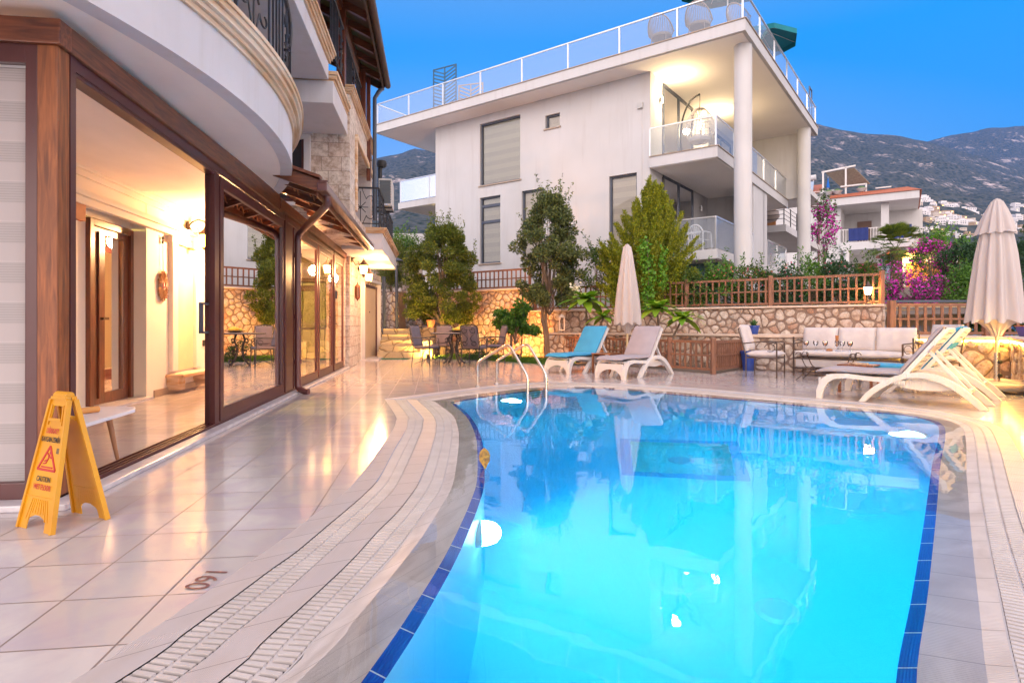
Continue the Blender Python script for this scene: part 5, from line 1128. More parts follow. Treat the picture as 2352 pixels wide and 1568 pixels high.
# ============================================================= LOUNGERS
def ribmat():
    m, t, b = newmat('ribbed_resin'); b.inputs['Base Color'].default_value = (.62,.58,.56,1); b.inputs['Roughness'].default_value = .45
    c = N(t, 'ShaderNodeTexCoord'); s = N(t, 'ShaderNodeSeparateXYZ'); lk(t, c.outputs['Object'], s.inputs[0]); w = mth(t, 'SINE', mth(t, 'MULTIPLY', s.outputs[0], 6.2832/.017))
    w2 = mth(t, 'SINE', mth(t, 'MULTIPLY', s.outputs[2], 6.2832/.06)); bump(t, b, mth(t, 'MULTIPLY_ADD', w2, .3, w), .5, .003); return m
M_rib = ribmat()
def lounger(label, loc, rz, cush, group, folded=.0):
    t = thing('sun_lounger', label, 'sun lounger', loc, rz, group)
    rail = [(0,0),(.0,.10),(.03,.20),(.08,.275),(.17,.325),(.35,.338),(.8,.30),(1.0,.285),(1.0,.235),(.8,.248),(.35,.280),(.22,.262),(.145,.215),(.10,.14),(.075,.05),(.07,0)]
    o_ = smooth_curve([Vector((x,z,0)) for x,z in ((.50,0),(.62,.15),(.80,.29),(.98,.368),(1.15,.392),(1.32,.37),(1.50,.285),(1.67,.14),(1.80,0))], 4)
    i_ = smooth_curve([Vector((x,z,0)) for x,z in ((1.715,0),(1.6,.11),(1.45,.225),(1.30,.300),(1.15,.325),(1.0,.305),(.85,.24),(.69,.12),(.575,0))], 4)
    arch = [(p.x,p.y) for p in o_+i_]
    lens = [(.80,.245),(.95,.20),(1.15,.175),(1.35,.185),(1.52,.215),(1.40,.27),(1.15,.31),(.95,.285)]
    for s in (-1, 1):
        y0, y1 = (s*.31, s*.255); MB().prism(rail, min(y0,y1), max(y0,y1), 'y').build('front_leg', M_rib, t); MB().prism(arch, min(s*.335,s*.262), max(s*.335,s*.262), 'y').build('arched_leg', M_rib, t, bevel=.006)
    MB().prism(lens, -.255, .255, 'y').build('seat_shell', M_rib, t)
    cut = [(.24*math.cos(a), .17*math.sin(a)) for a in np.linspace(0, math.pi, 14)]
    MB().prism([(-.255,0),(-.255,.27),(.255,.27),(.255,0)] + cut, .012, .045, 'x').build('foot_panel', M_resin, t)
    MB().box(.10,1.02,-.25,.25,.285,.312).build('seat_slats', M_resin, t)
    b0 = Vector((.98,0,.345)); b1 = Vector((1.40,0,.90)); d = (b1-b0).normalized(); nn = Vector((-d.z,0,d.x))
    fr = MB()
    for s in (-1,1): fr.beam(b0+Vector((0,s*.27,0)), b1+Vector((0,s*.27,0)), .06, .05, tuple(nn))
    for q in np.linspace(0, 1, 9): p = b0.lerp(b1, q); fr.beam(p+Vector((0,-.245,0)), p+Vector((0,.245,0)), .05, .03, tuple(nn))
    fr.build('backrest_frame', M_rib, t)
    sp = MB(); p = b0.lerp(b1,.55)
    for s in (-1,1): sp.beam(p+Vector((.02,s*.20,-.01)), Vector((1.62,s*.2,.17)), .05, .03)
    sp.beam((1.60,-.22,.19),(1.60,.22,.19),.04,.03); sp.build('prop', M_resin, t)
    # cushions
    def pad(p0, p1, up, w, th, nm, lift):
        m = MB(); n = 12; W_ = w/2; rows = []
        for i in range(n+1):
            f = i/n; c = Vector(p0).lerp(Vector(p1), f) + Vector(up)*(lift(f)); e = min(1, min(f,1-f)*16+.35); rows.append([(c+Vector((0,y,0))+Vector(up)*z) for y, z in ((-W_,th*.25),(-W_,th*.75*e),(-W_+.02,th*e),(W_-.02,th*e),(W_,th*.75*e),(W_,th*.25),(W_-.03,0),(-W_+.03,0))])
        vs = [q for r_ in rows for q in r_]; fs = [(i*8+k, i*8+(k+1)%8, (i+1)*8+(k+1)%8, (i+1)*8+k) for i in range(n) for k in range(8)] + [tuple(range(8)), tuple(n*8+k for k in reversed(range(8)))]
        m.add(vs, fs); return m.build(nm, cush, t, smooth=True, bevel=0)
    pad((-.02,0,.335), (1.02,0,.335), (0,0,1), .56, .055, 'seat_cushion', lambda f: .012*math.sin(f*math.pi)+.006*math.sin(f*9))
    pad(b0-d*.02+nn*.028, b1+d*.02+nn*.028, nn, .56, .055, 'back_cushion', lambda f: 0)
    MB().beam(b0.lerp(b1,.62)+Vector((0,-.305,0))-nn*.02, b0.lerp(b1,.62)+Vector((0,.305,0))-nn*.02, .10, .012, tuple(nn)).build('cushion_strap', cush, t)
    return t
gl = 'white sun loungers round the pool'
lounger('white sun lounger with blue cushion left of the closed parasol', (.88,11.9,0), R(47.5), M_cblue, gl)
lounger('white sun lounger with grey cushion in front of the closed middle parasol', (1.74,10.75,0), R(47.5), M_cgrey, gl)
lounger('white ribbed sun lounger with grey cushion at the pool edge nearest the big beige parasol', (4.235,8.164,0), R(-43.8), M_cgrey, gl)
lounger('white sun lounger with blue cushion half hidden behind the near grey one', (5.12,9.08,0), R(-43.8), M_cblue, gl)
def sidetable(label, loc, rz, w=.46, h=.40):
    t = thing('side_table', label, 'table', loc, rz, 'small teak side tables'); mb = MB()
    for i in range(6): mb.box(-w/2+i*w/6+.003,-w/2+(i+1)*w/6-.003,-w/2,w/2,h-.02,h)
    mb.build('table_top', M_teak, t); MB().box(-w/2+.02,w/2-.02,-w/2+.03,-w/2+.045,h-.07,h-.02).box(-w/2+.02,w/2-.02,w/2-.045,w/2-.03,h-.07,h-.02).build('apron', M_teak, t)
    for x in (-1,1):
        for y in (-1,1): MB().box(x*(w/2-.03)-.018,x*(w/2-.03)+.018,y*(w/2-.03)-.018,y*(w/2-.03)+.018,0,h-.021).build('leg', M_teak, t)
    return t
sidetable('square teak side table between the two middle loungers', (1.92,12.15,0), R(47.5))
sidetable('square teak side table with a book between the two right loungers', (4.98,8.62,0), R(-43.8))
MB().box(-.1,.1,-.07,.07,0,.018).build('book', mat('book_cover', (.55,.42,.30), .6, var=(.3,.2,.15), sc=12), None, label='small book lying on the teak side table between the right loungers', cat='book').location = (4.98,8.62,.401)
# ============================================================= CLOSED PARASOLS
def closed(name, label, loc, prof, pole_h, folds, wheels=False, flap=None, seed=1):
    t = thing(name, label, 'parasol', loc, 0); n = 96; rnd = random.Random(seed); ph = [rnd.uniform(0,6.28) for _ in range(3)]
    m = len(prof)
    def wob(a, i, mm):
        f = i/(mm-1); return 1 + .15*min(1,f*1.8)*math.cos(folds*a+ph[0]+.25*math.sin(3*a)) + .08*f*math.cos(3*a+ph[1]) + .05*f*math.cos(5*a+ph[2]+f*2)
    def tier(pr, nm, drop=0):
        vs = []; fs = []
        for i, (r, z) in enumerate(pr):
            for k in range(n):
                a = k*2*math.pi/n; q = r*wob(a, i, len(pr)); zz = z - (drop*(.5+.5*math.cos(folds*a+ph[0])) if i == len(pr)-1 else 0)
                vs.append((q*math.cos(a), q*math.sin(a), zz))
        for i in range(len(pr)-1):
            for k in range(n): fs.append((i*n+k, (i+1)*n+k, (i+1)*n+(k+1)%n, i*n+(k+1)%n))
        o = MB().add(vs, fs).build(nm, M_canvas, t, smooth=2); return o
    tier(prof, 'canopy', .06)
    r_, z_ = prof[-1]; tier([(r_*.96,z_+.0),(r_*.55,z_-.07),(r_*.28,z_-.16),(.05,z_-.24)], 'lower_folds', .0)
    if flap: tier(flap, 'vent_flap', .03)
    MB().lathe([(0,0),(.05,0),(.045,.03),(.0,.05)], (0,0,prof[0][1]-.02), 12).build('cap', M_canvas, t, smooth=True)
    MB().tube([(0,0,.0),(0,0,pole_h)], .027, 14).build('pole', mat('brass_toned_pole', (.62,.50,.30), .3, .7), t, smooth=True); return t
closed('closed_parasol', 'closed beige parasol standing behind the middle loungers', (2.53,13.2,0), [(.03,2.72),(.085,2.68),(.115,2.5),(.15,2.2),(.20,1.8),(.235,1.5),(.26,1.15),(.27,1.02)], 2.4, 9, seed=2)
t = closed('closed_parasol', 'large closed beige cantilever parasol beside the glowing wall', (7.16,8.87,0), [(.05,2.80),(.08,2.75),(.12,2.58),(.175,2.32),(.22,2.0),(.26,1.6),(.29,1.25),(.315,1.04)], 2.6, 11, flap=[(.075,2.78),(.12,2.66),(.17,2.50),(.225,2.32)], seed=5)
MB().lathe([(.030,0.06),(.040,.06),(.040,.56),(.030,.56)], (0,0,0), 14).build('sleeve', M_steel, t, smooth=True)
for z in (.22,.42): MB().lathe([(0,-.075),(.024,-.075),(.03,-.055),(.024,-.04),(0,-.04)], (0,0,z), 10, 'y').build('knob', M_black, t, smooth=True)
for x in (-.5,.03):
    for y in (-.62,.02): MB().box(x,x+.47,y,y+.6 if y < 0 else y+.5,.06,.13).build('base_slab', M_cap, t, bevel=.01)
MB().box(-.52,.52,-.64,-.60,.05,.09).build('base_rail', M_alu, t); MB().box(-.52,.52,.53,.57,.05,.09).build('base_rail', M_alu, t)
for x in (-.46,.46):
    for y in (-.62,.5): MB().lathe([(0,-.02),(.035,-.02),(.035,.02),(0,.02)], (x,y,.037), 12, 'x').build('wheel', M_black, t)
# ============================================================= IRON LOUNGE SET
def cushion(x0,x1,y0,y1,z0,z1,puff=.03,seed=0):
    nx, ny = 14, 10; rnd = random.Random(seed); V_ = []; vs = []; fs = []
    def side(top):
        g = []
        for j in range(ny+1):
            for i in range(nx+1):
                u = i/nx; v = j/ny; e = (max(0, 4*u*(1-u))**.35)*(max(0, 4*v*(1-v))**.35); mid = (z0+z1)/2; hh = (z1-z0)/2*(.30+.70*e) + puff*e*.4 + .004*math.sin(u*17+seed)*e
                g.append((x0+(x1-x0)*u+(-.012*(1-e) if 0 else 0), y0+(y1-y0)*v, mid+(hh if top else -hh)))
        return g
    T = side(True); B_ = side(False); m = MB(); N_ = (nx+1)
    m.add(T, [(j*N_+i, j*N_+i+1, (j+1)*N_+i+1, (j+1)*N_+i) for j in range(ny) for i in range(nx)])
    m.add(B_, [(j*N_+i, (j+1)*N_+i, (j+1)*N_+i+1, j*N_+i+1) for j in range(ny) for i in range(nx)])
    per = [i for i in range(nx)] + [nx+j*N_ for j in range(ny)] + [ny*N_+nx-i for i in range(nx)] + [(ny-j)*N_ for j in range(ny)]
    off = len(T); m.f += [(a, b, b+off, a+off) for a, b in zip(per, per[1:]+per[:1])]; return m
def upright(c, w, h, th, tilt, yaw=0):
    """transform a flat cushion (x across, y up the back) into a leaning one at c"""
    return Matrix.Translation(c) @ Matrix.Rotation(yaw,4,'Z') @ Matrix.Rotation(R(90)-tilt,4,'X')
def ironchair(label, loc, rz, group=None, arm=True):
    """faces local -y"""
    t = thing('cushioned_chair', label, 'chair', loc, rz, group); f = MB()
    for x in (-.27,.27):
        f.beam((x,-.28,0),(x,-.28,.64 if arm else .4),.022,.022,(0,1,0)); f.tube([(x,.26,0),(x,.26,.4),(x,.40,.90)], .012, 5)
        f.tube([(x,-.28,.64),(x,.0,.66),(x,.32,.62)], .011, 5)
        f.tube([(x, -.16+.09*math.cos(a), .55+.07*math.sin(a)) for a in np.linspace(0,5.2,12)], .007, 4)
    f.tube([(-.27,-.28,.36),(.27,-.28,.36),(.27,.26,.36),(-.27,.26,.36),(-.27,-.28,.36)], .013, 5); f.tube([(-.27,.40,.90),(.27,.40,.90)], .012, 5); f.tube([(-.27,.34,.72),(.27,.34,.72)], .009, 5)
    f.build('frame', M_ironb, t, smooth=False)
    cushion(-.26,.26,-.30,.26,.375,.485,.02,1).build('seat_cushion', M_ccream, t, smooth=2)
    cushion(-.25,.25,0,.50,-.06,.06,.02,2).xf(upright(Vector((0,.26,.48)),0,0,0,R(14))).build('back_cushion', M_ccream, t, smooth=2); return t
ironchair('cream cushioned iron armchair left of the sofa beside the blue pot', (4.72,11.22,0), R(52), None)
ironchair('cream cushioned iron armchair behind the right lounger against the glowing wall', (6.80,9.75,0), R(-72), None)
t = thing('sofa', 'three seat cream cushioned iron sofa against the rubble wall', 'sofa', (5.39,11.50,0), R(-40.8)); f = MB(); L = 1.92
for x in (0,L):
    f.beam((x,0,0),(x,0,.74),.026,.026,(0,1,0)); f.tube([(x,.62,0),(x,.62,.4),(x,.72,.86)], .013, 5); f.tube([(x,0,.66),(x,.3,.68),(x,.66,.64)], .012, 5); f.tube([(x,.15+.1*math.cos(a),.55+.08*math.sin(a)) for a in np.linspace(0,5.3,12)], .008, 4)
f.tube([(0,0,.335),(L,0,.335),(L,.62,.335),(0,.62,.335),(0,0,.335)], .013, 5); f.tube([(0,0,.15),(L,0,.15)], .016, 5); f.tube([(0,.72,.86),(L,.72,.86)], .012, 5); f.tube([(L/2,.62,0),(L/2,.62,.335)], .012, 5)
for x in (.64,1.28): f.tube([(x,.62,.4),(x,.72,.86)], .010, 5)
f.build('frame', M_ironb, t)
cushion(.03,L-.03,-.02,.62,.352,.50,.0,3).build('seat_cushion', M_ccream, t, smooth=2); MB().box(.03,L-.03,.01,.6,.17,.325).build('lower_mattress', M_ccream, t, bevel=.02)
for i in range(3): cushion(-.31,.31,0,.45,-.075,.075,.035,5+i).xf(upright(Vector((.33+i*.63,.52,.47)),0,0,0,R(12),R((i-1)*2))).build('back_cushion', M_ccream, t, smooth=2)
# coffee table
t = thing('coffee_table', 'glass coffee table with curled iron legs in front of the sofa', 'table', (5.48,10.42,0), R(-40.8))
MB().box(-.47,.47,-.27,.27,.50,.512).build('table_top', mat('frosted_glass_top', (.68,.66,.66), .15), t, bevel=.004); f = MB()
for sx in (-1,1):
    for sy in (-1,1):
        f.tube(smooth_curve([(sx*.40,sy*.2,.47),(sx*.36,sy*.2,.36),(sx*.28,sy*.2,.22),(sx*.10,sy*.2,.17),(sx*.02,sy*.2,.19)], 4), .009, 5)
        f.tube([(sx*(.42+.05*math.cos(a)),sy*.2,.44+.045*math.sin(a)) for a in np.linspace(0,5.4,12)], .008, 5); f.tube(smooth_curve([(sx*.28,sy*.2,.22),(sx*.36,sy*.2,.10),(sx*.46,sy*.22,.0)], 4), .009, 5)
    f.tube([(sx*.28,-.2,.22),(sx*.28,.2,.22)], .008, 5)
f.tube([(-.28,0,.22),(.28,0,.22)], .008, 5); f.build('iron_base', M_ironb, t)
M_wine = mat('amber_drink', (.80,.28,.03), .3, var=(.7,.22,.02)); M_gob = glassmat('goblet_glass', (.97,.97,.98), 1.6, ior=1.5)
def TL(x,y,z): v = Matrix.Rotation(R(-40.8),4,'Z') @ Vector((x,y,z)); return v+Vector((5.48,10.42,0))
def goblet(label, x, y, full):
    t = thing('goblet', label, 'glass', TL(x,y,.513), 0, 'stemmed glasses on the coffee table')
    MB().lathe([(0,0),(.035,.0),(.035,.004),(.006,.012),(.005,.075),(.03,.095),(.044,.13),(.040,.17),(.038,.17),(.042,.13),(.028,.10),(0,.082)], (0,0,0), 16).build('bowl', M_gob, t, smooth=True)
    if full: MB().lathe([(0,.086),(.026,.1),(.041,.128),(.0405,.138),(0,.138)], (0,0,0), 16).build('drink', M_wine, t, smooth=True)
    return t
goblet('amber filled stemmed glass at the left end of the coffee table', -.33, -.08, True); goblet('amber filled stemmed glass in the middle beside the brown snack', -.04, -.02, True); goblet('amber filled stemmed glass at the right end of the coffee table', .36, -.10, True)
goblet('empty stemmed glass behind the left amber drink', -.22, .10, False); goblet('empty stemmed glass just right of the tall bread sticks', .20, .10, False)
t = thing('breadstick_glass', 'tall glass holding brown bread sticks on the coffee table', 'glass', TL(.14,0,.513), 0); MB().lathe([(0,0),(.035,0),(.006,.02),(.006,.05),(.03,.08),(.035,.18),(.033,.18),(0,.07)], (0,0,0), 14).build('glass', M_gob, t, smooth=True); s_ = MB()
for x, y in ((-.012,0),(.0,.01),(.012,0),(0,-.01)): s_.tube([(x*.6,y,.08),(x*1.6,y*1.5,.27)], .010, 6)
s_.build('bread_sticks', mat('crusty_bread', (.42,.17,.06), .8), t)
MB().lathe([(0,0),(.05,.005),(.055,.02),(.03,.045),(0,.05)], (0,0,0), 12).build('snack', mat('brown_snack', (.36,.15,.06), .8, bs=.5), None, smooth=True, label='small brown snack heap beside the middle amber glass', cat='snack').location = TL(.04,-.08,.513)
# ============================================================= DINING SET
t = thing('dining_table', 'round iron dining table with scrolled legs and a glass top', 'table', (-1.42,14.75,0), R(10)); f = MB()
MB().lathe([(0,.765),(.56,.765),(.58,.775),(.56,.785),(0,.785)], (0,0,0), 36).build('table_top', mat('mosaic_top', (.30,.24,.22), .25), t)
MB().tube([(.57*math.cos(a),.57*math.sin(a),.76) for a in np.linspace(0,6.2832,36)], .012, 5).build('rim', M_iron, t)
for k in range(4):
    a = k*math.pi/2+.4; c, s = math.cos(a), math.sin(a); q = MB()
    q.tube([(c*r,s*r,z) for r,z in ((.10,.75),(.16,.62),(.10,.48),(.07,.35),(.12,.2),(.22,.08),(.30,.02))], .020, 6); q.tube([(c*(.27+.055*math.cos(u)),s*(.27+.055*math.cos(u)),.10+.055*math.sin(u)) for u in np.linspace(0,5.8,14)], .014, 5); q.tube([(c*(.20+.05*math.cos(u)),s*(.20+.05*math.cos(u)),.60+.05*math.sin(u)) for u in np.linspace(0,5.8,12)], .012, 5); q.tube([(c*(.16+.05*math.cos(u)),s*(.16+.05*math.cos(u)),.33+.05*math.sin(u)) for u in np.linspace(0,5.8,12)], .012, 5)
    q.build('leg', M_iron, t)
t = thing('fruit_platter', 'platter heaped with yellow and green fruit on the dining table', 'platter', (-1.33,14.7,.787), 0); MB().lathe([(0,0),(.10,.0),(.22,.035),(.23,.045),(.10,.02),(0,.015)], (0,0,0), 24).build('dish', mat('dark_dish', (.08,.07,.07), .2), t, smooth=True)
rnd = random.Random(4); fr = MB(); fr2 = MB()
for i in range(34):
    a = rnd.uniform(0,6.28); r = rnd.uniform(0,.14); s_ = rnd.uniform(.020,.036); (fr if i%3 else fr2).lathe([(s_*math.sin(u), -s_*math.cos(u)) for u in np.linspace(.1,3.04,6)], (r*math.cos(a),r*math.sin(a),.04+(.15-r)*.5*rnd.random()+s_), 8)
fr.build('yellow_fruit', mat('yellow_fruit_skin', (.75,.50,.06), .4), t, smooth=True); fr2.build('green_fruit', mat('green_fruit_skin', (.42,.55,.12), .4), t, smooth=True)
M_seatp = mat('mauve_grey_cushion', (.155,.125,.15), .85, var=(.13,.105,.125), sc=5)
def dchair(label, loc, rz):
    """faces local -y"""
    t = thing('dining_chair', label, 'chair', loc, rz, 'iron chairs round the dining table'); f = MB()
    for x in (-.23,.23):
        f.tube([(x,-.23,0),(x*.98,-.21,.44),(x,-.2,.64)], .011, 5); f.tube([(x,.26,0),(x*.96,.21,.42),(x,.28,.70),(x*.9,.33,.93)], .012, 5); f.tube(smooth_curve([(x,-.2,.64),(x*1.1,-.05,.67),(x,.26,.66)], 3), .011, 5)
        f.tube([(x*1.0,-.12+.055*math.cos(u),.57+.05*math.sin(u)) for u in np.linspace(0,5.5,10)], .007, 4)
    f.tube([(-.23,-.22,.42),(.23,-.22,.42),(.22,.21,.42),(-.22,.21,.42),(-.23,-.22,.42)], .012, 5); f.tube(smooth_curve([(-.207,.33,.93),(-.1,.34,.965),(.1,.34,.965),(.207,.33,.93)], 4), .012, 5); f.tube([(-.2,-.2,.06),(0,0,.16),(.2,.2,.06)], .007, 4); f.tube([(.2,-.2,.06),(0,0,.16),(-.2,.2,.06)], .007, 4)
    f.build('frame', M_iron, t); s = MB()
    for sx in (-1,1):
        def pt(x, z): return (x, .245+(z-.5)*.21+.035, z)
        s.tube([pt(sx*.11+sx*.055*math.cos(u)*(1-u/9), .85+.055*math.sin(u)*(1-u/9)) for u in np.linspace(3.2,-3.4,16)], .009, 5); s.tube([pt(sx*.12+sx*.05*math.cos(u)*(1-u/9), .55+.05*math.sin(u)*(1-u/9)) for u in np.linspace(-3.2,3.4,16)], .009, 5); s.tube([pt(sx*a, z) for a, z in ((.165,.85),(.15,.78),(.06,.70),(.035,.66),(.06,.60),(.16,.56))], .009, 5)
    s.build('scrollwork', M_iron, t)
    MB().box(-.22,.22,-.22,.20,.43,.475).build('seat_cushion', M_seatp, t, bevel=.018); cushion(-.20,.20,0,.48,-.02,.02,.0,2).xf(upright(Vector((0,.215,.475)),0,0,0,R(13))).build('back_cushion', M_seatp, t, smooth=2); return t
dchair('iron dining chair with its back to the steps, on the left of the table', (-2.02,14.15,0), R(68))
dchair('iron dining chair showing the scrolls of its back to the pool', (-.88,14.05,0), R(160))
dchair('iron dining chair facing the pool on the far side of the table', (-1.85,15.6,0), R(-10))
dchair('iron dining chair turned sideways at the far end next to the citrus shrub', (-.50,15.25,0), R(-70))
# ============================================================= POOL LADDER
t = thing('pool_ladder', 'curved stainless steel ladder rails at the corner of the pool', 'ladder', (-.54,9.4,0), 0); dv = Vector((.77,-.65,0)); off2 = Vector((.29,.38,0))
pf = [(0,.0),(0,.33),(.02,.385),(.08,.42),(.5,.625),(.57,.65),(.63,.655),(.68,.62),(.72,.575),(.95,.27),(.985,.22),(1,.15),(1,-.95)]
for o_ in (Vector((0,0,0)), off2):
    MB().tube([dv*a+o_+Vector((0,0,z)) for a, z in pf], .0205, 14).build('handrail', M_steel, t, smooth=True); MB().lathe([(.022,.0),(.045,.0),(.045,.006),(.022,.022)], tuple(o_), 16).build('flange', M_steel, t)
for z in (-.03,-.28,-.53,-.78): a = dv+Vector((0,0,z)); MB().beam(a+off2*.04-dv.normalized()*.05, a+off2*.96-dv.normalized()*.05, .08, .022).build('step', M_teak if z > -.1 else M_steel, t)
# ============================================================= FLOATING LEAF
gp = G(1113,1072,ZW); lm = MB(); o_ = [(0,-.075),(.012,-.05),(.030,-.02),(.034,.01),(.024,.04),(.0,.062),(-.024,.04),(-.034,.01),(-.030,-.02),(-.012,-.05)]
lm.add([(x,y,.004+.10*x*x*60*.02+.02*abs(x)) for x,y in o_]+[(0,0,.002)], [(i,(i+1)%10,10) for i in range(10)]); lm.tube([(0,-.07,.004),(0,-.10,.003)], .002, 4)
lo = lm.build('leaf', mat('autumn_leaf', (.40,.20,.015), .6, var=(.07,.03,.01), sc=45), None, label='single brown and gold leaf floating at the pool edge', cat='leaf'); lo.location = gp; lo.rotation_euler = (R(62),0,R(8)); lo.scale = (1.15,1.15,1.15); lo.location.z = .045
# ============================================================= POOL LAMPS
def plamp(label, loc, rz, pw, tilt=-12, gl=30):
    t = thing('pool_light', label, 'pool light', loc, rz, 'underwater pool lamps')
    MB().lathe([(0,-.03),(.140,-.03),(.140,.002),(.132,.008),(.0,.008)], (0,0,0), 24, 'x').build('rim', M_resin, t)
    MB().lathe([(.131,.009),(.122,.05),(.10,.085),(.05,.11),(0,.118)], (0,0,0), 20, 'x').build('lens', emis('lit_pool_lens', (.70,.95,1), gl), t, smooth=True)
    l = light('beam', (.16,0,0), pw, (.80,.97,1), .09, t, 'SPOT', spot_size=R(150 if gl < 30 else 136), spot_blend=1.0); l.rotation_euler = (0, R(-90-tilt), 0); return t
plamp('near underwater lamp on the curved side wall glowing white', (-.175,3.30,-.50), R(5), 820, tilt=-40)
plamp('far underwater lamp below the ladder glowing white', (-.05,8.30,-.42), R(-55), 420, gl=14)
plamp('underwater lamp at the rounded far right end of the pool', (3.86,5.75,-.42), R(185), 330, gl=9)
# ============================================================= WET FLOOR SIGN
t = thing('wet_floor_sign', 'yellow folding wet floor warning sign standing by the timber corner post', 'sign', (-2.163,2.90,0), R(-25.4)); HS = .61; SP = .122
M_redink = mat('red_ink', (.50,.03,.03), .5); M_blkink = mat('black_ink', (.02,.02,.02), .5)
def panelM(s):  # panel plane: x across, v up the slope, outward normal
    ang = math.atan2(SP-.012, HS); 
    return Matrix.Rotation(0 if s < 0 else math.pi, 4, 'Z') @ Matrix.Translation((0,-SP,0)) @ Matrix.Rotation(R(90)-ang, 4, 'X')
def text(body, size, x, y, m, parent, M, z=.0075, sx=.72):
    c = bpy.data.curves.new('lettering', 'FONT'); c.body = body; c.size = size; c.align_x = 'CENTER'; c.align_y = 'CENTER'; c.extrude = .0004; c.offset = .0004
    o = bpy.data.objects.new('lettering', c); COL.objects.link(o); dg = bpy.context.evaluated_depsgraph_get(); me = bpy.data.meshes.new_from_object(o.evaluated_get(dg)); bpy.data.objects.remove(o)
    me.transform(M @ Matrix.Translation((x,y,z)) @ Matrix.Diagonal((sx,1,1,1))); me.materials.clear(); me.materials.append(m); q = bpy.data.objects.new('lettering', me); COL.objects.link(q); q.parent = parent; return q
for s in (-1,1):
    M = panelM(s); w0, w1 = .143, .075; Hh = HS/math.cos(math.atan2(SP-.012,HS))
    def wx_(v): return w0+(w1-w0)*v/Hh
    outer = [(-w0,0),(-wx_(.0)+.07,0),(-.068,.05),(-.02,.068),(.02,.068),(.068,.05),(w0-.07,0),(w0,0)]
    hb, ht = Hh-.105, Hh-.045; hole = [(-.045,hb),(.045,hb),(.038,ht),(-.038,ht)]
    body = outer + [(wx_(Hh-.02),Hh-.02),(w1-.02,Hh),(-w1+.02,Hh),(-wx_(Hh-.02),Hh-.02)]
    def slabp(body, holes, z0, z1, m, nm, par):
        tri = geometry.tessellate_polygon([[Vector((*p,0)) for p in body]]+[[Vector((*p,0)) for p in h] for h in holes]); al = list(body)+[p for h in holes for p in h]; nn_ = len(al); mb = MB(); mb.add([(x,y,z0) for x,y in al]+[(x,y,z1) for x,y in al], [tuple(f) for f in tri]+[tuple(i+nn_ for i in f) for f in tri]); st_ = 0
        for lp in [body]+holes:
            k = len(lp); mb.f += [(st_+i, st_+(i+1)%k, st_+(i+1)%k+nn_, st_+i+nn_) for i in range(k)]; st_ += k
        return mb.xf(M).build(nm, m, par)
    pn = slabp(body, [hole], -.002, .002, M_yellow, 'panel', t)
    rim = MB()
    for a, b in (((-w0+.006,.0),(-w1+.006,Hh-.015)),((w0-.006,.0),(w1-.006,Hh-.015)),((-w1+.012,Hh-.008),(w1-.012,Hh-.008)),((-.05,hb-.006),(.05,hb-.006))): rim.beam((*a,0),(*b,0),.014,.022,(0,0,1))
    for a in (-1,1): rim.beam((a*.056,hb-.03,.001),(a*.046,ht+.004,.001),.008,.014,(0,0,1))
    rim.beam((-wx_(.15)+.012,.15,.001),(wx_(.15)-.012,.15,.001),.004,.010,(0,0,1))
    for k in range(9): x = -.085+k*.021; rim.beam((x*1.05,.075 if abs(x) < .05 else .045,.001),(x*.7,.14,.001),.004,.007,(0,0,1))
    rim.xf(M).build('rim', M_yellow, pn)
    text('DİKKAT!', .034, 0, .455, M_redink, pn, M); text('KAYGAN ZEMİN', .033, 0, .415, M_blkink, pn, M, sx=.62)
    text('CAUTION', .034, 0, .232, M_blkink, pn, M); text('WET FLOOR', .034, 0, .195, M_redink, pn, M)
    tg = MB(); T_ = [(-.072,.275),(.072,.275),(0,.385)]
    for a, b in zip(T_, T_[1:]+T_[:1]): tg.beam((*a,.003),(*b,.003),.010,.004,(0,0,1))
    for seg in (((-.045,.288),(.045,.288)),((-.035,.302),(-.012,.306)),((-.012,.306),(-.002,.322)),((-.030,.314),(-.002,.322)),((-.002,.322),(.006,.345)),((.004,.336),(.026,.332)),((.004,.338),(-.010,.352))): tg.beam((*seg[0],.003),(*seg[1],.003),.006,.004,(0,0,1))
    tg.lathe([(0,.002),(.007,.002),(.007,.005),(0,.005)], (.012,.355,0), 10); tg.xf(M).build('warning_symbol', M_redink, pn)
    MB().box(.055,.085,.355,.380,.002,.0045).xf(M).build('maker_mark', mat('grey_ink', (.16,.10,.05), .6), pn)
MB().tube([(-.05,0,HS+.002),(.05,0,HS+.002)], .022, 12).build('hinge', M_yellow, t, smooth=True)
# ============================================================= VEGETATION
def quads(V4, name, m, parent=None, **k):
    """V4: (n,4,3) array of leaf quads"""
    n = len(V4); me = bpy.data.meshes.new(name); me.vertices.add(n*4); me.vertices.foreach_set('co', V4.reshape(-1).astype(np.float32))
    me.loops.add(n*4); me.loops.foreach_set('vertex_index', np.arange(n*4, dtype=np.int32)); me.polygons.add(n); me.polygons.foreach_set('loop_start', np.arange(0, n*4, 4, dtype=np.int32)); me.polygons.foreach_set('loop_total', np.full(n, 4, dtype=np.int32))
    me.update(calc_edges=True); me.materials.append(m); o = bpy.data.objects.new(name, me); COL.objects.link(o); o.parent = parent; tag(o, **k); return o
def leaves(pts, L, aspect=.42, up=0., out=None, rng=RNG, droop=0.):
    n = len(pts); d = rng.normal(size=(n,3)); 
    if out is not None: d += out
    d[:,2] += up; d /= np.linalg.norm(d, axis=1, keepdims=True)+1e-9
    s = np.cross(d, rng.normal(size=(n,3))); s /= np.linalg.norm(s, axis=1, keepdims=True)+1e-9
    l = (L*rng.uniform(.6,1.25,n))[:,None]; w = l*aspect*.5; nrm = np.cross(d, s)
    p0 = pts; p2 = pts+d*l; mid = pts+d*l*.5+nrm*l*.08
    return np.stack([p0, mid+s*w, p2, mid-s*w], axis=1)
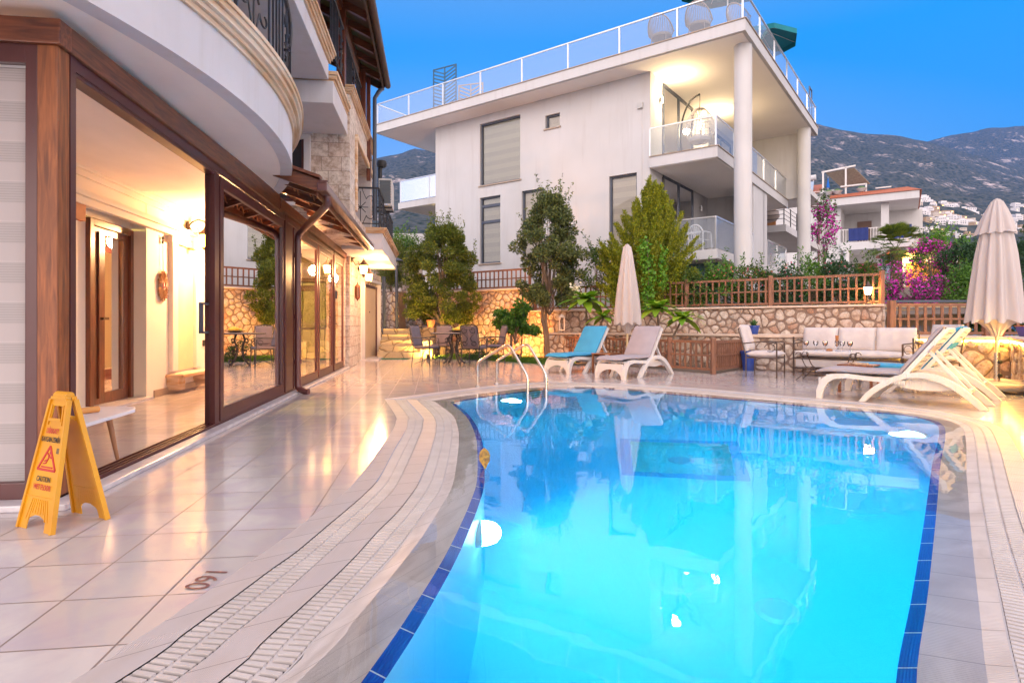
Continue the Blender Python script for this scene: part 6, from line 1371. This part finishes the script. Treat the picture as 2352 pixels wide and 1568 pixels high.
def clumps(cs, n_each, flat=.8, shell=.5, rng=RNG):
    P_ = []; O_ = []
    for (c, r) in cs:
        n = max(4, int(n_each*(r**1.6)*1.0)); u = rng.normal(size=(n,3)); u /= np.linalg.norm(u, axis=1, keepdims=True); rad = rng.uniform(shell**3, 1, n)**(1/3)*r
        P_.append(np.array(c)+u*rad[:,None]*np.array([1,1,flat])); O_.append(u)
    return np.concatenate(P_), np.concatenate(O_)
def crown(center, rx, rz, ncl, rc, prof=None, rng=RNG):
    """clump centres inside a crown; prof(h 0..1) gives relative radius"""
    out = []
    for _ in range(ncl):
        h = rng.uniform(0,1); pr = prof(h) if prof else math.sqrt(max(0,1-(2*h-1)**2)); a = rng.uniform(0,2*math.pi); q = rx*pr*math.sqrt(rng.uniform(.15,1))
        out.append(((center[0]+q*math.cos(a), center[1]+q*math.sin(a), center[2]+(h-.5)*2*rz), rc*rng.uniform(.6,1.3)))
    return out
def tree(name, label, cat, base, trunk_h, tr, cs, dens, L, m, group=None, up=.1, aspect=.42, shoots=0, shoot_len=.5, bark=None, trunks=1, flower=None, shell=.45):
    t = thing(name, label, cat, base, 0, group); bx, by, bz = base; rng = RNG
    cs2 = [((c[0]-bx,c[1]-by,c[2]-bz), r) for c, r in cs]
    if trunk_h:
        mb = MB(); zc = sum(c[2] for c, r in cs2)/len(cs2)
        for k in range(trunks):
            ox, oy = (rng.uniform(-.1,.1) if trunks > 1 else 0), (rng.uniform(-.1,.1) if trunks > 1 else 0)
            mb.tube([(ox,oy,0),(ox*1.5+.02,oy*1.5,trunk_h*.5),(ox*2.-.02,oy*2,trunk_h),(ox*2,oy*2,zc+.2)], [tr,tr*.85,tr*.75,tr*.35], 8)
        mb.build('trunk', bark or M_bark, t, smooth=True); br = MB()
        for c, r in cs2[::max(1,len(cs2)//26)]:
            z0 = min(trunk_h+.1, c[2]-.05) if c[2] > trunk_h else trunk_h*.9; z0 = max(z0, trunk_h*.8+(c[2]-trunk_h)*.3)
            mid = (c[0]*.45, c[1]*.45, (z0+c[2])/2+.03); br.tube([(0,0,z0), mid, c], [tr*.35,tr*.22,tr*.08], 5)
        br.build('branches', bark or M_bark, t)
    P_, O_ = clumps(cs2, dens, shell=shell); V4 = leaves(P_, L, aspect, up, O_*.7)
    if shoots:
        S_ = []
        top = sorted(cs2, key=lambda q: -q[0][2])[:max(3,len(cs2)//3)]
        for k in range(shoots):
            c, r = top[rng.integers(len(top))]; a = np.array(c)+rng.normal(size=3)*r*.5; d = np.array([rng.normal()*.28, rng.normal()*.28, 1.]); n = int(shoot_len/.022)
            ts = np.linspace(0, shoot_len*rng.uniform(.5,1.2), n)[:,None]; S_.append(a+d*ts+rng.normal(size=(n,3))*.012)
        S_ = np.concatenate(S_); V4 = np.concatenate([V4, leaves(S_, L, aspect, .5)])
    quads(V4, 'crown', m, t)
    if flower:
        fm, frac_, fl = flower; k = int(len(P_)*frac_); idx = np.argsort(P_[:,2]*.6-P_[:,1]*.7+RNG.normal(size=len(P_))*.35)[-k*2:][::2]
        quads(leaves(P_[idx]+O_[idx]*.03, fl, .8, 0), 'flowers', fm, t)
    return t
M_bark = mat('grey_bark', (.20,.15,.11), .9, var=(.11,.08,.06), sc=10, bs=.6, bsc=30, stretch=(1,1,.2))
ML_dark = leafmat('olive_leaves', [(.045,.075,.014),(.11,.15,.02),(.17,.21,.025),(.06,.095,.014),(.26,.27,.035)])
ML_bay = leafmat('bay_leaves', [(.04,.06,.025),(.10,.13,.045),(.16,.19,.065),(.06,.085,.035),(.27,.30,.07)])
ML_con = leafmat('cypress_leaves', [(.07,.11,.012),(.19,.23,.012),(.36,.36,.015),(.10,.14,.012),(.46,.44,.025)])
ML_cit = leafmat('citrus_leaves', [(.03,.09,.012),(.07,.18,.02),(.12,.25,.03),(.04,.11,.015)])
ML_hedge = leafmat('hedge_leaves', [(.02,.055,.015),(.05,.11,.02),(.08,.16,.03),(.13,.17,.02),(.03,.07,.02)])
ML_deep = leafmat('deep_green_leaves', [(.012,.04,.015),(.03,.08,.03),(.05,.12,.05),(.02,.055,.02)])
ML_bright = leafmat('bright_leaves', [(.06,.17,.012),(.10,.26,.02),(.16,.34,.03),(.07,.19,.015)])
ML_palm = leafmat('palm_leaves', [(.06,.10,.015),(.12,.17,.02),(.18,.22,.03)])
ML_pink = leafmat('pink_flowers', [(.50,.06,.12),(.7,.15,.25),(.55,.2,.1)]); ML_boug = leafmat('bougainvillea_bracts', [(.50,.02,.40),(.72,.04,.58),(.62,.02,.42),(.80,.10,.70)])
ML_frang = leafmat('frangipani_leaves', [(.08,.20,.012),(.15,.32,.02),(.30,.42,.03),(.10,.24,.02)], rough=.4)
# the tall bushy tree by the steps
Y = 18.6; f = lambda x, y, Y: ((x-CX)/F*Y, Y, H+(HY-y)/F*Y)
c = f(1014,632,Y); cs = crown(c, 1.16, 1.42, 130, .21, lambda h: .40+.62*math.sin(math.pi*min(1,h*.9+.12))**.8 if h < .8 else .62*(1-(h-.8)*3.2)+.1)
tree('bushy_tree', 'dense bushy olive green tree between the steps and the lattice topped wall', 'tree', (c[0],Y,0), .9, .07, cs, 4600, .082, ML_dark, up=.25, shoots=90, shoot_len=.5, trunks=2)
# bay tree with twin trunks
Y = 17.0; c = f(1262,580,Y); cs = crown(c, .95, 1.50, 120, .19, lambda h: .35+.68*math.sin(math.pi*min(1,h*.95+.1)) if h < .75 else .62-(h-.75)*1.6)
tree('bay_tree', 'tall grey green bay tree with bare pale trunks behind the blue lounger', 'tree', (f(1262,820,Y)[0],Y,0), 1.15, .055, cs, 4600, .084, ML_bay, up=.35, aspect=.42, shoots=80, shoot_len=.55, trunks=2)
# citrus shrub
Y = 16.3; c = f(1183,738,Y); cs = []
for k in range(9):
    a_ = k*.7+RNG.uniform(-.3,.3); q_ = RNG.uniform(.45,.72); z_ = RNG.uniform(-.25,.42)
    for j in range(9): f_ = .35+.65*j/8; cs.append(((c[0]+q_*f_*math.cos(a_)+RNG.normal()*.05, Y+q_*f_*math.sin(a_)+RNG.normal()*.05, c[2]-.2+ (z_+.2)*f_+RNG.normal()*.05), .085*RNG.uniform(.6,1.4)))
tree('citrus_shrub', 'spreading citrus shrub with glossy leaves in front of the orange lit wall', 'shrub', (c[0],Y,0), .35, .03, cs, 2600, .10, ML_cit, aspect=.55, shoots=16, shoot_len=.25, trunks=3)
# cypress
Y = 16.45; c = f(1490,540,Y); cs = []
for i in range(300):
    h = RNG.uniform(0,1)**1.05; a = RNG.uniform(0,6.283); pr = (1.0 if h < .4 else 1-.93*((h-.4)/.6)**.9)*(.62+.45*RNG.uniform()); q = 1.42*pr*math.sqrt(RNG.uniform(.3,1)); u_ = q*math.cos(a); v_ = q*math.sin(a)*.55; cs.append(((c[0]+.1*h+u_*.809+v_*.588, Y-u_*.588*.5+v_*.809, 1.55+3.35*h+q*.14), .19*RNG.uniform(.7,1.35)))
t = thing('cypress', 'broad yellow green cypress behind the lattice fence beside the closed parasol', 'tree', (c[0],Y,1.2)); cs2 = [((p[0]-c[0],p[1]-Y,p[2]-1.2), r) for p, r in cs]
MB().tube([(0,0,0),(0,0,1.6),(.05,0,3.2)], [.11,.09,.02], 8).build('trunk', M_bark, t, smooth=True)
P_ = []; O_ = []
for k in range(230):
    a_ = RNG.uniform(0, 6.283); h0 = RNG.uniform(-.1, 1)**1; z0 = .15+2.75*max(0,h0); rmax = 1.45*(1 if h0 < .4 else 1-.9*((h0-.4)/.6)); q0 = rmax*RNG.uniform(.15,.75); q1 = min(rmax*RNG.uniform(.75,1.12), 1.6); L = RNG.uniform(.55,.95)
    b0 = np.array([.1*h0+q0*math.cos(a_), q0*math.sin(a_)*.6, z0]); b1 = np.array([.1*h0+q1*math.cos(a_), q1*math.sin(a_)*.6, z0+L]); n = 620
    ts = RNG.uniform(0,1,n)[:,None]; rad = (.20*(1-ts*.8))*RNG.uniform(.3,1.1,(n,1)); u = RNG.normal(size=(n,3)); u /= np.linalg.norm(u,axis=1,keepdims=True); P_.append(b0*(1-ts)+b1*ts+u*rad); O_.append(np.repeat((b1-b0)[None],n,0)*1.2+u*.5)
P_ = np.concatenate(P_); O_ = np.concatenate(O_); P_ = np.stack([P_[:,0]*.809+P_[:,1]*.588, -P_[:,0]*.588*.5+P_[:,1]*.809, P_[:,2]], 1); quads(leaves(P_, .058, .42, .8, O_), 'crown', ML_con, t)
# creeper on it
t = thing('creeper', 'bright heart leaved creeper climbing the front of the cypress', 'climber', (f(1487,600,15.6)[0],15.65,1.4)); P_ = np.stack([RNG.normal(size=420)*.10+np.sin(np.linspace(0,5,420))*.06, RNG.normal(size=420)*.06, np.linspace(0,1.75,420)+RNG.normal(size=420)*.05], 1); P2 = np.stack([.42+RNG.normal(size=160)*.06, RNG.normal(size=160)*.06, np.linspace(.5,1.6,160)], 1)
quads(leaves(np.concatenate([P_,P2]), .095, .85, -.5), 'leaves', ML_bright, t); MB().tube([(0,0,0),(.05,0,.8),(0,0,1.8)], .01, 5).build('stem', M_bark, t)
# loose shrub
Y = 17.3; c = f(1372,625,Y); tree('loose_shrub', 'loose thin shrub between the bay tree and the cypress', 'shrub', (c[0],Y,1.2), .4, .02, crown(c, .62, .52, 26, .20), 900, .085, ML_hedge, shoots=26, shoot_len=.45)
# flowering hedge row
hz = [(1600,662,15.1,.50,.55,'low dark shrub behind the left end of the lattice fence by the cypress',.0),(1665,650,14.9,.60,.62,'flowering shrub with small pink blooms below the lower balcony',.03),(1735,655,14.6,.55,.60,'leggy shrub in front of the big round column',.02),(1800,655,14.4,.55,.60,'dark shrub between the two round columns',.012),(1865,645,14.3,.50,.62,'yellow green shrub beside the thinner round column',.0),(1925,645,14.0,.52,.62,'dense dark shrub in front of the red roofed house',.01),(1985,655,13.9,.45,.55,'flowering shrub behind the lit post lantern',.03)]
for i, (x, y, Y, rx, rz, l, fl) in enumerate(hz):
    Y += .75; c = f(x,y+8,Y); tree('hedge_shrub', l, 'shrub', (c[0],Y,1.2), .3, .02, crown(c, rx*1.0, rz*.80, 34, .19), 1500, .080, [ML_hedge,ML_cit,ML_hedge,ML_deep,ML_bright if 0 else ML_cit,ML_deep,ML_hedge][i], 'flowering hedge shrubs behind the lattice fence', shoots=16, shoot_len=.42, flower=(ML_pink, fl, .06) if fl else None)
# bougainvillea
c = f(2098,668,16.8); tree('bougainvillea', 'low magenta bougainvillea mass right above the bamboo screen', 'shrub', (c[0],16.8,1.2), .3, .02, crown(c, .98, .36, 36, .2), 1500, .07, ML_deep, 'magenta bougainvilleas', flower=(ML_boug, .55, .075))
c = f(2140,610,18.5); tree('bougainvillea', 'arching magenta bougainvillea reaching up in front of the ochre house', 'shrub', (c[0],18.5,1.2), .8, .03, crown(c, .62, .72, 26, .2), 1300, .075, ML_hedge, 'magenta bougainvilleas', shoots=14, shoot_len=.6, flower=(ML_boug, .28, .08))
c = f(1893,530,25.5); tree('bougainvillea', 'thin purple bougainvillea climbing the wall behind the thinner column', 'climber', (c[0],25.5,1.8), 1.5, .03, crown(c, .55, 1.15, 22, .25), 420, .12, ML_hedge, 'magenta bougainvilleas', shoots=16, shoot_len=.6, flower=(ML_boug, .42, .12))
c = f(2045,628,17.5); tree('bougainvillea', 'sparse magenta bougainvillea sprays under the palm', 'shrub', (c[0],17.5,1.2), .6, .02, crown(c, .50, .42, 12, .16), 800, .07, ML_deep, 'magenta bougainvilleas', shoots=10, shoot_len=.5, flower=(ML_boug, .25, .075))
# right hand greenery
for l, x, y, Y, rx, rz, m, n in (('big dark green bush left of the large beige parasol',2205,640,17.6,.85,.95,ML_deep,60),('light green leafy tree top rising above the dark bush',2165,585,21,.95,.75,ML_bright,40),('olive green bush close behind the bamboo screen end',2228,680,15.8,.55,.60,ML_cit,34),('dark tree at the edge behind the large parasol',2395,620,17.5,1.05,1.35,ML_deep,70),('low dark bush under the large parasol canopy',2300,735,14.2,.9,.30,ML_hedge,34)):
    c = f(x,y,Y); tree('garden_bush', l, 'bush', (c[0],Y,1.1), .4, .04, crown(c, rx, rz, n, .25), 1500, .085, m, shoots=20, shoot_len=.4)
c = f(898,605,20.2); tree('garden_bush', 'dark rounded bush above the yellow lit garden wall by the entrance', 'bush', (c[0],20.2,1.9), .3, .05, crown(c, .62, .72, 44, .24), 1900, .07, ML_dark, shoots=8)
c = f(925,555,26); tree('garden_bush', 'feathery green bush far behind on the highest rubble wall', 'bush', (c[0],26,3), .4, .05, crown(c, .8, .32, 20, .25), 900, .1, ML_cit, shoots=12)
for l, x, y in (('small dark shrub behind the dining table legs',1085,790),('small dark shrub at the foot of the orange lit wall',1120,796)):
    Yq = 16.7; c = f(x,y,Yq); tree('low_shrub', l, 'shrub', (c[0],Yq,0), 0, 0, crown((c[0],Yq,.28), .32, .22, 12, .12), 2200, .06, ML_deep)
# palm
t = thing('palm_tree', 'shaggy fan palm between the terraced house and the ochre house', 'palm tree', (23.0,36,1.8)); z_ = 3.7
MB().tube([(0,0,0),(.05,0,z_*.5),(0,0,z_)], [.36,.33,.30], 12).build('trunk', mat('shaggy_palm_bark', (.24,.13,.07), .95, var=(.12,.06,.03), sc=8, bs=1, bsc=14, dist=.06), t)
lv = []
for i in range(60):
    a = RNG.uniform(0,6.283); e = RNG.uniform(-.6,1.35); d = np.array([math.cos(a)*math.cos(e), math.sin(a)*math.cos(e), math.sin(e)]); L = RNG.uniform(.8,1.15); c0 = np.array([0,0,z_+.15])+d*L
    for k in range(16):
        b = (k-7.5)*.13; s = np.cross(d,[0,0,1]); s /= np.linalg.norm(s)+1e-6; u = np.cross(s,d); dd = d*math.cos(b)+s*math.sin(b); tip = c0+dd*.75-np.array([0,0,.18]); mid = c0+dd*.4; w = s*.03*math.cos(b)-d*.03*math.sin(b); lv.append([c0, mid+w, tip, mid-w])
quads(np.array(lv), 'fronds', ML_palm, t); pt = MB()
for i in range(26): a = i*.9; e = (i%7)/7*1.3-.2; d = Vector((math.cos(a)*math.cos(e), math.sin(a)*math.cos(e), math.sin(e))); pt.tube([(0,0,z_), Vector((0,0,z_+.15))+d*.95], .02, 4)
pt.build('stalks', ML_palm, t)
fl = RNG.normal(size=(900,3))*np.array([.35,.25,.5])+np.array([1.1,-.4,z_-.5]); quads(leaves(fl, .09, .8), 'cream_blooms', leafmat('cream_blooms', [(.7,.5,.35),(.8,.65,.5)]), t)
# frangipani
def frangipani(label, heads, base):
    t = thing('frangipani', label, 'plant', base, 0, 'frangipani plants in the picket fenced bed'); st_ = MB(); lv = MB(); b = Vector(base)
    for (hx, hy, hz_, Rr, nl) in heads:
        h = Vector((hx,hy,hz_))-b; Rr *= 1.22; st_.tube([(h.x*.1,h.y*.1,0),(h.x*.5,h.y*.5,h.z*.55),(h.x,h.y,h.z)], [.035,.03,.022], 8)
        for k in range(nl):
            a = k*2.399+.4; e = .95-1.05*(k/nl)+RNG.uniform(-.1,.1); L = Rr*RNG.uniform(.8,1.1); w = L*.18; d = Vector((math.cos(a)*math.cos(e), math.sin(a)*math.cos(e), math.sin(e))); s = Vector((-math.sin(a), math.cos(a), 0)); A_ = []; C_ = []; B_ = []
            for j in range(6):
                q = j/5; p = h+d*L*q+Vector((0,0,-L*.45*q*q)); ww = w*math.sin(math.pi*min(1,q*.86+.10))**.8; A_.append(p+s*ww); C_.append(p-Vector((0,0,.006))); B_.append(p-s*ww)
            o_ = len(lv.v); lv.v += [tuple(p) for r in zip(A_,C_,B_) for p in r]; lv.f += [(o_+j*3+q, o_+j*3+q+1, o_+j*3+q+4, o_+j*3+q+3) for j in range(5) for q in range(2)]
    st_.build('stem', M_bark, t, smooth=True); lv.build('leaves', ML_frang, t, smooth=2); return t
def hd(x, y, Y, r, n=22): p = f(x,y,Y); return (*p, r, n)
frangipani('tall frangipani with long drooping leaves behind the blue lounger', [hd(1346,690,15.0,.60,30),hd(1386,728,14.8,.42,20)], (f(1350,800,15)[0],15.0,0))
frangipani('frangipani with two leaf rosettes behind the grey lounger', [hd(1509,708,14.3,.50,26),hd(1568,730,14.0,.45,22)], (f(1520,800,14.2)[0],14.3,0))
quads(leaves(RNG.normal(size=(60,3))*.06+np.array([f(1322,652,15)[0],14.8,f(1322,662,15)[2]]), .06, .8), 'blossom', leafmat('white_blossom', [(.8,.75,.7),(.8,.7,.5)]), None, label='small cluster of white frangipani blossom above the tall frangipani', cat='flower')
# grass strip
n = 15000; gx = RNG.uniform(0,1,n); gd = RNG.uniform(0,1.9,n); ex = -2.3+gx*3.7; ey = np.interp(ex, [-3.2,-2.2,-.7,.7,1.4], [18.6,17.35,16.55,14.98,14.4]); b = np.stack([ex+gd*.2, ey+gd, np.zeros(n)-.02], 1)
d = RNG.normal(size=(n,3))*.35; d[:,2] = 1; d /= np.linalg.norm(d,axis=1,keepdims=True); L = RNG.uniform(.05,.12,n)[:,None]; s = np.cross(d, RNG.normal(size=(n,3))); s /= np.linalg.norm(s,axis=1,keepdims=True); s *= .006
quads(np.stack([b-s, b+s, b+d*L+s*.2, b+d*L-s*.2], 1), 'grass', M_grass, None, kind='stuff')
# ============================================================= HILLS
from mathutils import noise as MN
def fbm(x, y, o=5, s=0): return MN.fractal(Vector((x,y,s)), 1.0, 2.1, o)
def hill(name, xs_px, ys_px, Y0, Yr, pw, m, nx=260, ny=150, x0=-500, x1=3300, amp=1., sd=0, top=.0):
    vs = []; fs = []
    for j in range(ny):
        t = j/(ny-1); tt = t*1.06; Yq = Y0+(Yr-Y0)*t
        for i in range(nx):
            p = x0+(x1-x0)*i/(nx-1); X = (p-CX)/F*Yr*(.15+.85*t) + (p-CX)/F*Y0*(1-t)*.85; pe = X/Yq*F+CX
            ri = np.interp(pe, xs_px, ys_px); zr = H+(HY-ri)/F*Yr; g = t**pw
            nz = fbm(X/Yr*9+sd, Yq/Yr*9, 6)*.05*zr*amp*math.sin(math.pi*min(1,t*.94))**.7 + fbm(X/60.,Yq/60.,4,3)*5*min(1,t*3)*amp*(1 if t < .93 else .35)
            vs.append((X, Yq, 1.0+(zr-1.0)*g+nz))
    fs = [(j*nx+i, j*nx+i+1, (j+1)*nx+i+1, (j+1)*nx+i) for j in range(ny-1) for i in range(nx-1)]
    mb = MB(); mb.v = vs; mb.f = fs; o = mb.build(name, m, None, smooth=2, kind='structure'); return o, vs, nx, ny
def hillmat(name, g1, g2, rock, rk=.58):
    m, t, b = newmat(name); c = N(t, 'ShaderNodeTexCoord'); v = c.outputs['Object']
    n1 = N(t, 'ShaderNodeTexNoise', Scale=.012, Detail=9, Roughness=.62); n2 = N(t, 'ShaderNodeTexVoronoi', Scale=.16); n3 = N(t, 'ShaderNodeTexNoise', Scale=.055, Detail=8, Roughness=.7)
    for q in (n1,n2,n3): lk(t, v, q.inputs['Vector'])
    r2 = ramp(t, [(.15, g1), (.62, g2)]); lk(t, n2.outputs['Distance'], r2.inputs[0])
    rr = ramp(t, [(rk, (0,0,0)), (rk+.09, (1,1,1))]); lk(t, mth(t, 'ADD', mth(t, 'MULTIPLY', n1.outputs['Fac'], .5), mth(t, 'MULTIPLY', n3.outputs['Fac'], .5)), rr.inputs[0])
    s2 = ramp(t, [(.2, (.35,.35,.35)), (.5, (1,1,1))]); lk(t, n2.outputs['Distance'], s2.inputs[0])
    cc = mixc(t, mth(t, 'MULTIPLY', rr.outputs[0], s2.outputs[0]), r2.outputs[0], rock); lk(t, cc, b.inputs['Base Color']); b.inputs['Roughness'].default_value = 1; b.inputs['Specular IOR Level'].default_value = .1
    bump(t, b, mth(t, 'MULTIPLY_ADD', n2.outputs['Distance'], -1.0, n3.outputs['Fac']), 1.0, 3.0); return m
M_hill = hillmat('scrubby_hillside', (.016,.030,.022), (.075,.08,.072), (.55,.45,.43), .548)
rx_ = [-600,400,700,874,917,950,980,1020,1200,1500,1750,1880,1921,1985,2035,2078,2135,2170,2220,2290,2360,2600,3300]
ry_ = [520,470,400,360,353,340,346,338,300,262,262,281,296,311,312,315,325,336,352,372,392,440,500]
h1, hv, hnx, hny = hill('mountain', rx_, ry_, 62, 1400, 1.32, M_hill)
hill('far_mountain', [-600,1900,2050,2100,2135,2168,2218,2268,2335,2352,2450,2700,3300], [600,420,350,335,326,318,308,294,285,287,300,340,420], 700, 1950, 1.2, M_hill, 200, 70, 1500, 3300, 1.0, 4.)
# town on the slope: individual small houses
def hz_at(X, Yq):
    t = (Yq-62)/(1400-62); den = F*1.0; pe = None
    i = (X/(1400*(.15+.85*t)+62*(1-t)*.85)*F+CX+500)/3800*(hnx-1); j = t*(hny-1)
    if not (0 <= i < hnx-1 and 0 <= j < hny-1): return None
    a, b_ = int(i), int(j); return hv[b_*hnx+a][2]
protos = []
M_twall = [mat('town_white', (.66,.62,.62), .8), mat('town_cream', (.56,.47,.40), .8), mat('town_ochre', (.40,.28,.18), .8)]
M_twin = mat('town_window', (.07,.08,.10), .3); M_lit = emis('lit_town_window', (1,.62,.2), 3)
def house(k, m):
    mb = MB().box(-6,6,-4,4,-4,5.5).box(-4.5,4,-3,4,5.5,8.0) if k%2 else MB().box(-5,5,-4,4,-4,6).box(-6.2,-5,-3,3,-4,3.2)
    return mb, m
def house_obj(k, m):
    mb, m = house(k, m); me_o = mb.build('hillside_house', m, None); me_o.data.materials.append(M_twin); me_o.data.materials.append(M_lit); bm = bmesh.new(); bm.from_mesh(me_o.data)
    for i, x in enumerate((-4.2,-2,.3,2.6)):
        for z in (-.5, 2.8):
            vs = [bm.verts.new((x,-4.03,z)), bm.verts.new((x+1.3,-4.03,z)), bm.verts.new((x+1.3,-4.03,z+1.5)), bm.verts.new((x,-4.03,z+1.5))]; fc = bm.faces.new(vs); fc.material_index = 2 if (i+k+int(z)) % 9 == 0 else 1
    bm.to_mesh(me_o.data); bm.free(); return me_o
protos = [house_obj(k, M_twall[[0,0,1,0,2][k]]) for k in range(5)]
reg = [(2062,2130,462,505,52),(2080,2175,470,515,58),(2120,2240,480,535,66),(2050,2140,510,548,28),(2250,2352,495,545,40),(2140,2235,535,560,16),(2320,2352,470,500,3),(2070,2120,458,472,20)]
cnt = 0; tries = 0; placed = []
for (xa,xb,ya,yb,k) in reg:
    got = 0; tr_ = 0
    while got < k and tr_ < 6000:
        tr_ += 1; p = RNG.uniform(xa,xb); Yq = RNG.uniform(300,900); X = (p-CX)/F*Yq; z = hz_at(X,Yq)
        if z is None: continue
        py = HY-(z-H)/Yq*F
        if not (ya < py < yb): continue
        if any((X-q[0])**2+(Yq-q[1])**2 < 45 for q in placed): continue
        o = protos[cnt] if cnt < 5 else protos[int(RNG.integers(5))].copy()
        if cnt >= 5: COL.objects.link(o)
        o.location = (X,Yq,z+.5); o.rotation_euler = (0,0,R(RNG.uniform(-35,35))); s = RNG.uniform(.42,.80)*Yq/600; o.scale = (s*RNG.uniform(.8,1.7),s,s*RNG.uniform(.6,.95)); tag(o, 'small pale flat roofed house of the village on the mountain slope', 'house', 'village houses scattered on the far slope'); placed.append((X,Yq)); got += 1; cnt += 1
print('town houses', cnt)
# ============================================================= evening air
hz_m = bpy.data.materials.new('air'); hz_m.use_nodes = True; t_ = hz_m.node_tree; t_.nodes.clear(); o_ = N(t_, 'ShaderNodeOutputMaterial'); pv = N(t_, 'ShaderNodeVolumePrincipled'); pv.inputs['Color'].default_value = (.12,.36,1,1); pv.inputs['Density'].default_value = .00014; pv.inputs['Anisotropy'].default_value = .1; lk(t_, pv.outputs[0], o_.inputs['Volume'])
MB().box(-2600,2600,-260,2100,-3,760).build('haze', hz_m, None, kind='stuff')
